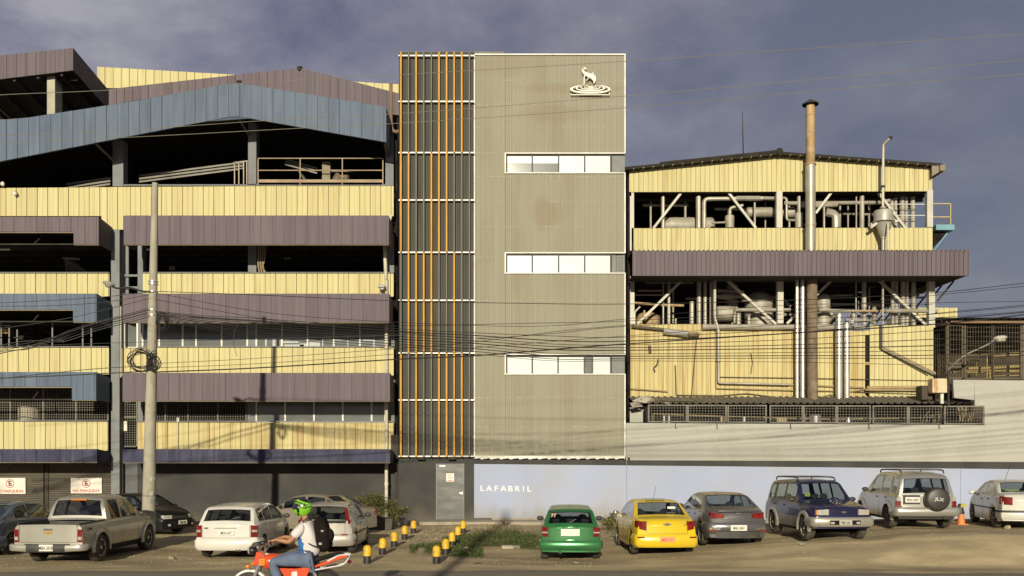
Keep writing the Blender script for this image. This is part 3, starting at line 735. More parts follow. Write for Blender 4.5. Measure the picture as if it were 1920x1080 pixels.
for (y0, y1, pat, perf) in specs:
    m = MB(); trim(946.3, 948.5, y0-1, y1+1); trim(948.51, 1173, y0-1, y0+.8); trim(948.51, 1173, y1-.9, y1+.8)
    w = part(m, 'window', wt, tw)
    g = MB(); g.pbox(1147.5, 1171.5, y0+1, y1-1.2, YT+.1, YT+.13); 
    if perf:
        for i in range(3):
            for j in range(8): g.pbox(1155+i*5, 1157+i*5, y0+4+j*4, y0+5.6+j*4, YT+.094, YT+.099, 1)
    o = g.build('side_panel', [mat('grey_infill', (.13, .135, .12), .5), INT], None); o.data.transform(Matrix.Translation(-world_loc(w))); setparent(o, w)
    fr = MB(); 
    xs_ = [950, 998, 1047.5, 1096.5, 1145.5] if len(pat) == 4 else [950, 998, 1046.5, 1096, 1111, 1145.5]
    for x in xs_: fr.box(PX(x, YT)-.03, PX(x, YT)+.03, YT+.03, YT+.12, PZ(y1-1, YT), PZ(y0+1, YT))
    fr.pbox(950, 1147, y0+3, y0+4.2, YT+.035, YT+.115)
    o = fr.build('frame', mat('anodised', (.10, .10, .09), .6, spec=.1), None); o.data.transform(Matrix.Translation(-world_loc(w))); setparent(o, w)
    for (a, b), k in zip(zip(xs_, xs_[1:]), pat):
        g = MB(); g.box(PX(a, YT)+.023, PX(b, YT)-.023, YT+.09, YT+.11, PZ(y1-1, YT), PZ(y0+4, YT))
        mt = {'w': BLIND, 'h': GLZ, 'd': mat('dull_pane', (.12, .12, .11), .2)}[k]
        o = g.build('pane', mt, None); o.data.transform(Matrix.Translation(-world_loc(w))); setparent(o, w)
        if k == 'h':
            g = MB(); g.box(PX(a, YT)+.03, PX(b, YT)-.03, YT+.07, YT+.088, PZ((y0+y1)/2, YT), PZ(y0+5, YT))
            o = g.build('blind', BLIND, None); o.data.transform(Matrix.Translation(-world_loc(w))); setparent(o, w)
# emblem: curved figure with a ball standing on rippling rings
EMB = mat('emblem_cream', (.72, .68, .56), .45, var=.03)
m = MB(); Ye = YT-.20
def ep(x, y): q = P(1040+x/13.67, 110+y/13.67, Ye); return (q.x, q.z)
sw = [(693, 255), (700, 320), (725, 375), (780, 425), (850, 465), (930, 505), (975, 545), (1000, 590), (1000, 650), (1035, 600), (1055, 540), (1055, 480), (1035, 425), (990, 395), (900, 375), (810, 345), (745, 300), (712, 262)]
def ribbon(mb, pts, y0, y1):
    q = [ep(*p) for p in pts]; n = len(q); k = n//2
    for i in range(k-1):
        a, b, c, d = q[i], q[i+1], q[n-2-i], q[n-1-i]
        mb.prism([a, b, c, d], y0, y1)
ribbon(m, sw, Ye, Ye+.12)
q = P(1040+770/13.67, 110+257/13.67, Ye+.03); m.ell((q.x, q.y, q.z), (.085, .06, .068), 16, 8)
m.prism([ep(1003, 325), ep(940, 392), ep(960, 395), ep(985, 378)], Ye, Ye+.1); m.prism([ep(885, 465), ep(812, 545), ep(818, 556), ep(900, 478)], Ye, Ye+.1)
m.prism([ep(750, 420), ep(742, 668), ep(762, 668), ep(775, 430)], Ye, Ye+.08); m.prism([ep(860, 705), ep(860, 735), ep(990, 740), ep(990, 708)], Ye, Ye+.06)
for (rx, ry, cy, w, w2) in ((520, 115, 780, 62, 30), (375, 82, 755, 40, 22), (260, 58, 735, 28, 15), (160, 38, 725, 18, 11)):
    k = 40; cx = 915
    for i in range(k):
        a, b = 2*math.pi*i/k, 2*math.pi*(i+1)/k
        def e_(t, o): 
            s_ = w if o else 0; s2 = w2 if o else 0
            low = 1.5 if (math.sin(t) > 0 and o) else 1
            return ep(cx+(rx-s_)*math.cos(t), cy+(ry-s2*low)*math.sin(t))
        if -2.0 < (a if a < math.pi else a-2*math.pi) < -1.1: continue
        m.prism([e_(a, 0), e_(b, 0), e_(b, 1), e_(a, 1)], Ye, Ye+.1)
m.prism([ep(415, 870), ep(415, 918), ep(1415, 918), ep(1415, 845), ep(1397, 845), ep(1397, 900), ep(433, 900), ep(433, 870)], Ye+.05, Ye+.12)
o = part(m, 'emblem', EMB, tw, fix=True)
m = MB()
for px in (1080, 1100, 1125): q = P(px, 168, Ye); m.box(q.x-.02, q.x+.02, Ye+.1, YT+.02, q.z-.02, q.z+.02)
part(m, 'emblem_standoff', INT2, tw)
# ground floor of the tower
m = MB(); m.pbox(747, 889, 858.5, 974, YT-.02, YT+.02); part(m, 'dark_wall', DARKW, tw)
m = MB(); 
for x in (789, 847): m.pbox(x-7, x+7, 857.2, 862, YT-.3, YT-.1)
part(m, 'lamp_fitting', INT2, tw)
m = MB(); m.pbox(819.5, 868.5, 871.5, 974, YT-.05, YT-.021); dr = part(m, 'door', mat('grey_steel_door', (.075, .075, .07), .4, metal=.2, var=.3, sc=(.5, 1, 2.2), nscale=1.6, dirt=(.22, .21, .2), damt=.35, dsc=(.6, 1, 2), dscale=1.7), tw)
for nm, bx, mt in (('door_frame', [(817.5, 819.3, 869.5, 974), (868.7, 870.5, 869.5, 974), (819.3, 868.7, 869.5, 871.3)], mat('frame_grey', (.17, .17, .15), .5)), ('handle', [(861, 866, 923.5, 925.5), (865, 867.5, 922, 927)], SILV), ('door_closer', [(824, 835, 872.4, 874.4)], SILV)):
    g = MB()
    for b_ in bx: g.pbox(*b_, YT-.08, YT-.053)
    o = g.build(nm, mt, None); o.data.transform(Matrix.Translation(-world_loc(dr))); setparent(o, dr)
q = P(844, 903, YT-.07); t = thing('door_sign', 'small white no smoking notice on the dark steel door', 'sign', q)
m = MB(); m.box(-.17, .17, 0, .01, 0, .36); m.build('plate', WHT, t)
m = MB(); 
for i in range(16):
    a, b = 2*math.pi*i/16, 2*math.pi*(i+1)/16
    m.add([(.1*math.cos(a), -.004, .21+.1*math.sin(a)), (.1*math.cos(b), -.004, .21+.1*math.sin(b)), (.082*math.cos(b), -.004, .21+.082*math.sin(b)), (.082*math.cos(a), -.004, .21+.082*math.sin(a))], [(0, 3, 2, 1)])
m.bar((-.06, -.004, .26), (.06, -.004, .16), .015, .004); m.box(-.12, .12, -.004, -.001, .03, .06)
m.build('symbol', RED, t)

# ------------------------------------------------------------ boundary wall with its lettering
bw = thing('boundary_wall', 'long periwinkle and cream painted wall with a dark stripe behind the parked cars', 'wall', (PX(1400, YT), YT, 0))
YBW = YT-.05
def strip(name, top, bot, mt, y0, y1, px0=889, px1=1990):
    m = MB(); n = 10
    for i in range(n):
        a = px0+(px1-px0)*i/n; b = px0+(px1-px0)*(i+1)/n
        za, zb = PZ(top(a), y0), PZ(top(b), y0); wa, wb = (PZ(bot(a), y0), PZ(bot(b), y0)) if bot else (-.2, -.2)
        xa, xb = PX(a, y0), PX(b, y0)
        m.add([(xa, y0, wa), (xb, y0, wb), (xb, y0, zb), (xa, y0, za), (xa, y1, wa), (xb, y1, wb), (xb, y1, zb), (xa, y1, za)], [(0,1,2,3),(7,6,5,4),(3,2,6,7),(0,4,5,1)]+([(0,3,7,4)] if i == 0 else [])+([(1,5,6,2)] if i == n-1 else []))
    return part(m, name, mt, bw)
lt = lambda x: 870+(x-889)*.0095; ls = lambda x: 861.5+(x-889)*.0045
strip('blue_wall', lt, None, BLWALL, YBW, YT+.1)
strip('dark_stripe', ls, lt, DARKW, YBW+.003, YT+.1)
strip('upper_wall', lambda x: 793+(x-1174)*.006, ls, CREAMW, YBW+.001, YT+.1, 1174, 1846)
m = MB(); Yq = YBW+.001
poly = [(1845.9, 866), (1990, 866.5), (1990, 714), (1787, 712), (1789, 746), (1827, 750), (1828, 762), (1845.9, 763)]
q = [P(a, b, Yq) for a, b in poly]; n = len(q)
pairs = [((1787, 712), (1827, 712.4), (1827, 750), (1789, 746)), ((1827, 712.4), (1845.9, 712.6), (1845.9, 763), (1828, 762)), ((1845.9, 712.6), (1990, 714), (1990, ls(1990)), (1845.9, ls(1845.9)))]
for quad in pairs:
    pts = [P(a, b, Yq) for a, b in quad]; m.prism([(p.x, p.z) for p in pts[::-1]], Yq, YT+.1)
part(m, 'high_wall', CREAMW, bw)
m = MB(); m.pbox(1174.6, 1175.6, 863, 975, YBW-.003, YBW-.001); m.pbox(1800.5, 1801.3, 879, 970, YBW-.003, YBW-.001)
part(m, 'joint', mat('joint_grey', (.2, .2, .24), .7), bw)
m = MB(); m.pbox(889, 922, 971.5, 979, YT-.16, YT-.06); part(m, 'skirting', DARKW, bw)
m = MB(); m.pbox(922.3, 1175, 972, 980, YT-.13, YT-.06); part(m, 'plinth', KERB, bw)
LT = mat('letter_white', (.78, .76, .7), .5, var=.02)
wd = 'LAFABRIL'; xc = [904, 917, 930.5, 944, 957, 970, 981.5, 992]
mm_ = []
for ch_, x in zip(wd, xc):
    q = P(x, 916.5+(x-947)*.015, YBW-.006)
    text_mesh(ch_, .335, LT, 'letter', bw, Matrix.Translation(-Vector(bw.location)) @ FRONT(q.x, q.y, q.z), xs=1.15, bold=.003)
m = MB(); m.tube([P(1179, 858, YBW-.04), P(1179, 862, YBW-.04)], .05, 8)
for px in (1267, 1345, 1483, 1630, 1762): m.tube(catmull([P(px, 792, YBW-.1), P(px-.6, 798, YBW-.1), P(px+.3, 803, YBW-.1), P(px+1.5, 803, YBW-.1)], 3), .012, 5)
part(m, 'cable_hook', INT2, bw)
# ------------------------------------------------------------ right process building
YR, YRC = 42.0, 40.4
pb = thing('process_building', 'open steel process building with yellow cladding bands, mauve canopy and low gabled roof', 'building', (PX(1465, YR), YR, 0))
def rband(px0, px1, top, bot, Y=YR, mats=(YEL, YSEAM), pitch=.22, name='cladding_band', **k):
    m = MB(); ribbed(m, PX(px0, Y), PX(px1, Y), polyf(top, Y), polyf(bot, Y), Y, pitch, gw=.018, gd=.02, tilt=.006, **k)
    return part(m, name, list(mats), pb)
rband(1180, 1748, [(1180, 314), (1462, 291), (1748, 312)], [(1180, 360), (1748, 358.5)], name='gable_cladding')
rband(1188, 1749, [(1188, 428), (1749, 427)], [(1188, 471), (1749, 471)])
rband(1182, 1315, [(1182, 608), (1315, 608)], [(1182, 748), (1315, 748)], mats=(YEL2, YSEAM))
rband(1315.2, 1622, [(1315, 618), (1622, 620)], [(1315, 748), (1622, 748)], mats=(YEL2, YSEAM))
rband(1631, 1750, [(1631, 609), (1750, 611)], [(1631, 748), (1750, 748)], Y=YR-.05, pitch=.215)
m = MB()  # torn edge beside the gap
for (a, b, c, d) in ((1622, 1631, 620, 628), (1622, 1631, 679, 684)): m.pbox(a, b, c, d, YR, YR+.05)
m.prism([(P(x, y, YR).x, P(x, y, YR).z) for x, y in ((1622, 748), (1631, 748), (1631, 735), (1616, 733), (1622, 700))], YR+.03, YR+.06, 0)
part(m, 'torn_sheet', YEL2, pb)
# stains: mauve canopy
m = MB(); X0, X1 = PX(1186, YRC), PX(1817, YRC)
ribbed(m, X0, X1, PZ(470, YRC), PZ(517, YRC), YRC, .205, gw=.022, gd=.03, tilt=.01)
zt, zb = PZ(470, YRC), PZ(517, YRC)
# corrugated top edge sheet and soffit running back over the right end
x = X0
while x < X1-.1: m.tube([(x+.1, YRC-.03, zt+.0), (x+.1, YR-.01, zt+.15)], .045, 6, 2); x += .205
m.add([(X0, YRC+.05, zt-.01), (X1, YRC+.05, zt-.01), (X1, YR+9, zt+.3), (X0, YR+9, zt+.3)], [(0, 1, 2, 3)], 2)
m.add([(X0, YRC+.09, zb+.03), (X1, YRC+.09, zb+.03), (X1, YR-.02, zb+.05), (X0, YR-.02, zb+.05)], [(3, 2, 1, 0)], 3)
m.box(PX(1750, YR)+.001, X1, YR-.02, YR+9, zb+.05, zt-.05, 3)
for k in range(8): m.bar((PX(1750, YR)+.05, YR-.3+k*1.2, zb-.9), (X1-.05, YR-.3+k*1.2, zb+.02), .07, m=3)
part(m, 'canopy', [PUR, PURSEAM, ROOFC, INT2], pb)
# roof
m = MB(); Yf = YR-.35
tp = [(1170, 313), (1462, 284), (1766, 306)]
q = [P(a, b, Yf) for a, b in tp]
for a, b in zip(q, q[1:]):
    m.prism([(a.x, a.z-.13), (b.x, b.z-.13), (b.x, b.z), (a.x, a.z)], Yf, YR+12, 0)
q2 = [P(1238, 303.5, Yf-.02), P(1462, 280.5, Yf-.02)]
m.prism([(q2[0].x, q2[0].z-.1), (q2[1].x, q2[1].z-.1), (q2[1].x, q2[1].z), (q2[0].x, q2[0].z)], Yf-.02, YR+12.02, 0)
m.tube([P(1462, 283, Yf-.05), P(1462, 283, Yf-.05)+Vector((0, 12, 0))], .16, 8, 0)
x = q[0].x
while x < q[-1].x: 
    zz = polyf(tp, Yf)(x); m.tube([(x, Yf-.01, zz-.12), (x, Yf+.3, zz-.12)], .03, 5, 1); x += .45
e = P(1748, 312, Yf)
m.prism([(e.x+.0, e.z-.45), (e.x+.55, e.z-.1), (e.x+.55, e.z+.02), (e.x, e.z+.05)], Yf+.02, Yf+.1, 1)
m.box(e.x+.32, e.x+.55, Yf-.1, YR+12, e.z-.22, e.z+.04, 1)
part(m, 'roof', [ROOFD, mat('gutter_tan', (.24, .2, .14), .7)], pb)
# floors, back and end walls
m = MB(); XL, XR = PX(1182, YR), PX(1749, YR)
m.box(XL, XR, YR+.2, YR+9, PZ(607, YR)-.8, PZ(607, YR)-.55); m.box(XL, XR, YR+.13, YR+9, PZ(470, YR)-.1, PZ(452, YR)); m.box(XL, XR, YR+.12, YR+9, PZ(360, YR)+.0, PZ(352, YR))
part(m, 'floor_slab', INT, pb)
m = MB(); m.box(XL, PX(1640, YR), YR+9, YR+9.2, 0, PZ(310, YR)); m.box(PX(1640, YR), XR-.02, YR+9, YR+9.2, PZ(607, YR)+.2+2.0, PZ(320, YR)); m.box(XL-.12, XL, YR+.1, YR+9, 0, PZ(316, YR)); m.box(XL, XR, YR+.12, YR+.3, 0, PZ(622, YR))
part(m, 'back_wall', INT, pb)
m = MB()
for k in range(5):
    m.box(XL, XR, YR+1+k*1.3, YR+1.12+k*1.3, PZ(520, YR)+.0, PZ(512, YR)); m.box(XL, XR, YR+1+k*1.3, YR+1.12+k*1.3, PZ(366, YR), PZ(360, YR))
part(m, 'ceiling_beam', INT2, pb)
def steel(name, parts, mt=STEELW, **k):
    m = MB()
    for p in parts: m.bar(P(*p[0]), P(*p[1]), p[2], p[3] if len(p) > 3 else None)
    return part(m, name, mt, pb, **k)
for px, y0, y1, w in ((1460, 360, 428, .27), (1462, 517, 607, .27), (1741.5, 358, 427, .27), (1745, 517, 615, .28), (1185, 518, 608, .2), (1186, 360, 428, .12), (1182.5, 368, 470, .08)):
    steel('column', [((px, y0, YR+.1), (px, y1, YR+.1), w)])
for a, b in (((1277, 362), (1225, 428)), ((1366, 362), (1417, 428)), ((1558, 362), (1529, 400)), ((1647, 362), (1697, 428)), ((1287, 518), (1195, 607)), ((1355, 518), (1457, 610)), ((1567, 518), (1475, 607)), ((1640, 518), (1736, 610))):
    steel('diagonal_brace', [((*a, YR+.22), (*b, YR+.22), .11)])
steel('edge_beam', [((1182, 361, YR+.15), (1748, 359.5, YR+.15), .07), ((1658, 367, YR+.5), (1742, 362, YR+.5), .06)], INT2)
# pipework, every run a mesh of its own
def pipe(pts, r, Y=YR+.6, mt=PIPE, name='pipe', n=10, coll=None, parent=None):
    m = MB(); q = [P(p[0], p[1], p[2] if len(p) > 2 else Y) for p in pts]
    if len(q) > 2: # rounded elbows
        o = [q[0]]
        for a, b, c in zip(q, q[1:], q[2:]):
            d = min(r*2.2, (b-a).length*.45, (c-b).length*.45)
            s_, e_ = b+(a-b).normalized()*d, b+(c-b).normalized()*d
            for k in range(5):
                t = k/4; o.append(s_*(1-t)**2+b*2*t*(1-t)+e_*t*t)
        o.append(q[-1]); q = o
    m.tube(q, r, n)
    for c in coll or []:
        a = P(c[0], c[1], c[2] if len(c) > 2 else Y); m.tube([a-Vector((0, 0, .04)), a+Vector((0, 0, .04))], r*1.2, n)
    return part(m, name, mt, parent or pb, smooth=True)
U = YR+.45
for p in ([[(1243, 368), (1243, 428)], .09], [[(1309.5, 368), (1309.5, 428)], .12], [[(1320, 428), (1320, 373), (1430, 372)], .10], [[(1380, 371.5), (1425, 371.5)], .125], [[(1425, 371), (1452, 372)], .09], [[(1452, 371), (1475, 371), (1475, 413), (1490, 413)], .06],
          [[(1415, 428), (1415, 380)], .05], [[(1498, 368), (1498, 428)], .09], [[(1470, 381), (1500, 381), (1650, 380), (1668, 376)], .09], [[(1500, 386), (1530, 386), (1570, 384)], .1],
          [[(1605.5, 368), (1605.5, 428)], .035], [[(1545, 385), (1545, 428)], .05], [[(1548, 398), (1567, 402), (1568, 428)], .2],
          [[(1335, 418), (1360, 417)], .05]): pipe(*p, Y=U)
pipe([(1616, 368), (1616, 428)], .11, U, PIPE)
for x, yt in ((1672, 374), (1679, 371), (1691, 368), (1699, 368), (1711, 368)):
    r = .115 if x in (1691, 1711) else .085
    pipe([(x, yt), (x, 428)], r, U+.4, coll=[(x, yt+1), (x, yt+22), (x, yt+42)])
    pipe([(x+1.5, 519), (x+1.5, 612)], r, U+.1)
m = MB(); q = P(1368, 403, U); m.lathe([(0, 0), (.2, 0), (.22, .5), (.2, .58), (0, .6)], (q.x, q.y, PZ(428, U))); tagp(m.build('tank', TANK, smooth=True), 'small upright vessel with an elbow pipe behind the upper parapet of the process building', 'tank')
pipe([(1368, 404), (1368, 390), (1393, 385)], .075, U); pipe([(1368, 401), (1368, 397)], .1, U)
def htank(px0, px1, py0, py1, Y, lab, mt=TANK, dy=1.5):
    a, b = P(px0, (py0+py1)/2, Y), P(px1, (py0+py1)/2, Y); r = (py1-py0)/2*Y/F; L_ = b.x-a.x
    m = MB(); pr = [(0, 0)]+[(r*math.sin(t*math.pi/10), r*.4*(1-math.cos(t*math.pi/10))) for t in range(1, 6)]
    pr = pr+[(r, L_-r*.4)]+[(r*math.sin(t*math.pi/10), L_-r*.4*(1-math.cos(t*math.pi/10))) for t in range(4, 0, -1)]+[(0, L_)]
    m.lathe(pr, a, 'x', 24)
    for f in (.25, .5, .75): m.lathe([(r*1.0, f*L_-.03), (r*1.03, f*L_-.03), (r*1.03, f*L_+.03), (r*1.0, f*L_+.03)], a, 'x', 24)
    tagp(m.build('tank', mt, smooth=True), lab, 'tank')
htank(1398, 1456, 389, 408, YR+1.0, 'horizontal drum behind the white diagonal brace on the upper floor')
htank(1240, 1340, 408, 440, YR+1.25, 'large horizontal vessel half hidden by the left of the middle parapet')
htank(1462, 1497, 389, 409, YR+1.1, 'short horizontal drum just left of the tall chimney on the upper floor')
def vtank(pxc, r, py0, py1, Y, lab, cone=.3, mt=TANK):
    q = P(pxc, py1, Y); h = PZ(py0, Y)-q.z
    m = MB(); m.lathe([(0, 0), (r, 0), (r, h*(1-cone)), (r*.96, h*(1-cone*.75)), (r*.75, h*(1-cone*.35)), (r*.4, h*(1-cone*.1)), (0, h)], q, n=28)
    for f in (.3, .6): m.lathe([(r, f*h-.03), (r*1.02, f*h-.03), (r*1.02, f*h+.03), (r, f*h+.03)], q, n=28)
    tagp(m.build('tank', mt, smooth=True), lab, 'tank')
vtank(1423, .68, 546, 615, YR+1.5, 'domed tank in the middle of the lower open floor, under the brace')
vtank(1543, .34, 550, 612, YR+1.0, 'tall narrow tank just right of the brown chimney base on the lower floor', .15)
vtank(1214, .6, 585, 615, YR+1.6, 'rusty squat vessel at the far left of the lower open floor', .4, RUST)
vtank(1372, .3, 530, 612, YR+1.8, 'slim dark vessel behind the four upright pipes on the lower floor', .1)
htank(1340, 1376, 574, 603, YR+.95, 'horizontal drum beside the four upright pipes on the lower floor')
vtank(1498, .18, 398, 428, U, 'small upright cylinder touching the chimney on the upper floor', .1)
m = MB(); a = P(1340, 556, U+.9); m.lathe([(0, 0), (.1, 0), (.2, .75), (.2, .8), (0, .8)], a, 'x', 16); m.lathe([(.09, .8), (.09, 1.5), (0, 1.5)], a, 'x', 12)
tagp(m.build('reducer_duct', TANK, smooth=True), 'cone-shaped duct lying above the drum on the lower open floor', 'duct')
V = YR+.55
for x, r in ((1254, .11), (1310.5, .11), (1322, .085), (1333, .075), (1338.5, .055)):
    pipe([(x, 518), (x, 608)], r if x != 1254 else .08, V)
pipe([(1243.5, 518), (1243.5, 608)], .045, V); pipe([(1188, 553), (1243, 553)], .03, V); pipe([(1188, 568), (1243, 572), (1282, 573)], .06, V, RUST); pipe([(1190, 608), (1190, 585), (1200, 575)], .05, V); pipe([(1208, 600), (1208, 582)], .05, V, RUST)
pipe([(1267, 597), (1267, 608)], .05, V); pipe([(1297, 608), (1297, 566)], .11, V+.3)
pipe([(1378, 581), (1482, 581)], .085, V-.25); pipe([(1535, 582), (1594, 583)], .085, V-.25); pipe([(1660, 583), (1757, 583)], .1, V-.35); pipe([(1595, 583), (1660, 583)], .05, V-.3, RUST)
pipe([(1378, 578), (1385, 582), (1385, 608)], .11, V); pipe([(1404, 592), (1404, 610)], .08, V); pipe([(1377, 592), (1377, 606)], .06, V)
pipe([(1317, 613), (1567, 613.5)], .13, YR-.15, coll=None); pipe([(1600, 614), (1622, 614)], .1, YR-.15)
pipe([(1340, 518), (1340, 597), (1347, 618), (1347, 674)], .08, YR-.22); pipe([(1347, 674), (1347, 718), (1480, 721)], .05, YR-.2)
pipe([(1347, 670), (1347, 678)], .1, YR-.22)
pipe([(1605, 520), (1605, 612)], .035, V); pipe([(1620, 518), (1620, 610)], .11, V, mt=PIPE, coll=[(1620, 583), (1620, 575)]); pipe([(1639, 576), (1639, 608)], .1, V, TANK)
pipe([(1600, 585), (1600, 612)], .1, V-.1); pipe([(1596, 601), (1596, 608)], .17, YR-.3, SILV)
pipe([(1390, 563), (1432, 561)], .08, V+.35)
for (p, r) in (([(1345, 545), (1395, 548)], .1), ([(1446, 556), (1470, 562), (1482, 575)], .07), ([(1195, 545), (1240, 545)], .06), ([(1262, 540), (1262, 606)], .05), ([(1285, 560), (1340, 560)], .07), ([(1455, 590), (1488, 590)], .08),
               ([(1556, 555), (1600, 553)], .05), ([(1560, 570), (1650, 572)], .06), ([(1590, 592), (1650, 594)], .05), ([(1630, 540), (1630, 606)], .04), ([(1650, 560), (1735, 558)], .04), ([(1210, 530), (1300, 530)], .05)): pipe(p, r, V+.9, TANK)
for (p, r) in (([(1205, 385), (1290, 385)], .07), ([(1340, 392), (1400, 392)], .06), ([(1555, 372), (1640, 374)], .05), ([(1580, 400), (1640, 402)], .07), ([(1575, 380), (1575, 428)], .05), ([(1590, 378), (1590, 428)], .04), ([(1630, 385), (1630, 428)], .06), ([(1220, 370), (1220, 428)], .05), ([(1285, 372), (1285, 428)], .06), ([(1435, 372), (1435, 428)], .04), ([(1480, 372), (1480, 428)], .05)): pipe(p, r, V+.7, TANK)
pipe([(1400, 560), (1430, 560)], .06, V+.7); pipe([(1585, 600), (1640, 602)], .07, V)
pipe([(1540, 604), (1560, 590)], .2, V+.6, TANK)
# small details on the big yellow wall
DK = mat('dark_pipe', (.1, .075, .05), .6)
OCH = mat('ochre_pipe', (.33, .25, .13), .6, var=.2)
pipe([(1184, 612), (1245, 618)], .07, YR-.15, DK); pipe([(1244, 621), (1289, 626)], .14, YR-.2, SILV); pipe([(1290, 627), (1311, 627)], .1, YR-.2, BRN)
pipe([(1306, 632), (1301, 690), (1296, 746)], .025, YR-.06, DK); pipe([(1266, 685), (1268, 740)], .03, YR-.06, DK); pipe([(1268, 741), (1350, 742), (1400, 738), (1480, 748)], .028, YR-.06, DK)
pipe([(1182, 729), (1252, 734)], .035, YR-.1, OCH); pipe([(1234, 674), (1232, 684), (1225, 690), (1228, 697)], .035, YR-.08, DK); pipe([(1218, 648), (1219, 662)], .07, YR-.08, DK)
pipe([(1350, 707), (1505, 709), (1740, 714)], .02, YR-.08, DK); pipe([(1355, 720), (1505, 722), (1620, 727)], .04, YR-.1, OCH); pipe([(1343, 680), (1343, 728), (1490, 732), (1570, 733)], .03, YR-.12, OCH)
pipe([(1535, 745), (1565, 738), (1625, 730)], .03, YR-.1, OCH); pipe([(1625, 727), (1733, 726)], .08, YR-.16, OCH); pipe([(1622, 731), (1745, 732)], .05, YR-.2, OCH); pipe([(1600, 735), (1730, 740)], .025, YR-.06, DK)
pipe([(1655, 430), (1655.5, 652), (1670, 660), (1754, 701)], .05, YR-.3, PIPE); pipe([(1650, 610), (1650, 655), (1740, 704)], .03, YR-.08, DK); pipe([(1656, 651), (1754, 699)], .035, YR-.34, OCH)
pipe([(1408, 662), (1411, 680), (1408, 700)], .02, YR-.07, DK)
# balcony on the right end
m = MB(); YBL = YR+.6
for z in (382, 407): m.bar(P(1749, z, YBL), P(1782, z, YBL), .05)
m.bar(P(1782, 382, YBL), P(1782, 425, YBL), .05); m.bar(P(1782, 384, YBL), P(1749, 405, YBL), .04, m=2); m.bar(P(1782, 408, YBL), P(1756, 424, YBL), .04, m=2)
m.box(PX(1749.5, YBL), PX(1784, YBL), YBL-.3, YBL+3, PZ(434, YBL), PZ(424, YBL), 1)
m.bar(P(1778, 434, YBL), P(1751, 469, YBL), .06, m=1); m.prism([(P(x, y, YBL).x, P(x, y, YBL).z) for x, y in ((1749.5, 465), (1776, 437), (1776, 434.3), (1749.5, 434.3))], YBL, YBL+2.5, 3)
part(m, 'balcony', [mat('yellow_rail', (.45, .36, .16), .6), mat('cyan_steel', (.14, .3, .36), .5), mat('brown_rail', (.1, .08, .06), .6), INT], pb)
m = MB(); 
for z in (383, 404): m.bar(P(1665, z, YR+.25), P(1740, z, YR+.25), .035)
part(m, 'railing', mat('white_rail_thin', (.55, .55, .52), .5), pb)
# lean-to roof with wire mesh front
YL0, YL1 = 39.9, YR-.1
m = MB(); x = PX(1190, YL0); X1 = PX(1795, YL0); za, zb = PZ(757, YL0), PZ(744.5, YL1)
pr = []
while x < X1:
    for dx, dz in ((0, 0), (.12, 0), (.16, .05), (.24, .05), (.28, 0)): pr.append((x+dx, dz+random.uniform(-.006, .006)))
    x += .295
m.grid([[(a, YL0-.1, za+b) for a, b in pr], [(a, (YL0+YL1)/2, (za+zb)/2+b) for a, b in pr], [(a, YL1, zb+b) for a, b in pr]])
m.grid([[(a, YL0-.1, za+b-.012) for a, b in pr], [(a, YL1, zb+b-.012) for a, b in pr]], flip=True)
m.add([P(1795, 757, YL0), P(1832, 757, YL0), P(1795, 746, YL1)], [(0, 1, 2)], 0)
part(m, 'lean_to_roof', ROOFC, pb)
m = MB()  # crumpled sheets at the left end
for (pts) in (((1185, 752), (1205, 742), (1222, 748), (1212, 756)), ((1200, 748), (1216, 741), (1228, 750), (1214, 757)), ((1181, 756), (1196, 752), (1206, 762), (1186, 764)), ((1240, 753), (1258, 756), (1256, 760), (1244, 756)), ((1232, 750), (1300, 752), (1304, 754), (1236, 753))):
    q = [P(a, b, YL0-.15+random.uniform(-.15, .2)) for a, b in pts]; m.add(q+[v+Vector((0, .02, .01)) for v in q], [(0, 1, 2, 3), (7, 6, 5, 4), (0, 4, 5, 1), (1, 5, 6, 2), (2, 6, 7, 3), (3, 7, 4, 0)])
part(m, 'loose_sheet', mat('bright_sheet', (.4, .36, .28), .5, var=.3), pb)
YM = 39.75
for i, (a, b) in enumerate(((1216, 1287), (1290, 1361), (1365, 1436), (1444, 1504), (1507, 1567), (1570, 1631), (1637, 1701), (1704, 1765), (1771, 1849))):
    m = MB(); c, d = 760+i*.25, 790.5+i*.5
    Y = YM if a < 1750 else YM-.3
    b = min(b, 1843)
    gridmesh(m, PX(a, Y), PX(b, Y), PZ(d, Y), PZ(c, Y), Y, .125, .125, .009)
    for x in (a, b): m.box(PX(x, Y)-.035, PX(x, Y)+.035, Y-.035, Y+.035, PZ(d, Y)-.03, PZ(c, Y)+.03)
    for z in (c, d): m.box(PX(a, Y)+.036, PX(b, Y)-.036, Y-.03, Y+.03, PZ(z, Y)-.03, PZ(z, Y)+.03)
    part(m, 'mesh_panel', MESHM, pb)
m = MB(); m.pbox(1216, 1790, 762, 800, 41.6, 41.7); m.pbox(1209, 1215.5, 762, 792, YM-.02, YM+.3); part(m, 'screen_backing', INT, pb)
m = MB(); m.pbox(1181, 1208, 764, 792, 40.6, 40.7); part(m, 'cream_stub_wall', CREAMW, pb)
pipe([(1224, 790), (1224, 776), (1330, 780), (1440, 783), (1560, 786), (1770, 783)], .035, 40.6, OCH)
for x, y, r, mt in ((1245, 785, .07, SILV), (1254, 785, .07, SILV), (1395, 788, .09, SILV), (1508, 782, .05, SILV)):
    pipe([(x, y-6, 40.5), (x, 793, 40.5)], r, mt=mt)
q = P(1528.5, 793, 40.5); m = MB(); m.lathe([(0, 0), (.26, 0), (.27, .3), (.22, .36), (0, .4)], q, n=20); tagp(m.build('vent_cowl', SILV, smooth=True), 'fat silver pot behind the long wire mesh screen', 'vent')
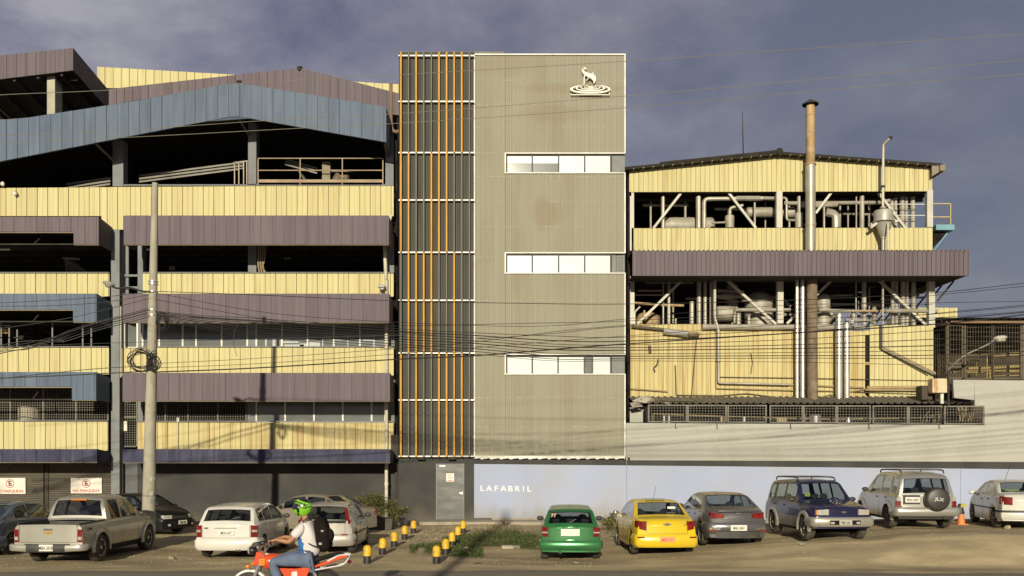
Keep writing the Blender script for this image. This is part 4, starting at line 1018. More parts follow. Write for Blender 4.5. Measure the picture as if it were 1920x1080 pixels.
q = P(1590.5, 793, 40.5); m = MB(); m.lathe([(0, 0), (.12, 0), (.12, .2), (.08, .27), (0, .27)], q, n=16); tagp(m.build('vent_cowl', SILV, smooth=True), 'small silver pot behind the wire mesh, right of the fat one', 'vent')
for (a, b, lab) in ((1351.5, 1359.5, 'small cream box behind the wire mesh left of centre'), (1457, 1475, 'long cream box lying behind the wire mesh beside the fat silver pot')):
    m = MB(); m.pbox(a, b, 781 if a < 1400 else 784, 793, 40.5, 40.7); m.pbox(a+1, b-1, 785, 787, 40.48, 40.5)
    tagp(m.build('junction_box', mat('cream_box', (.45, .37, .2), .6), bevel=.01), lab, 'box')
m = MB()
for i in range(12):
    x = 1725+random.uniform(0, 38); m.tube(catmull([P(x, 793, 40.3), P(x+random.uniform(-4, 8), 782, 40.3), P(x+random.uniform(0, 20), 770+random.uniform(0, 10), 40.3)], 4), .015, 5)
for i in range(10):
    x = 1795+random.uniform(0, 26); m.tube(catmull([P(x, 790, 40.2), P(x+random.uniform(-6, 6), 775, 40.2), P(x+random.uniform(-8, 6), 752+random.uniform(0, 6), 40.2)], 4), .02, 5)
part(m, 'loose_cable', mat('tan_cable', (.3, .24, .14), .6), pb)
# dark recess right of the lean-to where the wall steps
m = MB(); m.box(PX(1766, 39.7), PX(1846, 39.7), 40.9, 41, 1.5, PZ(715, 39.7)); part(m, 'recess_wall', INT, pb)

# ------------------------------------------------------------ tall things on and beside the process building
ch_ = thing('chimney_stack', 'tall rusty topped chimney with conical rain cap rising in front of the process building', 'chimney', (PX(1520, YR-.6), YR-.6, PZ(752, YR-.6)))
YS = YR-.6
def addp(mb, name, mt, root, **k):
    o = mb.build(name, mt, None, **k); o.data.transform(Matrix.Translation(-world_loc(root))); setparent(o, root); return o
m = MB(); m.tube([P(1523.5, 752, YS), P(1522.5, 517, YS)], .235, 20); m.tube([P(1523.5, 747, YS), P(1523.5, 752, YS)], .3, 12); addp(m, 'lower_flue', BRN, ch_, smooth=True)
m = MB(); m.tube([P(1520, 500, YS), P(1519.5, 310, YS)], .225, 20)
for y in (422, 420): m.tube([P(1519.8, y-1, YS), P(1519.8, y+1, YS)], .245, 20)
addp(m, 'middle_flue', PIPE, ch_, smooth=True)
m = MB(); m.tube([P(1522.5, 517, YS), P(1520, 500, YS)], .225, 20); addp(m, 'flue_offset', BRN, ch_, smooth=True)
m = MB(); m.tube([P(1519.5, 310, YS), P(1519.5, 194, YS)], .2, 20)
for y in (250, 216, 288): m.tube([P(1519.5, y-.6, YS), P(1519.5, y+.6, YS)], .212, 20)
m.tube([P(1519.5, 307, YS), P(1519.5, 310, YS)], .26, 16)
addp(m, 'rusty_flue', RUST, ch_, smooth=True)
q = P(1519.5, 192, YS); m = MB(); m.lathe([(.36, -.12), (.36, -.06), (.02, .14), (0, .14)], q, n=28); m.lathe([(.355, -.12), (.02, .12), (0, .12)], q, n=28)
for a in (0, 2, 4): m.bar((q.x+.2*math.cos(a), q.y+.2*math.sin(a), q.z-.16), (q.x+.2*math.cos(a), q.y+.2*math.sin(a), q.z+.02), .03)
addp(m, 'rain_cap', INT2, ch_, smooth=True)
def flue(lab, xs, y0, y1, r, top=None, rings=(), mt=SILV):
    Y = YR-.45; m = MB()
    if top:
        q = [P(*p) for p in top]+[P(xs, y0, Y)]; m.tube(catmull(q, 4), r, 14)
    m.tube([P(xs, y0, Y), P(xs, y1, Y)], r, 14)
    for y in rings: m.tube([P(xs, y-.8, Y), P(xs, y+.8, Y)], r*1.1, 14)
    tagp(m.build('flue_pipe', mt, smooth=True), lab, 'pipe')
flue('left one of the slim twin silver pipes left of the chimney', 1494.5, 518, 750, .085, rings=(713, 727, 736))
flue('right one of the slim twin silver pipes left of the chimney', 1505, 518, 752, .105, rings=(713, 727))
flue('thick silver pipe with a bent elbow top, right of the chimney', 1573, 596, 752, .15, top=[(1556, 604, YR+.9), (1568, 592, YR+.2), (1573, 590, YR-.4)], rings=(640, 620, 712, 727))
flue('thick straight silver pipe beside the elbow pipe', 1588, 606, 752, .135, rings=(640, 620, 712, 727))
# slender vent with hopper
hp = thing('hopper', 'galvanised cone hopper with a tall bent vent pole in front of the right-hand cladding', 'hopper', (PX(1655, YR-.5), YR-.5, PZ(470, YR-.5)))
YH = YR-.5
q = P(1656, 455, YH); m = MB(); zz = lambda y: PZ(y, YH)-q.z
m.lathe([(0, zz(446)), (.1, zz(446)), (.40, zz(417)), (.50, zz(417)), (.50, zz(415.5)), (.42, zz(415.5)), (.42, zz(397)), (.40, zz(395.5)), (.1, zz(394.5)), (0, zz(394))], q, n=28); m.lathe([(.1, zz(446)), (.11, zz(445)), (.11, zz(448)), (.08, zz(449)), (.08, zz(470)), (0, zz(470))], q, n=14)
addp(m, 'hopper_body', mat('hopper_grey', (.42, .40, .34), .5, metal=.3, var=.12, dirt=(.25, .2, .12), damt=.4), hp, smooth=True, fix=True, angle=30)
m = MB(); m.bar(P(1632, 427, YH-.1), P(1645, 417, YH-.1), .12); m.bar(P(1632, 421, YH+.1), P(1684, 414, YH+.2), .1); m.bar(P(1664.5, 418, YH-.46), P(1664.5, 470, YH-.46), .06)
for y in (438, 451, 458, 465): m.ell(P(1665.5, y, YH-.4), (.05, .05, .05), 6, 4)
addp(m, 'support', STEELW, hp)
m = MB(); m.tube([P(1655.5, 393, YH), P(1656, 300, YH), P(1656.5, 272, YH)]+[P(1659, 269, YH), P(1670, 258, YH)], .07, 8); m.tube([P(1655.7, 388, YH), P(1655.7, 391, YH)], .14, 10); m.tube([P(1667.5, 260.5, YH), P(1671, 257, YH)], .085, 8, 1)
addp(m, 'vent_pole', [PIPE, INT2], hp, smooth=True)
m = MB(); m.bar(P(1647, 361, YR-.02), P(1655.5, 351, YH), .03); m.tube([P(1655.5, 348, YH), P(1655.5, 352, YH)], .1, 8)
addp(m, 'clamp', INT2, hp)
m = MB(); Y = YR+4; m.tube([P(1394, 300, Y), P(1392.5, 240, Y), P(1392, 210, Y)], [.035, .025, .012], 6); m.tube([P(1394, 300, Y), P(1394, 297, Y)], .12, 8)
tagp(m.build('lightning_rod', INT2), 'thin upright lightning rod on the left slope of the process roof', 'rod')
# rusty cream cabinet on a post
YX = 39.35
cb = thing('control_cabinet', 'cream steel cabinet with a rust streak on a white post above the lean-to roof', 'cabinet', P(1763, 757, YX))
m = MB(); m.pbox(1748.5, 1778.5, 709.5, 736.5, YX, YX+.5); addp(m, 'housing', mat('rusty_cream', (.62, .52, .34), .6, var=.05, dirt=(.42, .2, .04), damt=.8, dsc=(1.6, 1, .7), dscale=1.9, dlo=.52, dhi=.62), cb, bevel=.025)
m = MB(); m.tube([P(1766, 737, YX+.2), P(1766, 757, YX+.2)], .075, 10); addp(m, 'post', WHT, cb, smooth=True)
m = MB(); m.pbox(1728.5, 1748, 723, 749, YX+.5, YX+1.1); addp(m, 'rear_box', mat('brown_box', (.06, .045, .03), .7), cb)
# far yellow hall
m = MB(); ribbed(m, PX(1722, 70), PX(1795, 70), PZ(577, 70), PZ(598, 70), 70, .4, back=6)
m.box(PX(1722, 70), PX(1785, 70), 71, 76, 0, PZ(598, 70), 1)
tagp(m.build('distant_hall', [YEL, YSEAM]), 'yellow wall of a distant hall peeping out right of the process building', 'building')
# wire cage shed
YK = 41.5
cg = thing('wire_cage', 'tall wire mesh cage under a dark corrugated roof at the far right', 'cage', (PX(1850, YK), YK, PZ(710, YK)))
def cage(a, b, y0, y1, Y=YK):
    m = MB(); gridmesh(m, PX(a, Y), PX(b, Y), PZ(y1, Y), PZ(y0, Y), Y, .125, .21, .009)
    for x in (a, b): m.box(PX(x, Y)-.04, PX(x, Y)+.04, Y-.04, Y+.04, PZ(y1, Y), PZ(y0, Y))
    for z in (y0, y1): m.box(PX(a, Y)+.041, PX(b, Y)-.041, Y-.035, Y+.035, PZ(z, Y)-.04, PZ(z, Y)+.04)
    addp(m, 'mesh_panel', MESHD, cg)
cage(1777, 1804, 610, 682); cage(1777, 1804, 688, 709); cage(1809, 1860, 605, 710); cage(1861.5, 1914, 606, 710); cage(1917, 1990, 606, 712)
m = MB()   # left side running back, as mesh
Ya, Yb_ = YK, YK+3.2; X = PX(1776, YK)
for i in range(18):
    y = Ya+(Yb_-Ya)*i/17; m.box(X-.008, X+.008, y-.008, y+.008, PZ(706, YK), PZ(604, YK)-.02)
for i in range(22):
    z = PZ(706, YK)+(PZ(604, YK)-PZ(706, YK))*i/21; m.box(X-.008, X+.008, Ya, Yb_, z-.008, z+.008)
for y in (Ya+.05, Yb_): m.box(X-.05, X+.03, y-.04, y+.04, PZ(710, YK), PZ(602, YK))
addp(m, 'side_mesh', MESHD, cg)
m = MB(); X0, X1 = PX(1779, YK), PX(1990, YK); za, zb = PZ(601, YK), PZ(601, YK)+.62
x = X0; pr = []
while x < X1:
    for dx, dz in ((0, 0), (.16, 0), (.2, .05), (.27, .05), (.31, 0)): pr.append((x+dx, dz))
    x += .33
m.grid([[(a, YK-.35, za+b+(.0)) for a, b in pr], [(a+.5*(a < X0+.01), YK+3.4, zb+b) for a, b in pr]]); m.grid([[(a, YK-.35, za+b-.015) for a, b in pr], [(a, YK+3.4, zb+b-.015) for a, b in pr]], flip=True)
addp(m, 'roof', ROOFD, cg)
m = MB(); m.box(X0-.05, X1, YK-.3, YK-.22, za-.16, za-.06); m.bar((X-.04, YK-.2, za-.15), (X-.04, YK+3.3, za-.1), .09)
for k in range(1, 5): m.bar((X0, YK+k*.75, za-.05+.13*k), (X1, YK+k*.75, za-.05+.13*k), .08)
addp(m, 'eaves_beam', mat('red_brown_beam', (.2, .13, .07), .7, dirt=(.25, .07, .03), damt=.5), cg)
m = MB(); m.box(X+.1, X1, YK+3.3, YK+3.4, 0, zb-.1); addp(m, 'back_wall', mat('brown_back', (.055, .042, .026), .9, var=.4, nscale=1.5), cg)
m = MB()
for (p0, p1, w) in (((1815, 691), (1990, 684), .12), ((1857, 668), (1990, 660), .07), ((1811, 696), (1990, 694), .06), ((1850, 668), (1850, 709), .08), ((1856, 690), (1856, 709), .12), ((1830, 680), (1830, 705), .05), ((1800, 699), (1844, 697), .06), ((1776, 700), (1800, 696), .06), ((1887, 697), (1990, 700), .05), ((1800, 666), (1990, 656), .06), ((1862, 705), (1990, 702), .05)):
    m.bar(P(*p0, YK+1.4), P(*p1, YK+1.4), w)
addp(m, 'inner_pipework', mat('mustard_pipe', (.34, .25, .08), .6, var=.2), cg)
# street lamps
sl = thing('street_lamp', 'cobra head street lamp on a long slanting arm in front of the wire cage', 'lamp', P(1806, 668, 38.8))
YZ = 38.8
m = MB(); m.tube(catmull([P(1778, 694, YZ+.5), P(1806, 668, YZ), P(1850, 647, YZ), P(1866, 636, YZ)], 4), .035, 8); addp(m, 'arm', mat('arm_grey', (.2, .19, .16), .5), sl, smooth=True)
m = MB(); m.bar(P(1778, 695, YZ+.5), P(1778, 760, YZ+.55), .08); addp(m, 'mast', INT2, sl)
m = MB(); q = P(1875.5, 636, YZ); m.ell(q+Vector((0, 0, .06)), (.31, .15, .10), 16, 8, rot=Matrix.Rotation(R(-6), 3, 'Y')); m.ell(q+Vector((.02, 0, -.04)), (.22, .12, .11), 14, 8, 1)
addp(m, 'lamp_head', [mat('lamp_shell', (.45, .42, .35), .4), mat('lamp_bowl', (.33, .29, .2), .15)], sl, smooth=True)

# ------------------------------------------------------------ poles and cables
YPL = F/60.0
def pole(name, lab, X, Y, z0, ztop, r0, r1, cat='pole'):
    t = thing(name, lab, cat, (X, Y, z0))
    m = MB(); m.tube([(0, 0, -.3), (0, 0, 0), (0, 0, (ztop-z0)*.5), (0, 0, ztop-z0)], [r0, r0, (r0+r1)/2, r1], 24)
    m.build('shaft', CONC, t, smooth=True); return t
zb = gz(PX(278, YPL), YPL)-.16
up = pole('utility_pole', 'tall tapering concrete pole with cable coils in front of the yellow building', PX(277.5, YPL), YPL, zb, PZ(343, YPL), .215, .09)
up.rotation_euler = (0, .0195, 0)
def lean(px): pass
m = MB()
for y in (547, 581, 591, 528, 533): m.tube([(0, 0, PZ(y+1, YPL)-zb), (0, 0, PZ(y-1, YPL)-zb)], .15, 20)
m.tube([(0, 0, PZ(929, YPL)-zb), (0, 0, PZ(930, YPL)-zb)], .2, 20, 1)
m.build('steel_band', [SILV, INT2], up, smooth=True)
m = MB(); X = up.location.x
def lp(px, py, dy=0): q = P(px, py, YPL); return Vector((q.x-X, dy, q.z-zb))
m.tube(catmull([lp(210, 540, -.6), lp(222, 547, -.5), lp(240, 543, -.3), lp(262, 548, -.15), lp(281, 548, -.12)], 4), .03, 6)
m.build('lamp_arm', INT2, up, smooth=True)
m = MB(); m.ell(lp(211, 540, -.62), (.2, .12, .07), 14, 8, rot=Matrix.Rotation(R(12), 3, 'Y')); m.ell(lp(211, 544, -.62), (.12, .1, .06), 12, 6, 0)
m.build('lamp_head', mat('lamp_shell2', (.3, .28, .24), .5), up, smooth=True)
m = MB()
for i in range(9):
    m = MB(); zc = PZ(914+random.uniform(-28, 30), YPL)-zb; a = random.uniform(.2, 1.0); w = random.uniform(.05, .12); h = random.uniform(.05, .2); r = .203
    rr = lambda z: .218-.0118*z
    q = [( (rr(zz_)+.003)*math.sin(t), -(rr(zz_)+.003)*math.cos(t), zz_) for t, zz_ in ((a, zc), (a+w/.2, zc), (a+w/.2, zc+h), (a, zc+h))]
    m.add(q, [(0, 1, 2, 3)], 0)
    m.build('pasted_bill', [mat('old_paper', (.5, .47, .38), .8), mat('blue_paper', (.2, .23, .27), .8), mat('torn_paper', (.36, .32, .24), .9)][i % 3], up)
# coils of cable on the pole
def coil(lab, px, py, rx, ry, n, dy=-.2):
    m = MB()
    for i in range(n):
        ox, oy = random.uniform(-3, 3), random.uniform(-3, 3); a = rx*random.uniform(.45, 1.1); b = ry*random.uniform(.5, 1.15); ph = random.uniform(0, 6)
        pts = [lp(px+ox+a*math.cos(t*.35+ph)+random.uniform(-.8, .8), py+oy+b*math.sin(t*.35+ph), dy+random.uniform(-.05, .05)) + Vector((X, YPL, zb)) for t in range(18)]
        m.tube(pts, .013, 5)
    tagp(m.build('cable_coil', BLACK), lab, 'coil')
coil('round coil of black cable hanging low on the left of the concrete pole', 270, 678, 24, 22, 9, -.21)
coil('coil of black cable looping to the right of the pole, level with the lower coil', 293, 681, 14, 22, 5, -.25)
coil('tangled cable loops bulging right of the pole under the mauve canopy', 309, 605, 13, 20, 6, -.22)
def cable(lab, pts, r=.011, Y=YPL, mt=BLACK, group=None, dy=0):
    pts = [tuple(p) for p in pts]
    def ext(p, o, k): return tuple(u+(u-v)*k for u, v in zip(p, o))
    if pts[-1][0] >= 2150: pts.append(ext(pts[-1], pts[-2], 2.2))
    if pts[-1][0] <= -120: pts.append(ext(pts[-1], pts[-2], 2.0))
    if pts[0][0] <= -120: pts.insert(0, ext(pts[0], pts[1], 2.0))
    m = MB(); q = catmull([P(p[0], p[1], (p[2] if len(p) > 2 else Y)+dy) for p in pts], 8)
    m.tube(q, r, 5); tagp(m.build('overhead_cable', mt), lab, 'cable', group)
g3 = 'pale power lines across the sky'
cable('highest pale power line crossing the whole street', [(-200, 192, 19), (0, 178, 19), (205, 169, 19), (748, 140, 19), (1173, 115, 19), (1500, 92, 19), (1920, 64, 19), (2150, 48, 19)], .0062, mt=CABL, group=g3)
cable('middle pale power line crossing just below the emblem', [(-200, 268, 19), (0, 255, 19), (250, 243, 19), (500, 226, 19), (748, 213, 19), (1173, 180, 19), (1560, 146, 19), (1920, 112, 19), (2150, 90, 19)], .0062, mt=CABL, group=g3)
cable('lowest pale power line, passing closest above the process roof', [(-200, 280, 19), (0, 268, 19), (250, 257, 19), (570, 240, 19), (748, 231, 19), (1173, 202, 19), (1560, 168, 19), (1920, 139, 19), (2150, 120, 19)], .0062, mt=CABL, group=g3)
gc = 'black cables strung from the concrete pole'
C = [
 ('topmost black cable leaving the pole to the right', [(284, 546), (480, 553), (740, 564), (1000, 569), (1173, 570), (1480, 563), (1750, 549), (1920, 531), (2150, 508)], .011),
 ('second black cable from the top on the right of the pole', [(284, 560), (420, 585), (560, 606), (740, 611), (1000, 606), (1173, 602), (1480, 582), (1750, 554), (1920, 537), (2150, 515)], .009),
 ('straight cable level with the horizontal drum on the right', [(284, 548), (500, 586), (740, 604), (1000, 612), (1173, 598), (1300, 585), (1480, 572), (1680, 569), (1920, 565), (2150, 562)], .008),
 ('cable meeting the corner of the wire cage roof from below', [(284, 590), (480, 603), (740, 622), (890, 634), (1040, 625), (1173, 612), (1480, 598), (1700, 592), (1920, 575), (2150, 557)], .009),
]
for lab, p, r in C: cable(lab, p, r, group=gc)
for i, (yr, yc_, y2, r) in enumerate([(628, 634, 586, .010), (634, 642, 598, .016), (643, 648, 618, .010), (651, 652, 634, .013), (656, 657, 646, .016), (663, 664, 655, .010), (668, 668, 664, .014), (672, 673, 670, .011), (678, 676, 682, .008)]):
    pts = [(288, 583+i*2), (380, 592+i*3), (480, 597+i*4.2), (740, 616+i*4.8), (890, 624+i*5), (1040, yc_-4+i*.6), (1173, yc_+(yr-yc_)*.3), (1480, yr+(y2-yr)*.25), (1750, y2+2), (1920, y2-14+i*1.5), (2150, y2-40+i*3)]
    cable(['topmost', 'second', 'third', 'fourth', 'middle', 'sixth', 'seventh', 'eighth', 'lowest'][i]+' cable of the dense bundle where it crosses the big yellow wall', pts, r, group='dense cable bundle', dy=-.05+.02*i)
cable('thick black cable rising rightwards from low on the pole', [(284, 698), (480, 690), (740, 674), (890, 667), (1040, 655), (1173, 645), (1480, 625), (1750, 608), (1920, 590), (2150, 560)], .02, group=gc)
cable('thin cable just above the thick rising one', [(284, 682), (480, 672), (740, 654), (890, 641), (1040, 622), (1173, 610), (1480, 588), (1750, 570)], .008, group=gc, dy=.3)
cable('thin cable between the pole and the tower base of the bundle', [(284, 690), (480, 682), (740, 664), (1040, 640), (1173, 630), (1480, 608), (1750, 596), (2150, 566)], .008, group=gc, dy=.2)
# to the left of the pole
for i, (y0, y1) in enumerate(((663, 592), (658, 588), (652, 586), (648, 600), (655, 596), (660, 584))):
    cable('one of the cables in the bundle drooping left of the pole', [(278, y1-6), (235, y1+6), (180, y1+20), (120, y1+40), (60, y0-12+i), (0, y0), (-120, y0+34)], .011+.004*(i % 3 == 0), group='left cable bundle', dy=-.05*i)
for lab, p, r in [('upper left cable crossing the blue canopy', [(278, 548), (200, 556), (100, 563), (0, 568), (-120, 575)], .010),
                  ('second left cable crossing the blue canopy', [(278, 553), (200, 566), (100, 573), (0, 574), (-120, 575)], .010),
                  ('third left cable dipping to the window row', [(278, 560), (200, 580), (120, 598), (0, 616), (-120, 630)], .010),
                  ('cable running left low over the yellow third band', [(278, 686), (200, 690), (120, 697), (0, 710), (-120, 725)], .012),
                  ('thick cable running left over the lower blue canopy', [(278, 696), (200, 700), (120, 704), (0, 709), (-120, 715)], .018),
                  ('thin level cable crossing behind the pole at window height', [(760, 628), (470, 636), (278, 641), (120, 646), (0, 650), (-120, 652)], .008)]:
    cable(lab, p, r, group=gc, dy=-.1)
cable('thin loop of cable hanging over the second window row', [(450, 604), (440, 620), (438, 640), (440, 655), (445, 668)], .008)
# second pole beside the photographer, throws the shadow on the ground
pole('utility_pole', 'concrete pole outside the picture that throws the long shadow up the blue wall', -3.5, -1.6, 0, 11.9, .2, .11)
# ------------------------------------------------------------ vehicles
def paint(name, c, metal=.35, rough=.35, dust=.35):
    return mat(name, c, rough, metal=metal, var=.04, nscale=1.5, dirt=(.25, .215, .155), damt=dust*.75, dscale=2.2, dlo=.42, dhi=.75, coat=.6)
def cglass():
    m = bpy.data.materials.new('car_glass'); m.use_nodes = True; t = m.node_tree; t.nodes.clear()
    o = t.nodes.new('ShaderNodeOutputMaterial'); a = t.nodes.new('ShaderNodeBsdfTransparent'); g = t.nodes.new('ShaderNodeBsdfGlossy'); x = t.nodes.new('ShaderNodeMixShader'); fr = t.nodes.new('ShaderNodeLayerWeight'); pw = t.nodes.new('ShaderNodeMath'); pw.operation = 'POWER'; ma = t.nodes.new('ShaderNodeMath'); ma.operation = 'MULTIPLY_ADD'
    a.inputs[0].default_value = (.58, .62, .60, 1); g.inputs['Roughness'].default_value = .03; g.inputs[0].default_value = (.9, .92, .95, 1); fr.inputs[0].default_value = .5; pw.inputs[1].default_value = 3.2; ma.inputs[1].default_value = .85; ma.inputs[2].default_value = .06
    t.links.new(fr.outputs['Facing'], pw.inputs[0]); t.links.new(pw.outputs[0], ma.inputs[0]); t.links.new(ma.outputs[0], x.inputs[0]); t.links.new(a.outputs[0], x.inputs[1]); t.links.new(g.outputs[0], x.inputs[2]); t.links.new(x.outputs[0], o.inputs[0]); return m
CG = cglass()
TYRE = mat('tyre_rubber', (.03, .028, .025), .85, var=.3, nscale=6, dirt=(.16, .13, .09), damt=.65, dscale=4, dlo=.4)
ALLOY = mat('alloy_rim', (.62, .60, .55), .4, metal=.1, var=.1, dirt=(.25, .2, .14), damt=.4, dscale=6)
STRIM = mat('black_rim', (.04, .038, .035), .5, var=.2)
PLB = mat('black_plastic', (.035, .033, .03), .55, var=.15, nscale=5, dirt=(.16, .13, .09), damt=.4)
CABIN = mat('cabin_lining', (.05, .047, .043), .9, spec=.1)
SEATM = mat('seat_cloth', (.045, .043, .04), .9)
REDL = mat('red_lens', (.17, .012, .009), .25, var=.5, nscale=14, coat=.35, spec=.3); ORL = mat('orange_lens', (.6, .2, .03), .15, coat=.5); CLR = mat('clear_lens', (.52, .50, .45), .12, var=.25, nscale=30, coat=.7, metal=.3)
CHRM = mat('chrome', (.7, .68, .62), .12, metal=.9); GOLD = mat('gold_badge', (.6, .36, .05), .3, metal=.5)
PLT = mat('plate_white', (.68, .66, .58), .5, var=.03); PLO = mat('plate_orange', (.75, .32, .12), .5, var=.03)
def lerp_tab(tab, x):
    if x <= tab[0][0]: return tab[0][1]
    for (a, p), (b, q) in zip(tab, tab[1:]):
        if x <= b: return p+(q-p)*(x-a)/(b-a) if b > a else q
    return tab[-1][1]
def make_wheel(R_, w, style, rimr):
    m = MB(); m.lathe([(R_*.60, -w*.42), (R_*.66, -w*.5), (R_*.9, -w*.5), (R_*.985, -w*.36), (R_, -w*.2), (R_, w*.2), (R_*.985, w*.36), (R_*.9, w*.5), (R_*.66, w*.5), (R_*.60, w*.42)], (0, 0, 0), 'y', 32)
    ty = m.build('tyre', TYRE, None, smooth=True)
    m = MB(); r = R_*.66
    m.lathe([(r, -w*.4), (r*1.0, -w*.48), (r*.93, -w*.45), (r*.88, -w*.12), (0, -w*.10)], (0, 0, 0), 'y', 28, mf=lambda i: 0 if i < 3 else 1)
    m.lathe([(r, -w*.4), (r, w*.4), (0, w*.4)], (0, 0, 0), 'y', 20, 1)
    n = {'five': 5, 'six': 6, 'steel': 8, 'multi': 10}[style]
    for k in range(n):
        a = 2*math.pi*k/n; wd = {'five': .42, 'six': .34, 'steel': .34, 'multi': .17}[style]*r
        c, s_ = math.cos(a), math.sin(a)
        p = [(r*.12, wd*.55), (r*.12, -wd*.55), (r*.93, -wd*.42), (r*.93, wd*.42)]
        v = [(u*c-t*s_, -w*(.36 if u < r*.5 else .43), u*s_+t*c) for u, t in p]; v2 = [(x, -w*.2, z) for x, y, z in v]
        m.add(v+v2, [(0, 1, 2, 3), (7, 6, 5, 4), (0, 4, 5, 1), (1, 5, 6, 2), (2, 6, 7, 3), (3, 7, 4, 0)], 0)
    m.lathe([(r*.2, -w*.3), (r*.2, -w*.44), (r*.12, -w*.47), (0, -w*.47)], (0, 0, 0), 'y', 14)
    ri = m.build('rim', [{'steel': STRIM}.get(style, ALLOY), STRIM], None, smooth=True)
    return ty, ri
WH = {}
def car(name, lab, cat, pos, ang, sp, paint_m, lower=None, group='vehicles parked in front of the factory'):
    """local frame: x=0 rear .. L front, y left +, z up; pos = centre of the rear (or front) bumper on the ground"""
    L_, Wd, top, belt = sp['L'], sp['W']/2, sp['top'], sp['belt']
    root = thing(name, lab, cat, pos, 0, group)
    fx, fy = math.sin(ang), math.cos(ang)      # forward direction
    M = Matrix(((fx, -fy, 0), (fy, fx, 0), (0, 0, 1)))
    root.rotation_euler = M.to_euler()
    xo = sp.get('origin', 0)
    Rw = sp['R']; arch = Rw*1.16; zc = Rw; sill = sp.get('sill', .2); tum = sp.get('tumble', .32)
    bounds = sorted(set([0, L_]+[v for w in sp['side'] for v in w]+list(sp['ws'])+(list(sp['rw']) if sp.get('rw') else [])+list(sp.get('bed', ()))+[p[0] for p in top]))
    st = []
    for a, b in zip(bounds, bounds[1:]):
        n = max(1, round((b-a)/.07)); st += [a+(b-a)*i/n for i in range(n)]
    st.append(L_)
    soft = sp.get('soft', .05)
    def zt(x):
        if x < .02 or x > L_-.02: return lerp_tab(top, x)
        return sum(lerp_tab(top, min(L_, max(0, x+d*soft))) for d in (-1, -.5, 0, .5, 1))/5
    def plan(x):
        return 1-sp.get('pr', .07)*max(0, 1-x/.6)**2-sp.get('pf', .12)*max(0, 1-(L_-x)/.9)**2
    def rows(x, inset=0):
        w = Wd*plan(x); t = zt(x); sh = min(lerp_tab(belt, x), t-.035); h = t-sh
        b = sill+.05*max(0, 1-x/.4)+.04*max(0, 1-(L_-x)/.5)
        for xw in sp['wheels']:
            d = abs(x-xw)
            if d < arch: b = max(b, zc+math.sqrt(arch*arch-d*d))
        b = min(b, sh-.08); i_ = tum*h; d = sh-b
        r = [(0, b), (w-.16, b), (w-.02, b), (w-.004, b+d*.12), (w+.006, b+d*.45), (w, b+d*.75), (w-.022, sh-.02), (w-.045, sh),
             (w-.055-i_*.06, sh+h*.07), (w-.055-i_*.88, sh+h*.84), (w-.075-i_, sh+h*.93), ((w-.10-i_)*.93, t-.008), ((w-.1-i_)*.5, t+.008), (0, t+.014)]
        if inset: r = [(max(0, y-inset), z-(inset if k > 8 else 0)) for k, (y, z) in enumerate(r)]
        return r
    def warp(x, y, z):
        u = min(1, abs(y)/Wd)
        x2 = x+sp.get('br', .11)*u**2.6*max(0, 1-x/.55)-sp.get('bf', .2)*u**2.4*max(0, 1-(L_-x)/.9)
        return (x2-xo, y, z)
    NR = 14
    def cls(x0, x1, k):
        xm = (x0+x1)/2
        for (a, b) in sp['side']:
            if k == 8 and a <= xm <= b: return 'side'
        if k in (11, 12) and sp['ws'][0] <= xm <= sp['ws'][1]: return 'ws'
        if sp.get('rw') and k in (11, 12) and sp['rw'][0] <= xm <= sp['rw'][1]: return 'rw'
        if sp.get('bed') and k >= 10 and sp['bed'][0] <= xm <= sp['bed'][1]: return 'bed'
        if sp.get('lampcol') and k in (9, 10) and sp['lampcol'][0] <= xm <= sp['lampcol'][1]: return 'lc'
        return None
    body = MB(); glass = {}; lc = MB(); blackp = sp.get('bpillar', ())
    low = sp.get('lowrows', 0)
    for sgn in (1, -1):
        for a, b in zip(st, st[1:]):
            ra, rb = rows(a), rows(b)
            for k in range(NR-1):
                q = [warp(a, sgn*ra[k][0], ra[k][1]), warp(b, sgn*rb[k][0], rb[k][1]), warp(b, sgn*rb[k+1][0], rb[k+1][1]), warp(a, sgn*ra[k+1][0], ra[k+1][1])]
                f = [(0, 1, 2, 3)] if sgn < 0 else [(3, 2, 1, 0)]
                c = cls(a, b, k)
                if c is None:
                    mi = 2 if k < 2 else (1 if k < low else 0)
                    if k in (8,) and any(p <= (a+b)/2 <= q_ for p, q_ in blackp): mi = 2
                    body.add(q, f, mi)
                elif c == 'bed': pass
                elif c == 'lc': lc.add(q, f)
                else:
                    key = (c, sgn if c == 'side' else 0, next((i for i, (p, q_) in enumerate(sp['side']) if p <= (a+b)/2 <= q_), 0) if c == 'side' else 0)
                    glass.setdefault(key, MB()).add(q, f)
    for x, fl in ((0, 0), (L_, 1)):
        r = rows(x); cols = [-1, -.92, -.8, -.6, -.3, 0, .3, .6, .8, .92, 1]
        g = [[warp(x, c*y, z) for c in cols] for y, z in r[2:]]
        k0 = len(body.f); body.grid(g, 0, flip=not fl)
    pm = [paint_m, lower or paint_m, PLB]
    body.build('body', pm, root, smooth=True, fix=True, angle=38)
    for key, g in glass.items():
        g.build({'side': 'side_window', 'ws': 'windscreen', 'rw': 'rear_window'}[key[0]], CG, root, smooth=True)
    if lc.f: lc.build('tail_light', REDL, root, smooth=True)
    # cabin lining and seats
    lm = MB(); xa, xb = sp['cab']
    ss = [x for x in st if xa <= x <= xb]
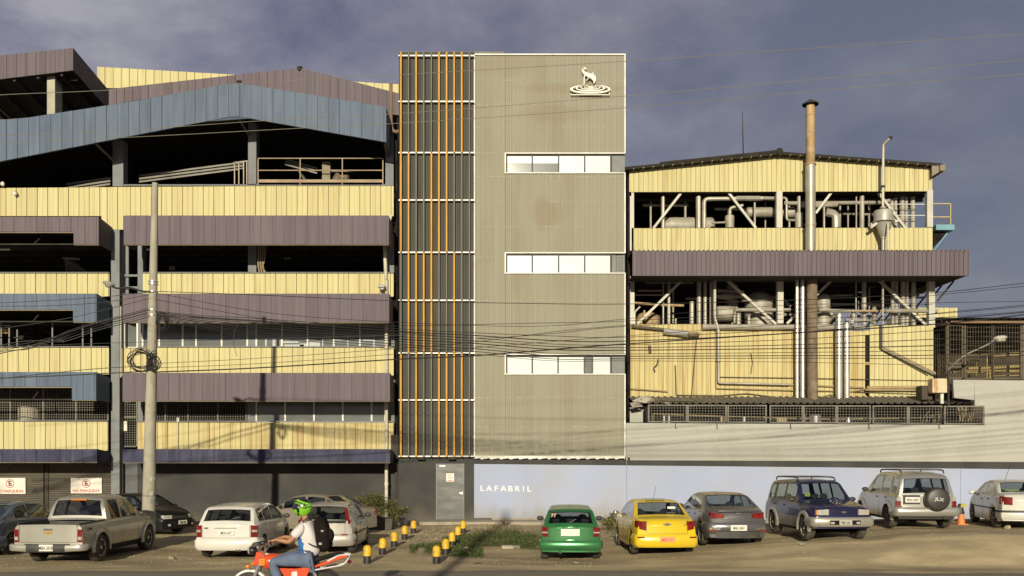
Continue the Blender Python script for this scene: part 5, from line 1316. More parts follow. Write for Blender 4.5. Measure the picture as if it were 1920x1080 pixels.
    for sgn in (1, -1):
        for a, b in zip(ss, ss[1:]):
            ra, rb = rows(a, .02), rows(b, .02)
            for k in range(5, NR-1):
                if cls(a, b, k): continue
                q = [warp(a, sgn*ra[k][0], ra[k][1]), warp(b, sgn*rb[k][0], rb[k][1]), warp(b, sgn*rb[k+1][0], rb[k+1][1]), warp(a, sgn*ra[k+1][0], ra[k+1][1])]
                lm.add(q, [(0, 1, 2, 3)])
    zb_ = lerp_tab(belt, (xa+xb)/2)-.12
    lm.box(xa-xo, xb-xo, -Wd+.08, Wd-.08, .3, .45); lm.box(sp['ws'][0]+.25-xo, xb-xo+.05, -Wd+.1, Wd-.1, .45, zb_-.04)
    if not sp.get('bed'): lm.box(xa+.02-xo, xa+sp.get('shelf', .35)-xo, -Wd+.12, Wd-.12, .45, zb_-.02)
    lm.build('cabin_lining', CABIN, root)
    for i, (sx_, hh) in enumerate([(sp['seats'][0], .0)]+[(x, .03) for x in sp['seats'][1:]]):
        m = MB(); ys_ = (-.36, .36) if i else (-.42, 0, .42)
        for y in ys_:
            m.box(sx_-xo-.05, sx_-xo+.08, y-.2, y+.2, .4, zb_+.12+hh); 
            m.box(sx_-xo-.04, sx_-xo+.05, y-.03, y+.03, zb_+.12, zb_+.17+hh)
            m.ell((sx_-xo, y, zb_+.23+hh), (.05, .13, .09), 10, 6)
        m.build('seat', SEATM, root, bevel=.03)
    if sp.get('steer'):
        m = MB(); c = Vector((sp['ws'][0]+.15-xo, .36, zb_+.08)); q = [c+Vector((.06*math.sin(t), .18*math.cos(t), .17*math.sin(t))) for t in [2*math.pi*i/16 for i in range(17)]]
        m.tube(q, .016, 6); m.build('steering_wheel', PLB, root)
    # plan outline for bumpers, lamps and trims, at given height class
    def outline(end, z, y0=0, y1=1e9, off=0, n=30):
        x = 0 if end == 'r' else L_
        r = rows(x); 
        def yat(xx, z=z):
            rr = rows(xx)
            for (ya, za), (yb, zb2) in zip(rr[2:], rr[3:]):
                if za <= z <= zb2 and zb2 > za: return ya+(yb-ya)*(z-za)/(zb2-za)
            return rr[3][0] if z < rr[3][1] else rr[7][0]
        pts = []; w0 = yat(x)
        for i in range(13): pts.append(Vector(warp(x, w0*i/12, 0)[:2]))
        for i in range(1, 16):
            xx = i*.05 if end == 'r' else L_-i*.05
            pts.append(Vector(warp(xx, yat(xx), 0)[:2]))
        o = []; acc = 0; res = []
        for i, p in enumerate(pts):
            t = (pts[min(i+1, len(pts)-1)]-pts[max(i-1, 0)]).normalized()
            nrm = Vector((-t.y, t.x)) if end == 'r' else Vector((t.y, -t.x))
            if i: acc += (p-pts[i-1]).length
            res.append((acc, p, nrm))
        def at(s_):
            for (a, p, n1_), (b, q, n2_) in zip(res, res[1:]):
                if s_ <= b: f = (s_-a)/(b-a); return p.lerp(q, f), n1_.lerp(n2_, f).normalized()
            return res[-1][1], res[-1][2]
        return at, res[-1][0]
    def strip_(mb, end, s0, s1, z0, z1, off, th=None, m=0, both=True, round_=.0, z1b=None, z0b=None, n=None, only=None):
        """solid patch hugging the body outline from arc s0 to s1; z1b/z0b = heights at the s1 end"""
        at, _ = outline(end, (z0+z1)/2); n = n or max(3, int((s1-s0)/.05))
        for sg in ((only,) if only else ((1, -1) if both else (1,))):
            R_ = []
            for i in range(n+1):
                f = i/n; p, nr = at(abs(s0+(s1-s0)*f)) if s0+(s1-s0)*f >= 0 else at(-(s0+(s1-s0)*f))
                s_ = s0+(s1-s0)*f
                if s_ < 0: p = Vector((p.x, -p.y)); nr = Vector((nr.x, -nr.y))
                a = z0+((z0b if z0b is not None else z0)-z0)*f; b = z1+((z1b if z1b is not None else z1)-z1)*f
                r = round_*(b-a)
                ins = p-nr*.03; o1 = p+nr*(off-r*.8 if r else off); o2 = p+nr*off
                q = [(ins.x, ins.y, a), (o1.x, o1.y, a), (o2.x, o2.y, a+r), (o2.x, o2.y, b-r), (o1.x, o1.y, b), (ins.x, ins.y, b)] if r else [(ins.x, ins.y, a), (o2.x, o2.y, a), (o2.x, o2.y, b), (ins.x, ins.y, b)]
                R_.append([(x, y*sg, z) for x, y, z in q])
            k = len(mb.v); mb.grid([r+[r[0]] for r in R_], m, flip=(sg < 0)); L2 = len(R_[0])
            mb.add(R_[0], [tuple(range(L2))], m); mb.add(R_[-1], [tuple(range(L2-1, -1, -1))], m)
    for (nm, mt, args) in sp['trim'](paint_m, lower or paint_m):
        sides = (None,)
        if all(a['s0'] > .3 and a.get('both', True) for a in args):
            for sg in (1, -1):
                m = MB()
                for a in args: strip_(m, only=sg, **a)
                m.build(nm, mt, root, smooth=True, fix=True, angle=40)
            continue
        m = MB()
        for a in args:
            a = dict(a); strip_(m, **a)
        m.build(nm, mt, root, smooth=True, fix=True, angle=40)
    # side mouldings, seams, handles
    def side_at(x, z, off=.0, sg=1):
        rr = rows(x)
        for (ya, za), (yb, zb2) in zip(rr[2:], rr[3:]):
            if za <= z <= zb2 and zb2 > za:
                y = ya+(yb-ya)*(z-za)/(zb2-za); break
        else: y = rr[4][0]
        return Vector(warp(x, sg*(y+off), z))
    for sg in (1, -1):
        m = MB()
        for x in sp['seams']:
            zz = [.3+(lerp_tab(belt, x)-.3)*i/6 for i in range(7)]
            m.tube([side_at(x, z, -.003, sg) for z in zz], .0065, 4)
        a, b = min(sp['seams']), max(sp['seams'])
        m.tube([side_at(a+(b-a)*i/12, .29, -.004, sg) for i in range(13)], .006, 4)
        m.build('door_seam', PLB, root)
        m = MB()
        for x in sp['handles']:
            p = side_at(x, lerp_tab(belt, x)-.11, .0, sg); m.ell(p, (.085, .025, .022), 10, 6)
        m.build('door_handle', sp.get('hmat', paint_m), root, smooth=True)
        if sp.get('mould'):
            m = MB(); z, x0, x1 = sp['mould']; n = 14
            for i in range(n):
                p, q = side_at(x0+(x1-x0)*i/n, z, .004, sg), side_at(x0+(x1-x0)*(i+1)/n, z, .004, sg); m.bar(p, q, .03, .055)
            m.build('side_moulding', sp.get('mmat', PLB), root)
        # mirror
        x = sp['ws'][1]-.22; p = side_at(x, lerp_tab(belt, x)+.04, .0, sg)
        m = MB(); m.ell(p+Vector((.0, sg*.13, .05)), (.055, .105, .07), 12, 8); m.bar(p, p+Vector((0, sg*.08, .01)), .04)
        m.build('wing_mirror', sp.get('mirmat', PLB), root, smooth=True)
        if sp.get('flare'):
            for xw in sp['wheels']:
                m = MB(); g = []
                for i in range(17):
                    t = math.pi*(-.06+1.12*i/16); r = []
                    for rr, o in ((arch-.01, .0), (arch-.01, .05), (arch+.06, .045), (arch+.09, .0)):
                        xx, z = xw+rr*math.cos(t), zc+rr*math.sin(t); xx = min(L_-.02, max(.02, xx))
                        p = side_at(xx, max(z, .33), o, sg); r.append((p.x, p.y, z))
                    g.append(r)
                m.grid(g, 0, flip=sg > 0); m.build('wheel_flare', sp['flare'], root, smooth=True)
    # wheels
    key = (Rw, sp.get('rim', 'five'))
    first = key not in WH
    if first: WH[key] = make_wheel(Rw, sp.get('tw', .2), sp.get('rim', 'five'), .6)
    ty, ri = WH[key]; used = first
    for xw in sp['wheels']:
        for sg in (1, -1):
            w = bpy.data.objects.new('wheel', None); COL.objects.link(w); w.empty_display_size = .2
            w.location = (xw-xo, sg*(Wd-.10), Rw); w.rotation_euler = (0, random.uniform(0, 6), 0 if sg < 0 else math.pi)
            setparent(w, root)
            for src in (ty, ri):
                if used: o = src
                else: o = src.copy(); COL.objects.link(o)
                o.parent = w; KIDS.setdefault(w.name, []).append(o)
            used = False
    m = MB(); m.box(.5-xo, L_-.6-xo, -Wd+.2, Wd-.2, .22, .3)
    for xw in sp['wheels']: m.tube([(xw-xo, -Wd+.15, Rw), (xw-xo, Wd-.15, Rw)], .04, 8); m.box(xw-Rw-xo, xw+Rw-xo, -Wd+.32, Wd-.32, .3, Rw*1.9)
    m.build('chassis', mat('under_black', (.012, .011, .01), .9, spec=.1), root)
    return root, dict(rows=rows, warp=warp, side_at=side_at, outline=outline, strip=strip_, M=M, L=L_, xo=xo)
def plate(root, info, end, y, z, text, w=.38, h=.15, mt=PLT, tm=BLK, dx=.0):
    L_, xo = info['L'], info['xo']; x = (-xo-dx) if end == 'r' else (L_-xo+dx)
    o = MB(); o.box(x-.008, x+.008, y-w/2, y+w/2, z-h/2, z+h/2); p = o.build('number_plate', mt, root, bevel=.003)
    rot = Matrix.Rotation(R(90), 4, 'X')
    turn = Matrix.Rotation(R(-90 if end == 'r' else 90), 4, 'Z')
    if text: text_mesh(text, h*.72, tm, 'plate_lettering', p, Matrix.Translation((x+(-.012 if end == 'r' else .012), y, z-.012)) @ turn @ rot, xs=.68, ext=.001, bold=.0012)
def flatbits(root, name, mt, items, end, info):
    "small boxes on the end face: (y0,y1,z0,z1,proud[,depth])"
    L_, xo = info['L'], info['xo']; m = MB()
    for it in items:
        y0, y1, z0, z1, pr = it[:5]
        x = -xo-pr if end == 'r' else L_-xo+pr; d = .02 if end == 'r' else -.02
        m.box(x, x+d, y0, y1, z0, z1)
    return m.build(name, mt, root, bevel=.004)
def bowtie(root, mt, x, y, z, s, end='r'):
    m = MB(); q = [(-1, -.18), (-.35, -.18), (-.28, -.42), (.35, -.42), (.42, -.18), (1.1, -.18), (1, .18), (.35, .18), (.28, .42), (-.35, .42), (-.42, .18), (-1.1, .18)]
    sg = -1 if end == 'r' else 1
    k = len(q); f = [(x+sg*.012, y+a*s, z+b*s) for a, b in q]; g = [(x, v[1], v[2]) for v in f]
    m.add(f+g, [tuple(range(k)), tuple(range(2*k-1, k-1, -1))]+[(i, (i+1) % k, k+(i+1) % k, k+i) for i in range(k)])
    m.build('badge', mt, root, fix=True)
S_ = lambda end, s0, s1, z0, z1, off, **k: dict(end=end, s0=s0, s1=s1, z0=z0, z1=z1, off=off, **k)
def wiper(root, x, y, z, L=.42, a=20):
    m = MB(); m.bar((x, y, z), (x+.02, y-L*math.cos(R(a)), z+L*math.sin(R(a))), .018); m.ell((x, y, z), (.02, .03, .02), 8, 5); m.build('wiper', PLB, root)
def exhaust(root, x, y, z, r=.03):
    m = MB(); m.lathe([(r, 0), (r, .25), (r*.75, .25), (r*.75, .02), (r*.8, 0)], (x, y, z), 'x', 14); m.build('exhaust', STRIM, root, smooth=True)
def roofrail(root, info, x0, x1, y, z, h=.07, mt=PLB, cross=()):
    xo = info['xo']
    for sg in (1, -1):
        m = MB(); m.tube(catmull([(x0-xo, sg*y, z-.02), (x0+.12-xo, sg*y, z+h), ((x0+x1)/2-xo, sg*y, z+h+.015), (x1-.12-xo, sg*y, z+h), (x1-xo, sg*y, z-.02)], 5), .022, 8); m.build('roof_rail', mt, root, smooth=True)
    for x in cross:
        m = MB(); m.bar((x-xo, -y, z+h+.015), (x-xo, y, z+h+.015), .045, .03); m.build('cross_bar', mt, root)
def at(px, py, h=None, s=None):
    "ground point seen at a photo pixel"
    Y = 26.0
    for _ in range(30):
        X = PX(px, Y); Y = F*(EYE-gz0(X, Y))/(py-HY)
    return Vector((PX(px, Y), Y, gz0(PX(px, Y), Y)))
ANG = R

# silhouettes -------------------------------------------------
sedan = dict(L=4.35, W=1.70, R=.30, wheels=(.85, 3.4), top=[(0, .84), (.04, .96), (.2, 1.01), (.62, 1.03), (.75, 1.06), (1.3, 1.38), (1.7, 1.45), (2.35, 1.46), (2.7, 1.40), (3.4, 1.0), (4.0, .87), (4.25, .76), (4.35, .58)],
             belt=[(0, .84), (.6, .98), (1.0, .98), (3.4, .90), (4.35, .6)], side=[(1.13, 1.36), (1.42, 2.12), (2.18, 3.05)], ws=(2.72, 3.38), rw=(.78, 1.36), cab=(.8, 3.4), seats=(1.35, 2.2), seams=(1.38, 2.15, 3.12), handles=(1.55, 2.32), steer=1, shelf=.35)
hatch = dict(L=3.82, W=1.65, R=.29, wheels=(.62, 3.1), top=[(0, .90), (.03, .98), (.12, 1.10), (.30, 1.37), (.42, 1.42), (1.3, 1.46), (1.95, 1.44), (2.2, 1.38), (2.85, 1.0), (3.5, .86), (3.72, .76), (3.82, .58)],
             belt=[(0, .90), (.5, .95), (2.85, .89), (3.82, .6)], side=[(.36, .62), (.72, 1.42), (1.48, 2.55)], ws=(2.22, 2.83), rw=(.05, .31), cab=(.06, 2.85), seats=(.95, 1.75), seams=(.66, 1.45, 2.6), handles=(.85, 1.62), steer=1, shelf=.2, pr=.05)

# green estate ------------------------------------------------
GRN = paint('green_metallic', (.035, .20, .062), .45, .3, .2)
sp = dict(hatch); sp.update(L=4.1, W=1.62, R=.29, wheels=(.72, 3.2), top=[(0, .90), (.03, .96), (.10, 1.02), (.30, 1.32), (.42, 1.38), (1.4, 1.43), (2.1, 1.42), (2.4, 1.36), (3.0, 1.0), (3.7, .86), (4.0, .76), (4.1, .58)],
   side=[(.40, 1.0), (1.08, 1.75), (1.82, 2.75)], ws=(2.42, 2.98), rw=(.09, .30), cab=(.1, 3.0), seats=(1.15, 2.0), seams=(1.02, 1.78, 2.8), handles=(1.2, 1.95), pr=.04, tumble=.36, br=.09, rim='steel',
   trim=lambda p, l: [('rear_bumper', p, [S_('r', -.62, .62, .30, .56, .07, both=False, round_=.22), S_('r', .62, 1.15, .30, .56, .07, round_=.22)]),
                      ('tail_light', REDL, [S_('r', .60, .79, .66, .93, .012, z1b=.90)]), ('reversing_lens', CLR, [S_('r', .61, .77, .755, .79, .02)]),
                      ('tailgate_seam', PLB, [S_('r', .565, .575, .58, .90, .004), S_('r', 0, .575, .572, .580, .004)])])
pos = at(1070, 1053)
c, inf = car('estate_car', 'dented green estate car with a blank white plate, parked at the weeds', 'car', pos, ANG(3), sp, GRN)
plate(c, inf, 'r', .01, .78, None, .50, .19, dx=.03); flatbits(c, 'handle', GRN, [(-.24, .24, .885, .91, .025)], 'r', inf); wiper(c, .10, .12, .985, .30, 28); exhaust(c, -.04, .28, .25, .045)
flatbits(c, 'badge', CHRM, [(-.05, .05, .93, .96, .012)], 'r', inf)
m = MB(); m.box(.20, .215, .12, .13, 0, 0); 
text_mesh('77', .15, mat('window_paint', (.65, .45, .2), .6), 'window_lettering', c, Matrix.Translation((.125, .46, 1.22)) @ Matrix.Rotation(R(-90), 4, 'Z') @ Matrix.Rotation(R(56), 4, 'X'), ext=.001, bold=.003)
m = MB(); m.ell((-.005, 0, .56), (.02, .2, .05), 14, 8); m.build('dent', GRN, c, smooth=True)

# yellow taxi --------------------------------------------------
TAX = paint('taxi_yellow', (.74, .52, .012), .05, .3, .2)
sp = dict(sedan); sp.update(L=4.25, W=1.69, trim=lambda p, l: [('rear_bumper', p, [S_('r', -.66, .66, .26, .60, .06, both=False, round_=.2), S_('r', .66, 1.2, .26, .60, .06, round_=.2)]),
   ('tail_light', REDL, [S_('r', .56, .98, .70, .95, .014, z0b=.80, z1b=.96)]), ('reflector', REDL, [S_('r', .60, .78, .50, .54, .065)]),
   ('boot_seam', PLB, [S_('r', .548, .556, .62, .96, .004), S_('r', 0, .55, .612, .620, .004)])], mirmat=CHRM, rim='five')
pos = at(1251, 1044); tx, ti = car('taxi', 'yellow taxi saloon with an orange number plate', 'taxi', pos, ANG(-2), sp, TAX)
plate(tx, ti, 'r', 0, .47, 'MBC-1819', .42, .15, PLO, RED, dx=.075); bowtie(tx, CHRM, -.005, 0, .87, .10)
m = MB(); m.tube([(1.5, .1, 1.46), (1.35, .04, 1.85)], .006, 5); m.build('antenna', INT2, tx); m = MB(); m.box(1.55, 1.7, -.25, .3, 1.47, 1.50); m.build('roof_sign_base', mat('blue_grey', (.2, .22, .27), .5), tx)
text_mesh('33', .09, RED, 'lettering', tx, Matrix.Translation((.01, -.50, .86)) @ Matrix.Rotation(R(-90), 4, 'Z') @ Matrix.Rotation(R(90), 4, 'X'), ext=.006)
m = MB(); m.box(.93, .94, -.42, -.2, 1.24, 1.3); m.build('window_sticker', WHT, tx)
# sedan grey ---------------------------------------------------
GRY = paint('graphite_metallic', (.135, .135, .14), .5, .3, .15)
sp = dict(sedan); sp.update(L=4.38, W=1.74, top=[(0, .80), (.03, .98), (.15, 1.03), (.5, 1.05), (.62, 1.07), (1.3, 1.39), (1.7, 1.45), (2.3, 1.455), (2.7, 1.40), (3.4, 1.0), (4.05, .87), (4.28, .76), (4.38, .58)], rw=(.66, 1.34), pr=.1, br=.15, R=.31, rim='multi',
   trim=lambda p, l: [('rear_bumper', p, [S_('r', -.6, .6, .40, .68, .05, both=False, round_=.25), S_('r', .6, 1.2, .34, .68, .05, round_=.2)]), ('diffuser', PLB, [S_('r', -.62, .62, .24, .42, .045, both=False)]),
    ('tail_light', REDL, [S_('r', .40, .86, .80, .92, .012, z0b=.78, z1b=.96)]), ('tail_light_lens', CLR, [S_('r', .46, .72, .80, .825, .02)]), ('bumper_vent', CHRM, [S_('r', .50, .82, .47, .53, .056)]), ('reflector', REDL, [S_('r', .56, .80, .42, .46, .058)]),
    ('boot_lip', p, [S_('r', -.55, .55, .985, 1.015, .045, both=False)]), ('boot_seam', PLB, [S_('r', 0, .62, .70, .707, .004)])])
pos = at(1384, 1025); c, inf = car('saloon_car', 'dark grey saloon with wide red lamps, between the taxi and the navy off-roader', 'car', pos, ANG(-2), sp, GRY)
plate(c, inf, 'r', 0, .53, 'MBE-3847', .46, .16, dx=.07); flatbits(c, 'badge', CHRM, [(-.07, .07, .915, .945, .01)], 'r', inf)

# navy off-roader facing the street ------------------------------
NAV = paint('navy_metallic', (.02, .022, .085), .3, .3, .06); SLV2 = paint('pewter', (.36, .34, .29), .4, .4, .4)
suv = dict(L=3.95, W=1.66, R=.345, tw=.23, sill=.33, tumble=.22, wheels=(.75, 3.22), top=[(0, .96), (.03, 1.04), (.12, 1.56), (.25, 1.62), (1.2, 1.67), (2.1, 1.66), (2.3, 1.60), (2.75, 1.10), (3.5, .99), (3.8, .93), (3.95, .70)], soft=.03,
    belt=[(0, .96), (.5, 1.03), (2.75, 1.02), (3.6, .92), (3.95, .72)], side=[(.22, .68), (.80, 1.50), (1.58, 2.38)], ws=(2.32, 2.74), rw=(.035, .118), cab=(.06, 2.76), seats=(.95, 1.75), seams=(.74, 1.54, 2.42), handles=(.92, 1.68), pf=.05, bf=.1, pr=.03, br=.05, rim='six', hmat=PLB, lowrows=4, steer=1, shelf=.1)
sp = dict(suv); sp.update(flare=SLV2, bpillar=((.68, .80), (1.5, 1.58)), trim=lambda p, l: [('front_bumper', SLV2, [S_('f', -.7, .7, .42, .68, .12, both=False, round_=.2), S_('f', .7, 1.2, .42, .68, .10, round_=.2)]), ('bumper_opening', INT, [S_('f', -.42, .42, .48, .60, .125, both=False)]),
    ('headlight', CLR, [S_('f', .42, .72, .74, .90, .02, z1b=.88)]), ('indicator', ORL, [S_('f', .724, .80, .74, .88, .015)]), ('grille', NAV, [S_('f', -.40, .40, .73, .90, .006, both=False)]), ('grille_slat', INT, [S_('f', -.38, .38, .77+.045*i, .785+.045*i, .012, both=False) for i in range(3)]),
    ('fog_lamp', CLR, [S_('f', .3, .4, .5, .56, .13)])], origin=3.95, mirmat=PLB)
pos = at(1582, 1017); c, inf = car('off_roader', 'navy blue and silver off-roader with its nose to the street', 'car', pos, ANG(176), sp, NAV, lower=SLV2)
plate(c, inf, 'f', 0, .54, 'PBE 263', .36, .15, dx=.13, mt=mat('dull_plate', (.4, .38, .32), .5)); bowtie(c, CHRM, .005, 0, .82, .07, 'f'); roofrail(c, inf, .35, 2.1, .56, 1.66, cross=(.8, 1.7))
flatbits(c, 'window_sticker', mat('lime_sticker', (.5, .6, .12), .6), [], 'f', inf)
m = MB(); q = Vector((2.33-3.95, -.46, 1.28)); m.box(-1.5, -1.49, -.5, -.34, 1.2, 1.3); m.build('window_sticker', mat('lime_sticker', (.5, .6, .12), .6), c)
# silver SUV with spare wheel --------------------------------------
SLV = paint('silver_beige', (.47, .455, .41), .6, .3, .25)
sp = dict(suv); sp.update(L=4.1, W=1.76, wheels=(.78, 3.30), rim='steel', flare=SLV, top=[(0, .98), (.03, 1.04), (.16, 1.55), (.30, 1.63), (1.2, 1.70), (2.1, 1.68), (2.35, 1.62), (2.95, 1.12), (3.6, 1.0), (3.95, .92), (4.1, .70)], side=[(.26, .68), (.82, 1.55), (1.65, 2.50)], ws=(2.38, 2.93), rw=(.035, .155), seams=(.75, 1.6, 2.6), handles=(.95, 1.78), cab=(.06, 2.95), lowrows=0, hmat=PLB,
   trim=lambda p, l: [('rear_bumper', p, [S_('r', -.7, .7, .40, .66, .13, both=False, round_=.25), S_('r', .7, 1.15, .40, .66, .12, round_=.2)]), ('tail_light', REDL, [S_('r', .74, .92, .70, .84, .015)]), ('tail_light_lens', CLR, [S_('r', .745, .90, .842, 1.0, .014, z1b=.94)]), ('bumper_reflector', REDL, [S_('r', .72, .86, .68, .70, .12)])])
pos = at(1738, 1008); c, inf = car('off_roader', 'silver off-roader with a covered spare wheel on its tailgate', 'car', pos, ANG(4), sp, SLV)
plate(c, inf, 'r', .43, .88, 'PBW-6987', .42, .16, dx=.04); flatbits(c, 'plate_recess', PLB, [(.20, .68, .75, 1.02, .012)], 'r', inf); flatbits(c, 'plate_recess', PLB, [], 'r', inf)
m = MB(); m.lathe([(0, -.26), (.27, -.255), (.335, -.23), (.355, -.18), (.355, -.07), (.33, -.02), (0, -.01)], (0, -.24, .90), 'x', 36); sw_ = m.build('spare_wheel_cover', mat('vinyl_cover', (.035, .032, .028), .45, var=.1, dirt=(.1, .085, .06), damt=.4), c, smooth=True, angle=50)
text_mesh('JLX', .13, mat('cover_print', (.45, .43, .38), .5), 'cover_lettering', sw_, Matrix.Translation((-.262, -.26, .90)) @ Matrix.Rotation(R(-90), 4, 'Z') @ Matrix.Rotation(R(90), 4, 'X') @ Matrix.Rotation(R(-8), 4, 'Z'), xs=1.3, ext=.004, bold=.004)
roofrail(c, inf, .35, 2.2, .62, 1.68, cross=(.75, 1.75)); exhaust(c, .0, -.5, .34)
# white saloon at the right edge --------------------------------------
WHC = paint('white_car_paint', (.62, .60, .52), 0, .35, .3)
sp = dict(sedan); sp.update(L=4.15, W=1.64, R=.285, wheels=(.82, 3.26), top=[(0, .86), (.04, 1.0), (.15, 1.04), (.5, 1.05), (.6, 1.07), (1.1, 1.36), (1.5, 1.42), (2.1, 1.43), (2.5, 1.38), (3.2, .99), (3.85, .87), (4.07, .76), (4.15, .58)], belt=[(0, .86), (.6, .99), (3.2, .9), (4.15, .6)], side=[(1.24, 1.92), (2.0, 2.85)], ws=(2.52, 3.18), rw=(.62, 1.14), seams=(1.2, 1.96, 2.9), handles=(1.38, 2.1), cab=(.62, 3.2), seats=(1.2, 2.0), mould=(.58, .95, 3.0), rim='multi', mirmat=WHC, hmat=PLB,
   trim=lambda p, l: [('rear_bumper', p, [S_('r', -.66, .66, .28, .58, .05, both=False, round_=.2), S_('r', .66, 1.1, .28, .58, .05, round_=.2)]), ('bumper_moulding', PLB, [S_('r', -1.05, 1.05, .50, .56, .065, both=False)]), ('tail_light', REDL, [S_('r', .50, .92, .72, .95, .014, z0b=.74, z1b=.98)]), ('indicator', ORL, [S_('r', .80, .86, .76, .93, .02)])])
pos = at(1925, 991); pos = Vector((PX(1934, 26.8), 26.8, gz0(14, 26.8))); c, inf = car('saloon_car', 'white saloon cut off by the right edge of the picture', 'car', pos, ANG(13), sp, WHC)
m = MB(); m.tube([(1.5, .3, 1.42), (1.15, .25, 1.9)], .006, 5); m.build('antenna', INT2, c)
m = MB(); m.box(.78, .79, .1, .5, 1.12, 1.16); m.build('window_sticker', mat('lime_sticker', (.5, .6, .12), .6), c)
# silver pickup ----------------------------------------------------
PKS = paint('champagne_silver', (.46, .44, .375), .5, .34, .35)
sp = dict(L=5.0, W=1.76, R=.37, tw=.24, sill=.40, tumble=.26, wheels=(1.05, 4.08), top=[(0, 1.03), (.03, 1.05), (1.42, 1.07), (1.5, 1.08), (1.56, 1.50), (1.68, 1.66), (1.85, 1.71), (2.8, 1.72), (3.0, 1.66), (3.65, 1.17), (4.5, 1.06), (4.85, .95), (5.0, .74)], soft=.02, belt=[(0, 1.0), (1.5, 1.04), (3.6, 1.06), (4.6, .95), (5.0, .72)],
   side=[(1.80, 2.36), (2.46, 3.35)], ws=(3.02, 3.63), rw=(1.515, 1.64), bed=(.05, 1.44), cab=(1.5, 3.6), seats=(1.9, 2.7), seams=(1.46, 1.74, 2.41, 3.4), handles=(1.9, 2.58), pr=.0, br=.02, hmat=PKS, rim='six', flare=PKS, steer=0,
   trim=lambda p, l: [('tail_light', REDL, [S_('r', .765, .90, .60, .93, .012)]), ('tail_light_lens', CLR, [S_('r', .775, .86, .66, .74, .02)]), ('step_bumper', PLB, [S_('r', -.56, .56, .35, .56, .13, both=False, round_=.15)]), ('bumper_corner', PKS, [S_('r', .50, .94, .37, .54, .145, z0b=.39, z1b=.56, round_=.15)]), ('tailgate_seam', PLB, [S_('r', .745, .755, .60, 1.03, .004), S_('r', 0, .75, .592, .60, .004)]), ('tailgate_lip', p, [S_('r', -.74, .74, 1.0, 1.045, .015, both=False)])])
pos = at(93, 1052); pos = Vector((PX(90, 23.3), 23.3, 0.0)); pk, inf = car('pickup_truck', 'silver double cab pickup parked tail-out under the no parking sign', 'pickup', pos, ANG(1.0), sp, PKS)
plate(pk, inf, 'r', -.02, .47, 'MBA 2018', .36, .17, dx=.14); bowtie(pk, GOLD, -.005, 0, .845, .10); flatbits(pk, 'tailgate_handle', CHRM, [(-.12, .12, .90, .955, .012)], 'r', inf)
m = MB(); m.box(.06, 1.44, -.72, .72, .62, .66); m.box(.05, .08, -.74, .74, .64, 1.03); m.box(1.42, 1.46, -.74, .74, .64, 1.05)
for sg in (1, -1): m.box(.05, 1.45, sg*.72, sg*.76, .64, 1.045); m.box(.72, 1.38, sg*.55, sg*.72, .66, .85)
m.bar((.02, .79, 1.06), (1.45, .79, 1.08), .05, .03); m.bar((.02, -.79, 1.06), (1.45, -.79, 1.08), .05, .03)
m.build('bed_liner', PLB, pk); m = MB(); m.box(1.60, 1.63, -.22, .22, 1.60, 1.65); m.build('high_brake_light', ORL, pk, bevel=.01)
text_mesh('4x4', .12, PLB, 'decal', pk, Matrix.Translation((.42, -.895, .92)) @ Matrix.Rotation(R(0), 4, 'Z') @ Matrix.Rotation(R(90), 4, 'X'), ext=.004)
# blue saloon at the left edge ---------------------------------------
BLC = paint('steel_blue', (.10, .15, .22), .35, .35, .4)
sp = dict(sedan); sp.update(L=4.5, W=1.75, R=.31, wheels=(.95, 3.55), top=[(0, .84), (.04, 1.0), (.2, 1.06), (.55, 1.08), (.7, 1.11), (1.4, 1.40), (1.85, 1.46), (2.4, 1.47), (2.85, 1.41), (3.55, 1.02), (4.15, .89), (4.4, .78), (4.5, .6)], belt=[(0, .84), (.6, 1.02), (1.3, 1.0), (3.5, .92), (4.5, .6)], side=[(1.22, 1.9), (1.96, 3.1)], ws=(2.9, 3.52), rw=(.72, 1.4), seams=(1.3, 1.93, 3.2), handles=(1.45, 2.1), cab=(.75, 3.5),
   trim=lambda p, l: [('rear_bumper', p, [S_('r', -.66, .66, .26, .58, .06, both=False, round_=.2), S_('r', .66, 1.3, .26, .58, .06, round_=.2)]), ('tail_light', REDL, [S_('r', .6, .95, .70, .92, .014)]), ('mud_flap', PLB, [S_('r', 1.1, 1.16, .2, .34, .06)])])
pos = Vector((PX(0, 24.9)-1.05, 24.9, 0)); car('saloon_car', 'blue saloon cut off by the left edge, next to the pickup', 'car', pos, ANG(0), sp, BLC)
# white estate ---------------------------------------------------
WHW = paint('white_estate_paint', (.66, .64, .57), 0, .35, .22)
sp = dict(hatch); sp.update(L=4.3, W=1.70, R=.30, wheels=(.80, 3.38), top=[(0, .92), (.03, 1.0), (.10, 1.04), (.34, 1.36), (.46, 1.41), (1.5, 1.45), (2.3, 1.44), (2.6, 1.38), (3.3, 1.0), (3.9, .88), (4.2, .77), (4.3, .58)], belt=[(0, .92), (.5, .98), (3.3, .91), (4.3, .6)], side=[(.42, .95), (1.03, 1.80), (1.88, 2.95)], ws=(2.62, 3.28), rw=(.085, .325), seams=(.98, 1.84, 3.0), handles=(1.2, 2.0), cab=(.1, 3.3), seats=(1.1, 2.1),
   trim=lambda p, l: [('rear_bumper', p, [S_('r', -.68, .68, .26, .58, .06, both=False, round_=.22), S_('r', .68, 1.25, .26, .58, .06, round_=.22)]), ('tail_light', REDL, [S_('r', .66, .92, .60, .93, .014, z1b=.90)]), ('tail_light_lens', CLR, [S_('r', .69, .84, .74, .80, .024)]), ('tailgate_seam', PLB, [S_('r', .635, .643, .59, .92, .004), S_('r', 0, .64, .585, .592, .004)])])
pos = Vector((PX(423, 24.5), 24.5, .02)); c, inf = car('estate_car', 'white estate car right of the concrete pole', 'car', pos, ANG(-.5), sp, WHW)
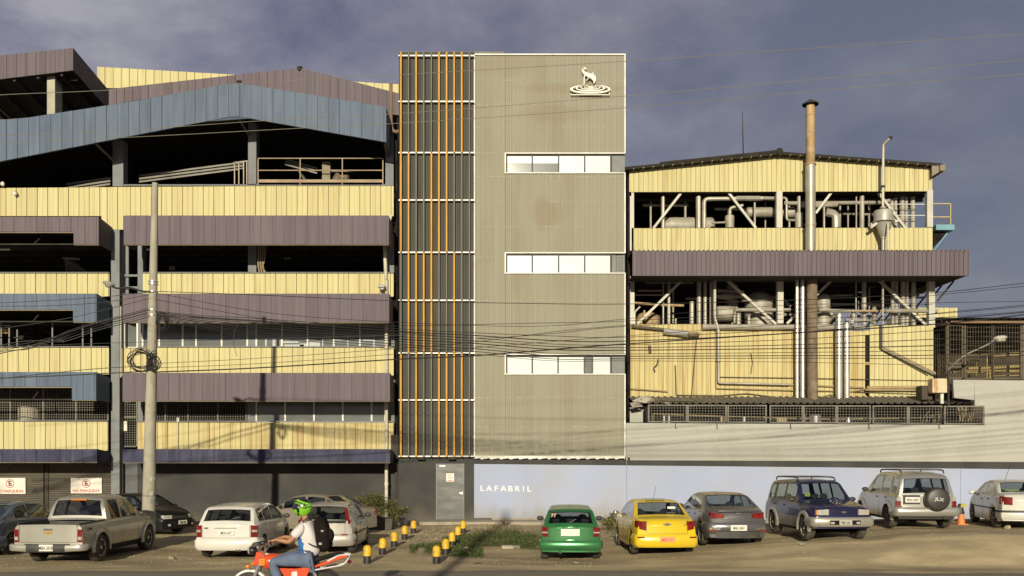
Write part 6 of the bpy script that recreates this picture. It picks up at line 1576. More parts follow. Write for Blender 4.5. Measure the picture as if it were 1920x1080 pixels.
plate(c, inf, 'r', -.02, .73, 'MDG-077', .42, .15, dx=.02); flatbits(c, 'handle', CHRM, [(-.3, .3, .845, .862, .02)], 'r', inf); flatbits(c, 'badge', PLB, [(.48, .58, .84, .87, .008)], 'r', inf); wiper(c, .13, -.02, 1.06, .34, 14); exhaust(c, .0, -.38, .24, .032); exhaust(c, .0, -.29, .24, .032)
# silver hatchback with tall lamps ---------------------------------------
SLH = paint('dusty_silver', (.43, .41, .36), .3, .4, .55)
sp = dict(hatch); sp.update(lampcol=(.02, .32), mould=(.57, .75, 2.6), hmat=PLB, trim=lambda p, l: [('rear_bumper', p, [S_('r', -.62, .62, .26, .60, .07, both=False, round_=.2), S_('r', .62, 1.0, .26, .60, .07, round_=.2)]), ('reflector', REDL, [S_('r', .5, .66, .565, .595, .075)]), ('tail_light', REDL, [S_('r', .68, .80, .88, 1.0, .01)]), ('tailgate_seam', PLB, [S_('r', .595, .602, .60, .92, .004)]), ('tailgate_trim', GLD, [S_('r', -.62, .62, .90, .985, .008, both=False)])])
pos = Vector((PX(607, 25.9), 25.9, .0)); c, inf = car('hatchback', 'dusty silver hatchback with tall red pillar lamps behind the motorcyclist', 'car', pos, ANG(-1), sp, SLH)
plate(c, inf, 'r', 0, .44, 'GPN-518', .42, .15, dx=.085)
m = MB(); m.tube([(1.0, 0, 1.45), (.93, 0, 1.53)], .012, 5); m.build('antenna', INT2, c)
# beige saloon parked sideways ----------------------------------------------
BGC = paint('beige_metallic', (.33, .29, .215), .4, .4, .35)
sp = dict(sedan); sp.update(L=4.45, origin=2.2, side=[(1.0, 1.25), (1.32, 2.1), (2.2, 3.1)], top=[(0, .84), (.04, .95), (.2, .99), (.5, 1.0), (1.35, 1.40), (1.8, 1.45), (2.35, 1.45), (2.8, 1.37), (3.45, .98), (4.1, .84), (4.35, .72), (4.45, .55)], rw=(.55, 1.3),
   trim=lambda p, l: [('front_bumper', p, [S_('f', -.62, .62, .24, .5, .06, both=False, round_=.2)]), ('headlight', CLR, [S_('f', .45, .85, .6, .72, .015)]), ('tail_light', REDL, [S_('r', .5, .9, .72, .9, .01)])])
pos = Vector((PX(594, 33.6), 33.6, .0)); car('saloon_car', 'beige saloon parked sideways behind the silver hatchback', 'car', pos, ANG(-66), sp, BGC)
# black saloon behind the pole ----------------------------------------------
BKC = mat('black_car_paint', (.006, .007, .006), .45, spec=.3, coat=.15)
sp = dict(sedan); sp.update(origin=4.35, trim=lambda p, l: [('front_bumper', p, [S_('f', -.62, .62, .24, .52, .06, both=False, round_=.2), S_('f', .62, 1.0, .24, .52, .06)]), ('headlight', CLR, [S_('f', .42, .86, .60, .73, .015)]), ('fog_lamp', CLR, [S_('f', .5, .6, .34, .42, .065)]), ('grille', PLB, [S_('f', -.34, .34, .6, .7, .02, both=False)])])
pos = Vector((PX(340, 32.8), 32.8, .0)); c, inf = car('saloon_car', 'black saloon nosing out between the pickup and the wall', 'car', pos, ANG(114), sp, BKC)
plate(c, inf, 'f', 0, .46, 'MBD-402', .4, .14, dx=.075)

# ------------------------------------------------------------ bollards, cone, planter
bo = thing('bollard', '', 'bollard', (0, 0, 0), group='yellow and black bollards')
m = MB(); m.lathe([(.1, 0), (.1, .215), (0, .215)], (0, 0, 0), n=24); m.build('black_base', BLK, bo, smooth=True)
m = MB(); m.lathe([(.0, .2152), (.104, .2152), (.105, .40)]+[(.105*math.cos(t*math.pi/14), .40+.10*math.sin(t*math.pi/14)) for t in range(1, 8)], (0, 0, 0), n=24); m.build('yellow_cap', YPNT, bo, smooth=True)
lb = ['nearest bollard of the left row, closest to the street', 'second bollard of the left row, behind the nearest one', 'middle bollard of the left row', 'fourth bollard of the left row, with chipped sides', 'farthest bollard of the left row, beside the kerb',
      'nearest bollard of the right row, closest to the street', 'second bollard of the right row, at the edge of the weeds', 'middle bollard of the right row, in the weeds', 'fourth bollard of the right row', 'farthest bollard of the right row, beside the kerb']
for i, (px, py) in enumerate([(688.5, 1057), (717, 1040.5), (739, 1025), (758.5, 1012), (775, 1000), (818.5, 1056), (835.5, 1041), (848, 1027), (859, 1014), (868.5, 1001)]):
    p = at(px, py); o = bo if i == 0 else copy_tree(bo)
    o.location = (p.x, p.y, gz(p.x, p.y)-.02); o['label'] = lb[i]; o.rotation_euler = (R(random.uniform(-1.5, 1.5)), R(random.uniform(-1.5, 1.5)), random.uniform(0, 6))
p = at(1802, 984); cn = thing('traffic_cone', 'faded orange traffic cone with a yellow and black cloth on top beside the silver off-roader', 'cone', (p.x, p.y, gz(p.x, p.y)))
OC = mat('cone_orange', (.72, .22, .06), .5, var=.1, nscale=8, dirt=(.35, .2, .1), damt=.3)
m = MB(); m.box(-.16, .16, -.16, .16, 0, .03); m.build('base', OC, cn, bevel=.01); m = MB(); m.lathe([(.125, .03), (.045, .62), (.035, .63)], (0, 0, 0), n=20); m.build('cone_body', OC, cn, smooth=True)
m = MB(); m.lathe([(.14, .36), (.12, .42), (.085, .6), (.05, .66), (0, .67)], (-.03, 0, 0), n=12); m.box(-.05, .12, -.1, .1, .56, .67, 1); m.build('cloth', [PLB, mat('yellow_cloth', (.5, .4, .08), .8)], cn)

# vegetation
def leafmat(name, c): return mat(name, c, .7, var=.45, nscale=9, spec=.3)
LF1, LF2, LF3, LF4 = leafmat('leaf_dark', (.055, .085, .025)), leafmat('leaf_olive', (.10, .105, .03)), leafmat('leaf_dry', (.22, .17, .07)), leafmat('leaf_green', (.08, .115, .035))
def leaf(m, p, s, mi, up=.6):
    a = random.uniform(0, 6.28); t = random.uniform(-1, 1)*1.2
    d = Vector((math.cos(a)*math.cos(t), math.sin(a)*math.cos(t), math.sin(t)*up+.3)).normalized(); u = d.cross(Vector((random.uniform(-1, 1), random.uniform(-1, 1), 1))).normalized()
    m.add([p, p+d*s*.5+u*s*.22, p+d*s, p+d*s*.5-u*s*.22], [(0, 1, 2, 3)], mi)
m = MB()
def inpatch(px, py):   # rough outline of the weeds in photo pixels
    lo = 1042 if px > 840 else 1035; 
    top_ = 1024 if px < 830 else (1010-.12*(px-830) if px < 960 else 994+.25*(px-960))
    bot = 1039 if px < 840 else (1046 if px < 905 else (1026 if px < 963 else 1031))
    return top_+random.uniform(-2, 3) < py < bot+random.uniform(-3, 2)
n = 0
while n < 26000:
    px, py = random.uniform(768, 1013), random.uniform(993, 1048)
    if not inpatch(px, py): continue
    q = at(px, py)
    if vn(q.x*2.2+3, q.y*1.6) < .22: n += 1; continue
    hh = .04+.19*vn(q.x*2.2, q.y*2.2+7)
    leaf(m, Vector((q.x, q.y, gz(q.x, q.y)+random.uniform(0, hh))), random.uniform(.03, .07), random.choices([0, 1, 2, 3], [4, 2, .5, 4])[0]); n += 1
for k in range(1500):    # sparse tufts elsewhere
    px, py = random.choice([(1045, 997), (1150, 1000), (1448, 985), (1140, 980), (1005, 1004), (1462, 983), (930, 990)]); px += random.gauss(0, 9); py += random.gauss(0, 3)
    q = at(px, py); leaf(m, Vector((q.x, q.y, gz(q.x, q.y)+random.uniform(0, .12))), random.uniform(.03, .07), random.choice([0, 1, 2, 3]))
tagp(m.build('weeds', [LF1, LF2, LF3, LF4]), 'low green weeds spreading over the dirt between the bollards and the green estate car', 'weeds', kind='stuff')
def shrub(name, lab, X, Y, z0, w, d, h, n, mats, wts, stems=14, ls=(.05, .09)):
    t = thing(name, lab, 'plant', (X, Y, z0)); st_ = MB(); lf = MB(); tips = []
    for i in range(stems):
        a = random.uniform(0, 6.28); r = random.random()**.6
        tip = Vector((w*r*math.cos(a), d*r*math.sin(a), h*random.uniform(.55, 1)*(1-.35*r))); b = Vector((w*.15*math.cos(a), d*.15*math.sin(a), 0))
        pts = [b, b.lerp(tip, .5)+Vector((0, 0, h*.1)), tip]; st_.tube(catmull(pts, 3), [.012]*4+[.006]*3, 5); tips.append(pts)
    for i in range(n):
        pts = random.choice(tips); f = random.random()**.7; p = pts[1].lerp(pts[2], f) if f > .3 else pts[0].lerp(pts[1], .4+f)
        p = p+Vector((random.gauss(0, w*.12), random.gauss(0, d*.12), random.gauss(0, h*.07)))
        if p.z > 0: leaf(lf, p, random.uniform(*ls), random.choices(range(len(mats)), wts)[0])
    st_.build('stem', mat('twig', (.12, .09, .05), .8), t); lf.build('foliage', mats, t); return t
Yb = 35.3
shrub('shrub', 'olive green shrub spilling over its planter in front of the white downpipe', PX(703, Yb), Yb, .38, .95, .6, 1.15, 5200, [LF1, LF2, LF3], [2, 4, 2.2], 26)
shrub('shrub', 'dry low bush leaning right out of the planter towards the dark wall', PX(738, Yb), Yb-.1, .34, .55, .4, .75, 2200, [LF1, LF2, LF3], [2, 3, 2], 16)
shrub('grass_tuft', 'tuft of dry yellow grass between the green estate and the taxi', PX(1148, 34), 34, .03, .42, .5, .72, 1500, [LF2, LF3, LF4], [3, 4, 2], 30, (.04, .11))
shrub('grass_tuft', 'thin dead weed standing against the blue wall by the concrete kerb', PX(948, 37.2), 37.2, 0, .3, .2, .42, 160, [LF1, LF3], [3, 1], 12, (.03, .05))
m = MB(); X = PX(722, Yb); m.prism([(X-.55, 0), (X+.3, 0), (X+.36, .44), (X-.6, .44)], Yb-.45, Yb+.45); m.prism([(X-.53, .442), (X+.29, .442), (X+.29, .45), (X-.53, .45)], Yb-.38, Yb+.38)
tagp(m.build('planter', mat('dark_planter', (.07, .06, .045), .8, var=.2, dirt=(.16, .13, .09)), bevel=.015), 'dark trough planter under the shrub beside the silver hatchback', 'planter')

for i, (px, py, lab, mt_) in enumerate([(1505, 1049, 'crumpled scrap of white paper on the dirt in front of the navy off-roader', (.5, .48, .42)), (1080, 1057, 'flattened pale carton scrap on the dirt behind the green estate car', (.42, .36, .24)), (895, 1058, 'brown leaf of cardboard lying near the road edge right of the bollards', (.25, .19, .11))]):
    q = at(px, py); m = MB(); s_ = .11; pts = []
    for j in range(4):
        for k in range(4): pts.append(Vector((q.x+(j-1.5)*s_*.6+random.uniform(-.01, .01), q.y+(k-1.5)*s_*.5+random.uniform(-.01, .01), gz(q.x, q.y)+.015+random.uniform(0, .035))))
    m.grid([pts[j*4:j*4+4] for j in range(4)]); m.grid([[p-Vector((0, 0, .003)) for p in pts[j*4:j*4+4]] for j in range(4)], flip=True)
    tagp(m.build('litter_scrap', mat('litter_%d' % i, mt_, .8)), lab, 'litter', group='scraps of litter on the lot')
# ------------------------------------------------------------ motorcycle and rider
YB = 14.8; ZB = rz(YB)
def B(px, py, dy=0): return P(px, py, YB)+Vector((0, dy, 0))
FWc, RWc = B(470, 1104), B(607, 1105); Rr = FWc.z-ZB
mc = thing('motorcycle', 'red and black motorcycle ridden to the left along the street', 'motorcycle', (B(540, 1100).x, YB, ZB))
BO = Vector(mc.location)
def addm(mb, name, mt, root=mc, **k):
    o = mb.build(name, mt, None, **k); o.data.transform(Matrix.Translation(-world_loc(root))); setparent(o, root); return o
MRED = mat('motor_red', (.62, .07, .018), .25, var=.05, coat=.7); MBLK = mat('motor_black', (.02, .019, .018), .4, coat=.2); CHM = mat('motor_chrome', (.65, .63, .6), .2, metal=.8); MWH = mat('motor_white', (.7, .68, .64), .3, coat=.5)
for c in (FWc, RWc):
    m = MB(); m.lathe([(Rr-.085, -.035), (Rr-.03, -.05), (Rr, -.015), (Rr, .015), (Rr-.03, .05), (Rr-.085, .035), (Rr-.085, -.035)], c, 'y', 36); w = addm(m, 'tyre', TYRE, smooth=True)
    w.name = 'wheel'
    m = MB(); m.lathe([(Rr-.086, -.03), (Rr-.11, -.02), (Rr-.11, .02), (Rr-.086, .03)], c, 'y', 32); m.lathe([(0, -.06), (.05, -.06), (.05, .06), (0, .06)], c, 'y', 14)
    for k in range(18):
        a = 2*math.pi*k/18; m.bar(c+Vector((.04*math.cos(a), .03*(-1)**k, .04*math.sin(a))), c+Vector(((Rr-.1)*math.cos(a), 0, (Rr-.1)*math.sin(a))), .005)
    o = m.build('rim', CHM, None, smooth=True); setparent(o, w); o.data.transform(Matrix.Translation(-BO))
def fender(c, a0, a1, r, mt, name, w=.06):
    m = MB(); g = []
    for i in range(15):
        a = R(a0+(a1-a0)*i/14); g.append([c+Vector(((r+dr)*math.cos(a), y, (r+dr)*math.sin(a))) for y, dr in ((-w, -.035), (-w*.75, -.004), (0, .006), (w*.75, -.004), (w, -.035))])
    m.grid(g); m.grid([[v-Vector((0, 0, .004)) for v in r_] for r_ in g], flip=True); addm(m, name, mt, smooth=True)
fender(FWc, 20, 165, Rr+.03, MWH, 'front_fender'); fender(RWc, 20, 140, Rr+.045, MBLK, 'rear_fender', .075)
hd = B(497, 1040)
for sg in (-1, 1):
    m = MB(); m.tube([FWc+Vector((0, sg*.09, 0)), hd+Vector((0, sg*.09, .02))], .024, 10); m.tube([FWc+Vector((0, sg*.09, 0)), FWc.lerp(hd, .5)+Vector((0, sg*.09, 0))], .032, 10); addm(m, 'fork_leg', CHM, smooth=True)
    # handlebar, grip, lever, mirror
    m = MB(); gp = B(517, 1015, sg*.33); m.tube(catmull([hd+Vector((0, sg*.03, .05)), B(503, 1022, sg*.15), gp+Vector((-.04, -sg*.1, .0)), gp+Vector((.04, sg*.02, -.005))], 4), .012, 8); m.tube([gp+Vector((-.02, -sg*.06, 0)), gp+Vector((.03, sg*.07, -.01))], .019, 10, 1); m.bar(gp+Vector((-.05, -sg*.06, .0)), gp+Vector((-.06, sg*.06, -.01)), .012)
    addm(m, 'handlebar', [CHM, MBLK], smooth=True)
    m = MB(); m.tube([gp+Vector((-.02, -sg*.06, 0)), gp+Vector((-.09, -sg*.04, .02))], .008, 6); m.ell(gp+Vector((-.13, -sg*.03, -.0)), (.06, .04, .035), 12, 8); addm(m, 'rear_view_mirror', MBLK, smooth=True)
m = MB(); q = B(474, 1032); m.ell(q, (.075, .09, .08), 16, 10); m.ell(q+Vector((-.035, 0, 0)), (.05, .075, .07), 14, 8, 1); m.prism([(q.x-.02, q.z+.06), (q.x+.12, q.z+.07), (q.x+.1, q.z+.14), (q.x+.02, q.z+.13)], YB-.08, YB+.08); addm(m, 'headlight', [MBLK, CLR], smooth=True)
m = MB(); m.prism([(B(484, 1033).x, B(484, 1033).z), (B(478, 1058).x, B(478, 1058).z), (B(486, 1060).x, B(486, 1060).z), (B(499, 1036).x, B(499, 1036).z)], YB-.12, YB+.12); addm(m, 'front_cowl', MRED, bevel=.015)
for sg in (-1, 1):
    m = MB(); m.ell(B(470, 1060, sg*.17), (.045, .035, .035), 12, 8); m.bar(B(470, 1060, sg*.15), B(482, 1050, sg*.08), .015); addm(m, 'indicator', ORL, smooth=True)
m = MB()
for k, (dx, r) in enumerate(((0, .0),)):
    pts = [(B(486, 1050), .05), (B(492, 1051), .115), (B(502, 1053), .14), (B(514, 1052), .135), (B(526, 1050), .10), (B(536, 1049), .05)]
    rows_ = []
    for p, r in pts: rows_.append([p+Vector((0, math.cos(t)*r*.95, math.sin(t)*r*.95)) for t in [2*math.pi*i/16 for i in range(17)]])
    m.grid(rows_); m.add(rows_[0][:-1], [tuple(range(16))]); m.add(rows_[-1][:-1], [tuple(range(15, -1, -1))])
tk = addm(m, 'fuel_tank', MRED, smooth=True, fix=True)
m = MB()
for k in range(4):
    m.bar(B(490, 1048+k*3.2, -.133), B(501, 1047+k*3.2, -.143), .016, .006)
m.ell(B(497, 1039), (.09, .06, .02), 12, 6, 1)
o = m.build('tank_decal', [mat('decal_orange', (.75, .3, .02), .4), MWH], None); o.data.transform(Matrix.Translation(-BO)); setparent(o, tk)
m = MB(); sp_ = [(B(534, 1050), .09, .04), (B(555, 1052), .12, .04), (B(590, 1050), .13, .045), (B(612, 1044), .125, .04), (B(636, 1037), .09, .035), (B(643, 1036), .04, .02)]
rows_ = [[p+Vector((0, math.cos(t)*w, math.sin(t)*h)) for t in [2*math.pi*i/14 for i in range(15)]] for p, w, h in sp_]; m.grid(rows_); m.add(rows_[0][:-1], [tuple(range(14))]); m.add(rows_[-1][:-1], [tuple(range(13, -1, -1))])
addm(m, 'seat', MBLK, smooth=True, fix=True)
def plateY(pts, y0, y1, name, mt, bev=.012, root=mc):
    m = MB(); m.prism([(B(x, y).x, B(x, y).z) for x, y in pts][::-1], YB+y0, YB+y1); return addm(m, name, mt, root, fix=True, bevel=bev)
for sg in (-1, 1):
    a, b = (-.155, -.13) if sg < 0 else (.13, .155)
    plateY([(527, 1063), (558, 1064), (598, 1060), (612, 1057), (585, 1066), (578, 1080), (540, 1084)], a, b, 'side_panel', MRED)
    plateY([(560, 1064), (600, 1061), (618, 1056), (634, 1049), (656, 1042), (657, 1039), (640, 1040), (618, 1048), (598, 1057)], a+.01*sg, b+.01*sg, 'tail_panel', MRED)
    m = MB(); m.tube(catmull([B(592, 1067, sg*.16), B(620, 1062, sg*.15), B(645, 1057, sg*.12), B(654, 1047, sg*.08), B(657, 1041, sg*.06)], 4), .014, 8); m.tube(catmull([B(618, 1050, sg*.17), B(632, 1043, sg*.15), B(640, 1040, sg*.12), B(656, 1039.5, sg*.06)], 4), .017, 8); addm(m, 'grab_rail', MWH, smooth=True)
    m = MB(); m.tube([RWc+Vector((.0, sg*.13, .02)), B(588, 1062, sg*.13)], .022, 10)
    for k in range(8): 
        p = (RWc+Vector((0, sg*.13, .02))).lerp(B(588, 1062, sg*.13), .35+k*.07); m.tube([p-Vector((0, 0, .006)), p+Vector((0, 0, .006))], .035, 10)
    addm(m, 'shock_absorber', CHM, smooth=True)
text_mesh('S', .09, MWH, 'panel_badge', mc, Matrix.Translation(-BO) @ FRONT(B(557, 1074).x, YB-.175, B(557, 1074).z) , xs=2.0, bold=.008)
m = MB(); m.ell(B(655, 1053), (.04, .06, .03), 10, 6); m.bar(B(648, 1050), B(655, 1053), .03); addm(m, 'tail_lamp', REDL, smooth=True)
m = MB(); a = B(535, 1108); m.box(a.x-.14, a.x+.14, YB-.1, YB+.1, a.z-.1, a.z+.1); 
for k in range(7): m.box(a.x-.16+.0, a.x-.02, YB-.085, YB+.085, a.z+.115+k*.022, a.z+.125+k*.022)
m.tube([(a.x-.09, YB, a.z+.1), (a.x-.09, YB, a.z+.28)], .055, 12); m.lathe([(0, -.14), (.08, -.14), (.09, -.1), (.09, .1), (0, .12)], (a.x+.06, YB, a.z-.02), 'y', 20); addm(m, 'engine', mat('engine_grey', (.12, .115, .11), .45, metal=.5), bevel=.01)
m = MB(); m.tube([hd, B(512, 1085), B(520, 1120), B(560, 1122), RWc], .02, 8); m.tube([B(500, 1045), B(560, 1058), B(600, 1058), B(640, 1046)], .018, 8); m.tube([RWc, B(560, 1100)], .018, 8); addm(m, 'frame', MBLK)
m = MB(); m.tube(catmull([B(527, 1095, .06), B(515, 1110, .1), B(540, 1124, .14), B(600, 1120, .2), B(636, 1112, .2)], 4), [.02]*13+[.045]*4, 10); addm(m, 'exhaust', CHM, smooth=True)
m = MB(); m.tube([B(545, 1118, -.28), B(545, 1118, .28)], .012, 6); m.tube([B(543, 1118, -.3), B(543, 1118, -.16)], .02, 8); m.tube([B(543, 1118, .16), B(543, 1118, .3)], .02, 8); m.tube([B(560, 1126, -.12), B(580, 1139, -.2)], .012, 6); addm(m, 'foot_peg', MBLK)

# rider: one continuous skinned body; clothes as children
rd = thing('person', 'motorcyclist in a green and black helmet, white and blue shirt and jeans', 'person', (B(580, 1050).x, YB, B(580, 1050).z))
RO = Vector(rd.location)
SKIN = mat('skin', (.36, .17, .085), .5, var=.08, nscale=12)
SHW = mat('shirt_white', (.66, .62, .60), .8, var=.04, bump=.15, bscale=9); SHB = mat('shirt_blue', (.03, .17, .45), .8, var=.08); JEAN = mat('denim', (.115, .15, .225), .85, var=.14, nscale=7, bump=.15, bscale=10)
def skin(name, chain, mt, parent, root_i=0, sub=2):
    """chain: list of (parent_index, point, (rx, ry))"""
    me = bpy.data.meshes.new(name); vs = [Vector(p)-RO for _, p, _ in chain]; es = [(a, i) for i, (a, _, _) in enumerate(chain) if a is not None]
    me.from_pydata(vs, es, []); o = bpy.data.objects.new(name, me); COL.objects.link(o)
    md = o.modifiers.new('skin', 'SKIN'); md.use_smooth_shade = True; md.branch_smoothing = .6
    if not me.skin_vertices: 
        pass
    for i, (_, _, r) in enumerate(chain):
        sv = me.skin_vertices[0].data[i]; sv.radius = r if isinstance(r, tuple) else (r, r); sv.use_root = (i == root_i)
    s_ = o.modifiers.new('sub', 'SUBSURF'); s_.levels = sub; s_.render_levels = sub
    dg = bpy.context.evaluated_depsgraph_get(); m2 = bpy.data.meshes.new_from_object(o.evaluated_get(dg)); m2.name = name
    bpy.data.objects.remove(o); m2.materials.clear(); m2.materials.append(mt)
    for p in m2.polygons: p.use_smooth = True
    q = bpy.data.objects.new(name, m2); COL.objects.link(q); setparent(q, parent); return q
def ensure_skin():
    pass
def limbs(rad):
    pass
hip = B(586, 1046); ch1 = B(581, 1022); ch2 = B(577, 998); nk = B(574, 977); hdp = B(569, 957)
body = [(None, hip, (.105, .12)), (0, ch1, (.09, .10)), (1, ch2, (.08, .10)), (2, nk, (.052, .055)), (3, B(571, 968), (.05, .055)), (4, hdp, (.075, .085)), (5, B(567, 947), (.06, .07))]
fin = []
for sg in (-1, 1):
    i = len(body)
    sh = B(574, 985, sg*.17); el = B(550, 1014, sg*.27 if sg < 0 else .25); wr = B(525, 1009, sg*.28); pl = B(518.5, 1011.5, sg*.29)
    body += [(2, sh, .042), (i, B(563, 998, sg*.225), .052), (i+1, el, .048), (i+2, B(538, 1011, sg*.28), .042), (i+3, wr, .028), (i+4, pl, (.03, .018))]
    pk_ = i+5
    for k in range(4):      # fingers wrap over the grip
        y = sg*(.255+k*.022); ln = (.9, 1, .95, .8)[k]
        a = Vector((pl.x-.012, YB+y, pl.z+.008)); b = a+Vector((-.032*ln, 0, .004)); c_ = b+Vector((-.012*ln, 0, -.026)); d_ = c_+Vector((.022*ln, 0, -.016))
        j = len(body); body += [(pk_, a, .0095), (j, b, .009), (j+1, c_, .0085), (j+2, d_, .008)]
    j = len(body); a = Vector((pl.x+.01, YB+sg*.245, pl.z-.012)); body += [(pk_, a, .011), (j, a+Vector((-.025, -sg*.006, -.018)), .0095), (j+1, a+Vector((-.045, -sg*.004, -.014)), .0085)]
for sg in (-1, 1):
    i = len(body)
    body += [(0, B(580, 1050, sg*.10), .085), (i, B(548, 1050, sg*.15), .075), (i+1, B(517, 1050, sg*.19), .058), (i+2, B(524, 1075, sg*.18), .052), (i+3, B(537, 1108, sg*.17), .038), (i+4, B(541, 1114, sg*.17), .04), (i+5, B(527, 1118, sg*.17), (.035, .042)), (i+6, B(519, 1120, sg*.17), (.022, .036))]
def skin2(name, chain, mt, parent, sub=2):
    me = bpy.data.meshes.new(name); bm = bmesh.new(); ly = bm.verts.layers.skin.verify()
    vv = []
    for i, (a, p, r) in enumerate(chain):
        v = bm.verts.new(Vector(p)-RO); v[ly].radius = r if isinstance(r, tuple) else (r, r); v[ly].use_root = (i == 0); vv.append(v)
    for i, (a, _, _) in enumerate(chain):
        if a is not None: bm.edges.new((vv[a], vv[i]))
    bm.to_mesh(me); bm.free()
    o = bpy.data.objects.new(name, me); COL.objects.link(o)
    md = o.modifiers.new('skin', 'SKIN'); md.use_smooth_shade = True
    s_ = o.modifiers.new('sub', 'SUBSURF'); s_.levels = sub; s_.render_levels = sub
    bpy.context.view_layer.update()
    dg = bpy.context.evaluated_depsgraph_get(); m2 = bpy.data.meshes.new_from_object(o.evaluated_get(dg)); m2.name = name
    bpy.data.objects.remove(o); m2.materials.clear()
    for q in (mt if isinstance(mt, list) else [mt]): m2.materials.append(q)
    for p in m2.polygons: p.use_smooth = True
    q = bpy.data.objects.new(name, m2); COL.objects.link(q); setparent(q, parent); return q
skin2('body', body, SKIN, rd)
sh_ch = [(None, B(585, 1047), (.185, .195)), (0, B(580, 1024), (.18, .185)), (1, B(577, 1001), (.155, .19)), (2, B(575.5, 984), (.11, .14)), (3, B(574, 975), (.06, .07))]
for sg in (-1, 1):
    i = len(sh_ch); sh_ch += [(2, B(572, 986, sg*.17), .098), (i, B(563, 996, sg*.225), .086), (i+1, B(555, 1006, sg*.25), .076)]
shirt = skin2('shirt', sh_ch, [SHW, SHB], rd)
xcut = B(573, 1010).x-RO.x
for p in shirt.data.polygons:
    c = p.center
    z = c.z+RO.z; 
    if z < B(0, 1004).z and c.x < xcut+.012*math.sin(c.z*30) and abs(c.y) < .2: p.material_index = 1
jn = [(None, B(587, 1045), (.17, .19))]
for sg in (-1, 1):
    i = len(jn); jn += [(0, B(579, 1049, sg*.11), (.135, .13)), (i, B(548, 1047, sg*.16), .122), (i+1, B(516, 1051, sg*.20), .09), (i+2, B(524, 1076, sg*.18), .085), (i+3, B(535, 1104, sg*.17), .07)]
skin2('jeans', jn, JEAN, rd)
for sg in (-1, 1):
    m = MB(); c_ = B(529, 1118, sg*.17)-RO; m.ell(c_, (.13, .05, .045), 14, 8); m.ell(c_+Vector((.07, 0, .05)), (.05, .045, .06), 12, 8); m.build('shoe', MBLK, rd, smooth=True)
# face under the visor
m = MB(); f = B(560, 955)-RO
m.ell(f+Vector((.004, 0, -.03)), (.018, .015, .02), 8, 6)
for sg in (-1, 1): m.ell(f+Vector((.012, sg*.033, .01)), (.012, .014, .01), 8, 6, 1)
m.box(f.x+.006, f.x+.02, f.y-.025, f.y+.025, f.z-.062, f.z-.054, 2)
m.build('face', [SKIN, mat('eye_white', (.5, .48, .45), .3), mat('lip', (.3, .1, .07), .5)], rd, smooth=True)
# helmet shell: ellipsoid with visor opening, chin bar, graphics
HG = mat('helmet_lime', (.22, .55, .025), .3, coat=.6, var=.05); HB = mat('helmet_black', (.015, .016, .02), .25, coat=.6); HWm = mat('helmet_white', (.6, .6, .58), .3, coat=.5)
m = MB(); hc = B(567, 951)-RO; nu, nv = 40, 24; rx, ry, rz_ = .155, .125, .15
def hv(u, v):
    th = math.pi*v/nv*.86; a = 2*math.pi*u/nu
    x, y, z = math.cos(a)*math.sin(th), math.sin(a)*math.sin(th), math.cos(th)
    k = 1+.16*max(0, -x)*max(0, -z+.25)      # chin bar juts forward
    return hc+Vector((x*rx*k, y*ry*(1-.05*max(0, -z)), z*rz_*1.02))
vs = [[hv(u, v) for u in range(nu)] for v in range(nv+1)]
vis = MB()
for v in range(nv):
    for u in range(nu):
        a = 2*math.pi*(u+.5)/nu; th = math.pi*(v+.5)/nv*.86; x = math.cos(a)*math.sin(th); z = math.cos(th); y = math.sin(a)*math.sin(th)
        q = [vs[v][u], vs[v][(u+1) % nu], vs[v+1][(u+1) % nu], vs[v+1][u]]
        if x < -.42 and -.28 < z < .34: vis.add(q, [(3, 2, 1, 0)]); continue
        g = math.sin(3.2*x+4.5*z+1.2*abs(y)*2)+.6*math.sin(7*x-5*z)
        mi = 1 if (z > .42 and x < .75 and not (abs(y) > .3 and g > .9)) or (x > .55 and -.1 < z < .15) else (0 if g > -.05 or (x > .2 and z < -.05) else 1)
        if z > .2 and z < .34 and -.3 < x < .35: mi = 0
        if abs(z-.12) < .09 and -.4 < x < -.15: mi = 2
        mi = 1
        if abs(z-.62+.35*x) < .10 or abs(z-.33+.30*x) < .05: mi = 0
        if x > -.2 and z < -.02+.45*x: mi = 0
        if x > .15 and abs(z+.12-.2*x) < .07: mi = 1
        if x < -.42 and z < -.25: mi = 0
        if -.38 < x < -.12 and .0 < z < .13: mi = 2
        m.add(q, [(3, 2, 1, 0)], mi)
m.grid([[hc+Vector((-.10, y, .115)), hc+Vector((-.165, y*.8, .118)), hc+Vector((-.215, y*.6, .10))] for y in (-.085, -.05, 0, .05, .085)], 1)
m.grid([[hc+Vector((-.10, y, .108)), hc+Vector((-.165, y*.8, .110)), hc+Vector((-.215, y*.6, .093))] for y in (-.085, -.05, 0, .05, .085)], 1, flip=True)
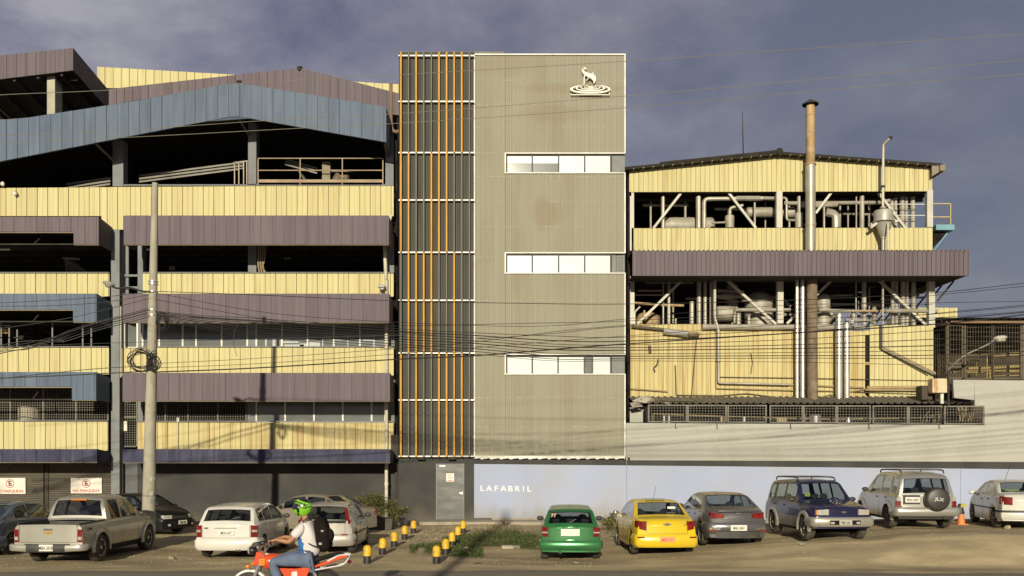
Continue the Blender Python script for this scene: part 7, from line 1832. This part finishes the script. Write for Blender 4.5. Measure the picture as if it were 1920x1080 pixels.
hl = m.build('helmet', [HG, HB, HWm], rd, smooth=True, fix=True, angle=60)
vis.build('visor', mat('visor_smoke', (.02, .02, .022), .06, coat=1), rd, smooth=True)
# backpack
m = MB(); rows_ = []
for (px, py, w, d) in ((597, 970, .10, .05), (601, 972, .13, .09), (603, 984, .15, .115), (605, 998, .16, .125), (607, 1012, .165, .13), (609, 1022, .16, .12), (610, 1030, .13, .08), (610, 1032, .08, .04)):
    c_ = B(px, py)-RO; rows_.append([c_+Vector((math.copysign(abs(math.cos(t))**.6, math.cos(t))*d, math.copysign(abs(math.sin(t))**.6, math.sin(t))*w, 0)) for t in [2*math.pi*i/24 for i in range(25)]])
m.grid(rows_); m.add(rows_[0][:-1], [tuple(range(24))]); m.add(rows_[-1][:-1], [tuple(range(23, -1, -1))])
bp_ = thing('backpack', 'black backpack worn by the motorcyclist', 'backpack', B(606, 1000)); BPO = Vector(bp_.location)
for v_ in range(len(m.v)): m.v[v_] = tuple(Vector(m.v[v_])+RO-BPO)
m.build('pack_body', mat('pack_cloth', (.016, .012, .010), .95, spec=.05, var=.25, nscale=6), bp_, smooth=True, fix=True, angle=60)
m = MB(); q = B(612, 1000)-BPO; m.ell(q+Vector((.03, 0, -.04)), (.10, .11, .13), 16, 10); m.build('front_pocket', mat('pack_cloth2', (.02, .015, .012), .95, spec=.05), bp_, smooth=True)
m = MB(); q = B(604, 1018)-BPO; m.box(q.x-.02, q.x+.03, -.172, -.168, q.z-.015, q.z+.02); q = B(608, 994)-BPO; m.box(q.x-.02, q.x+.02, -.165, -.155, q.z-.012, q.z+.012); m.build('patch', mat('patch_grey', (.3, .3, .28), .6), bp_)
for sg in (-1, 1):
    m = MB(); m.tube([p-BPO for p in catmull([B(598, 975, sg*.10), B(586, 970, sg*.13), B(574, 975, sg*.15), B(569, 990, sg*.155), B(572, 1006, sg*.165), B(588, 1020, sg*.175), B(602, 1025, sg*.13)], 4)], .014, 6); m.build('strap', MBLK, bp_, smooth=True)
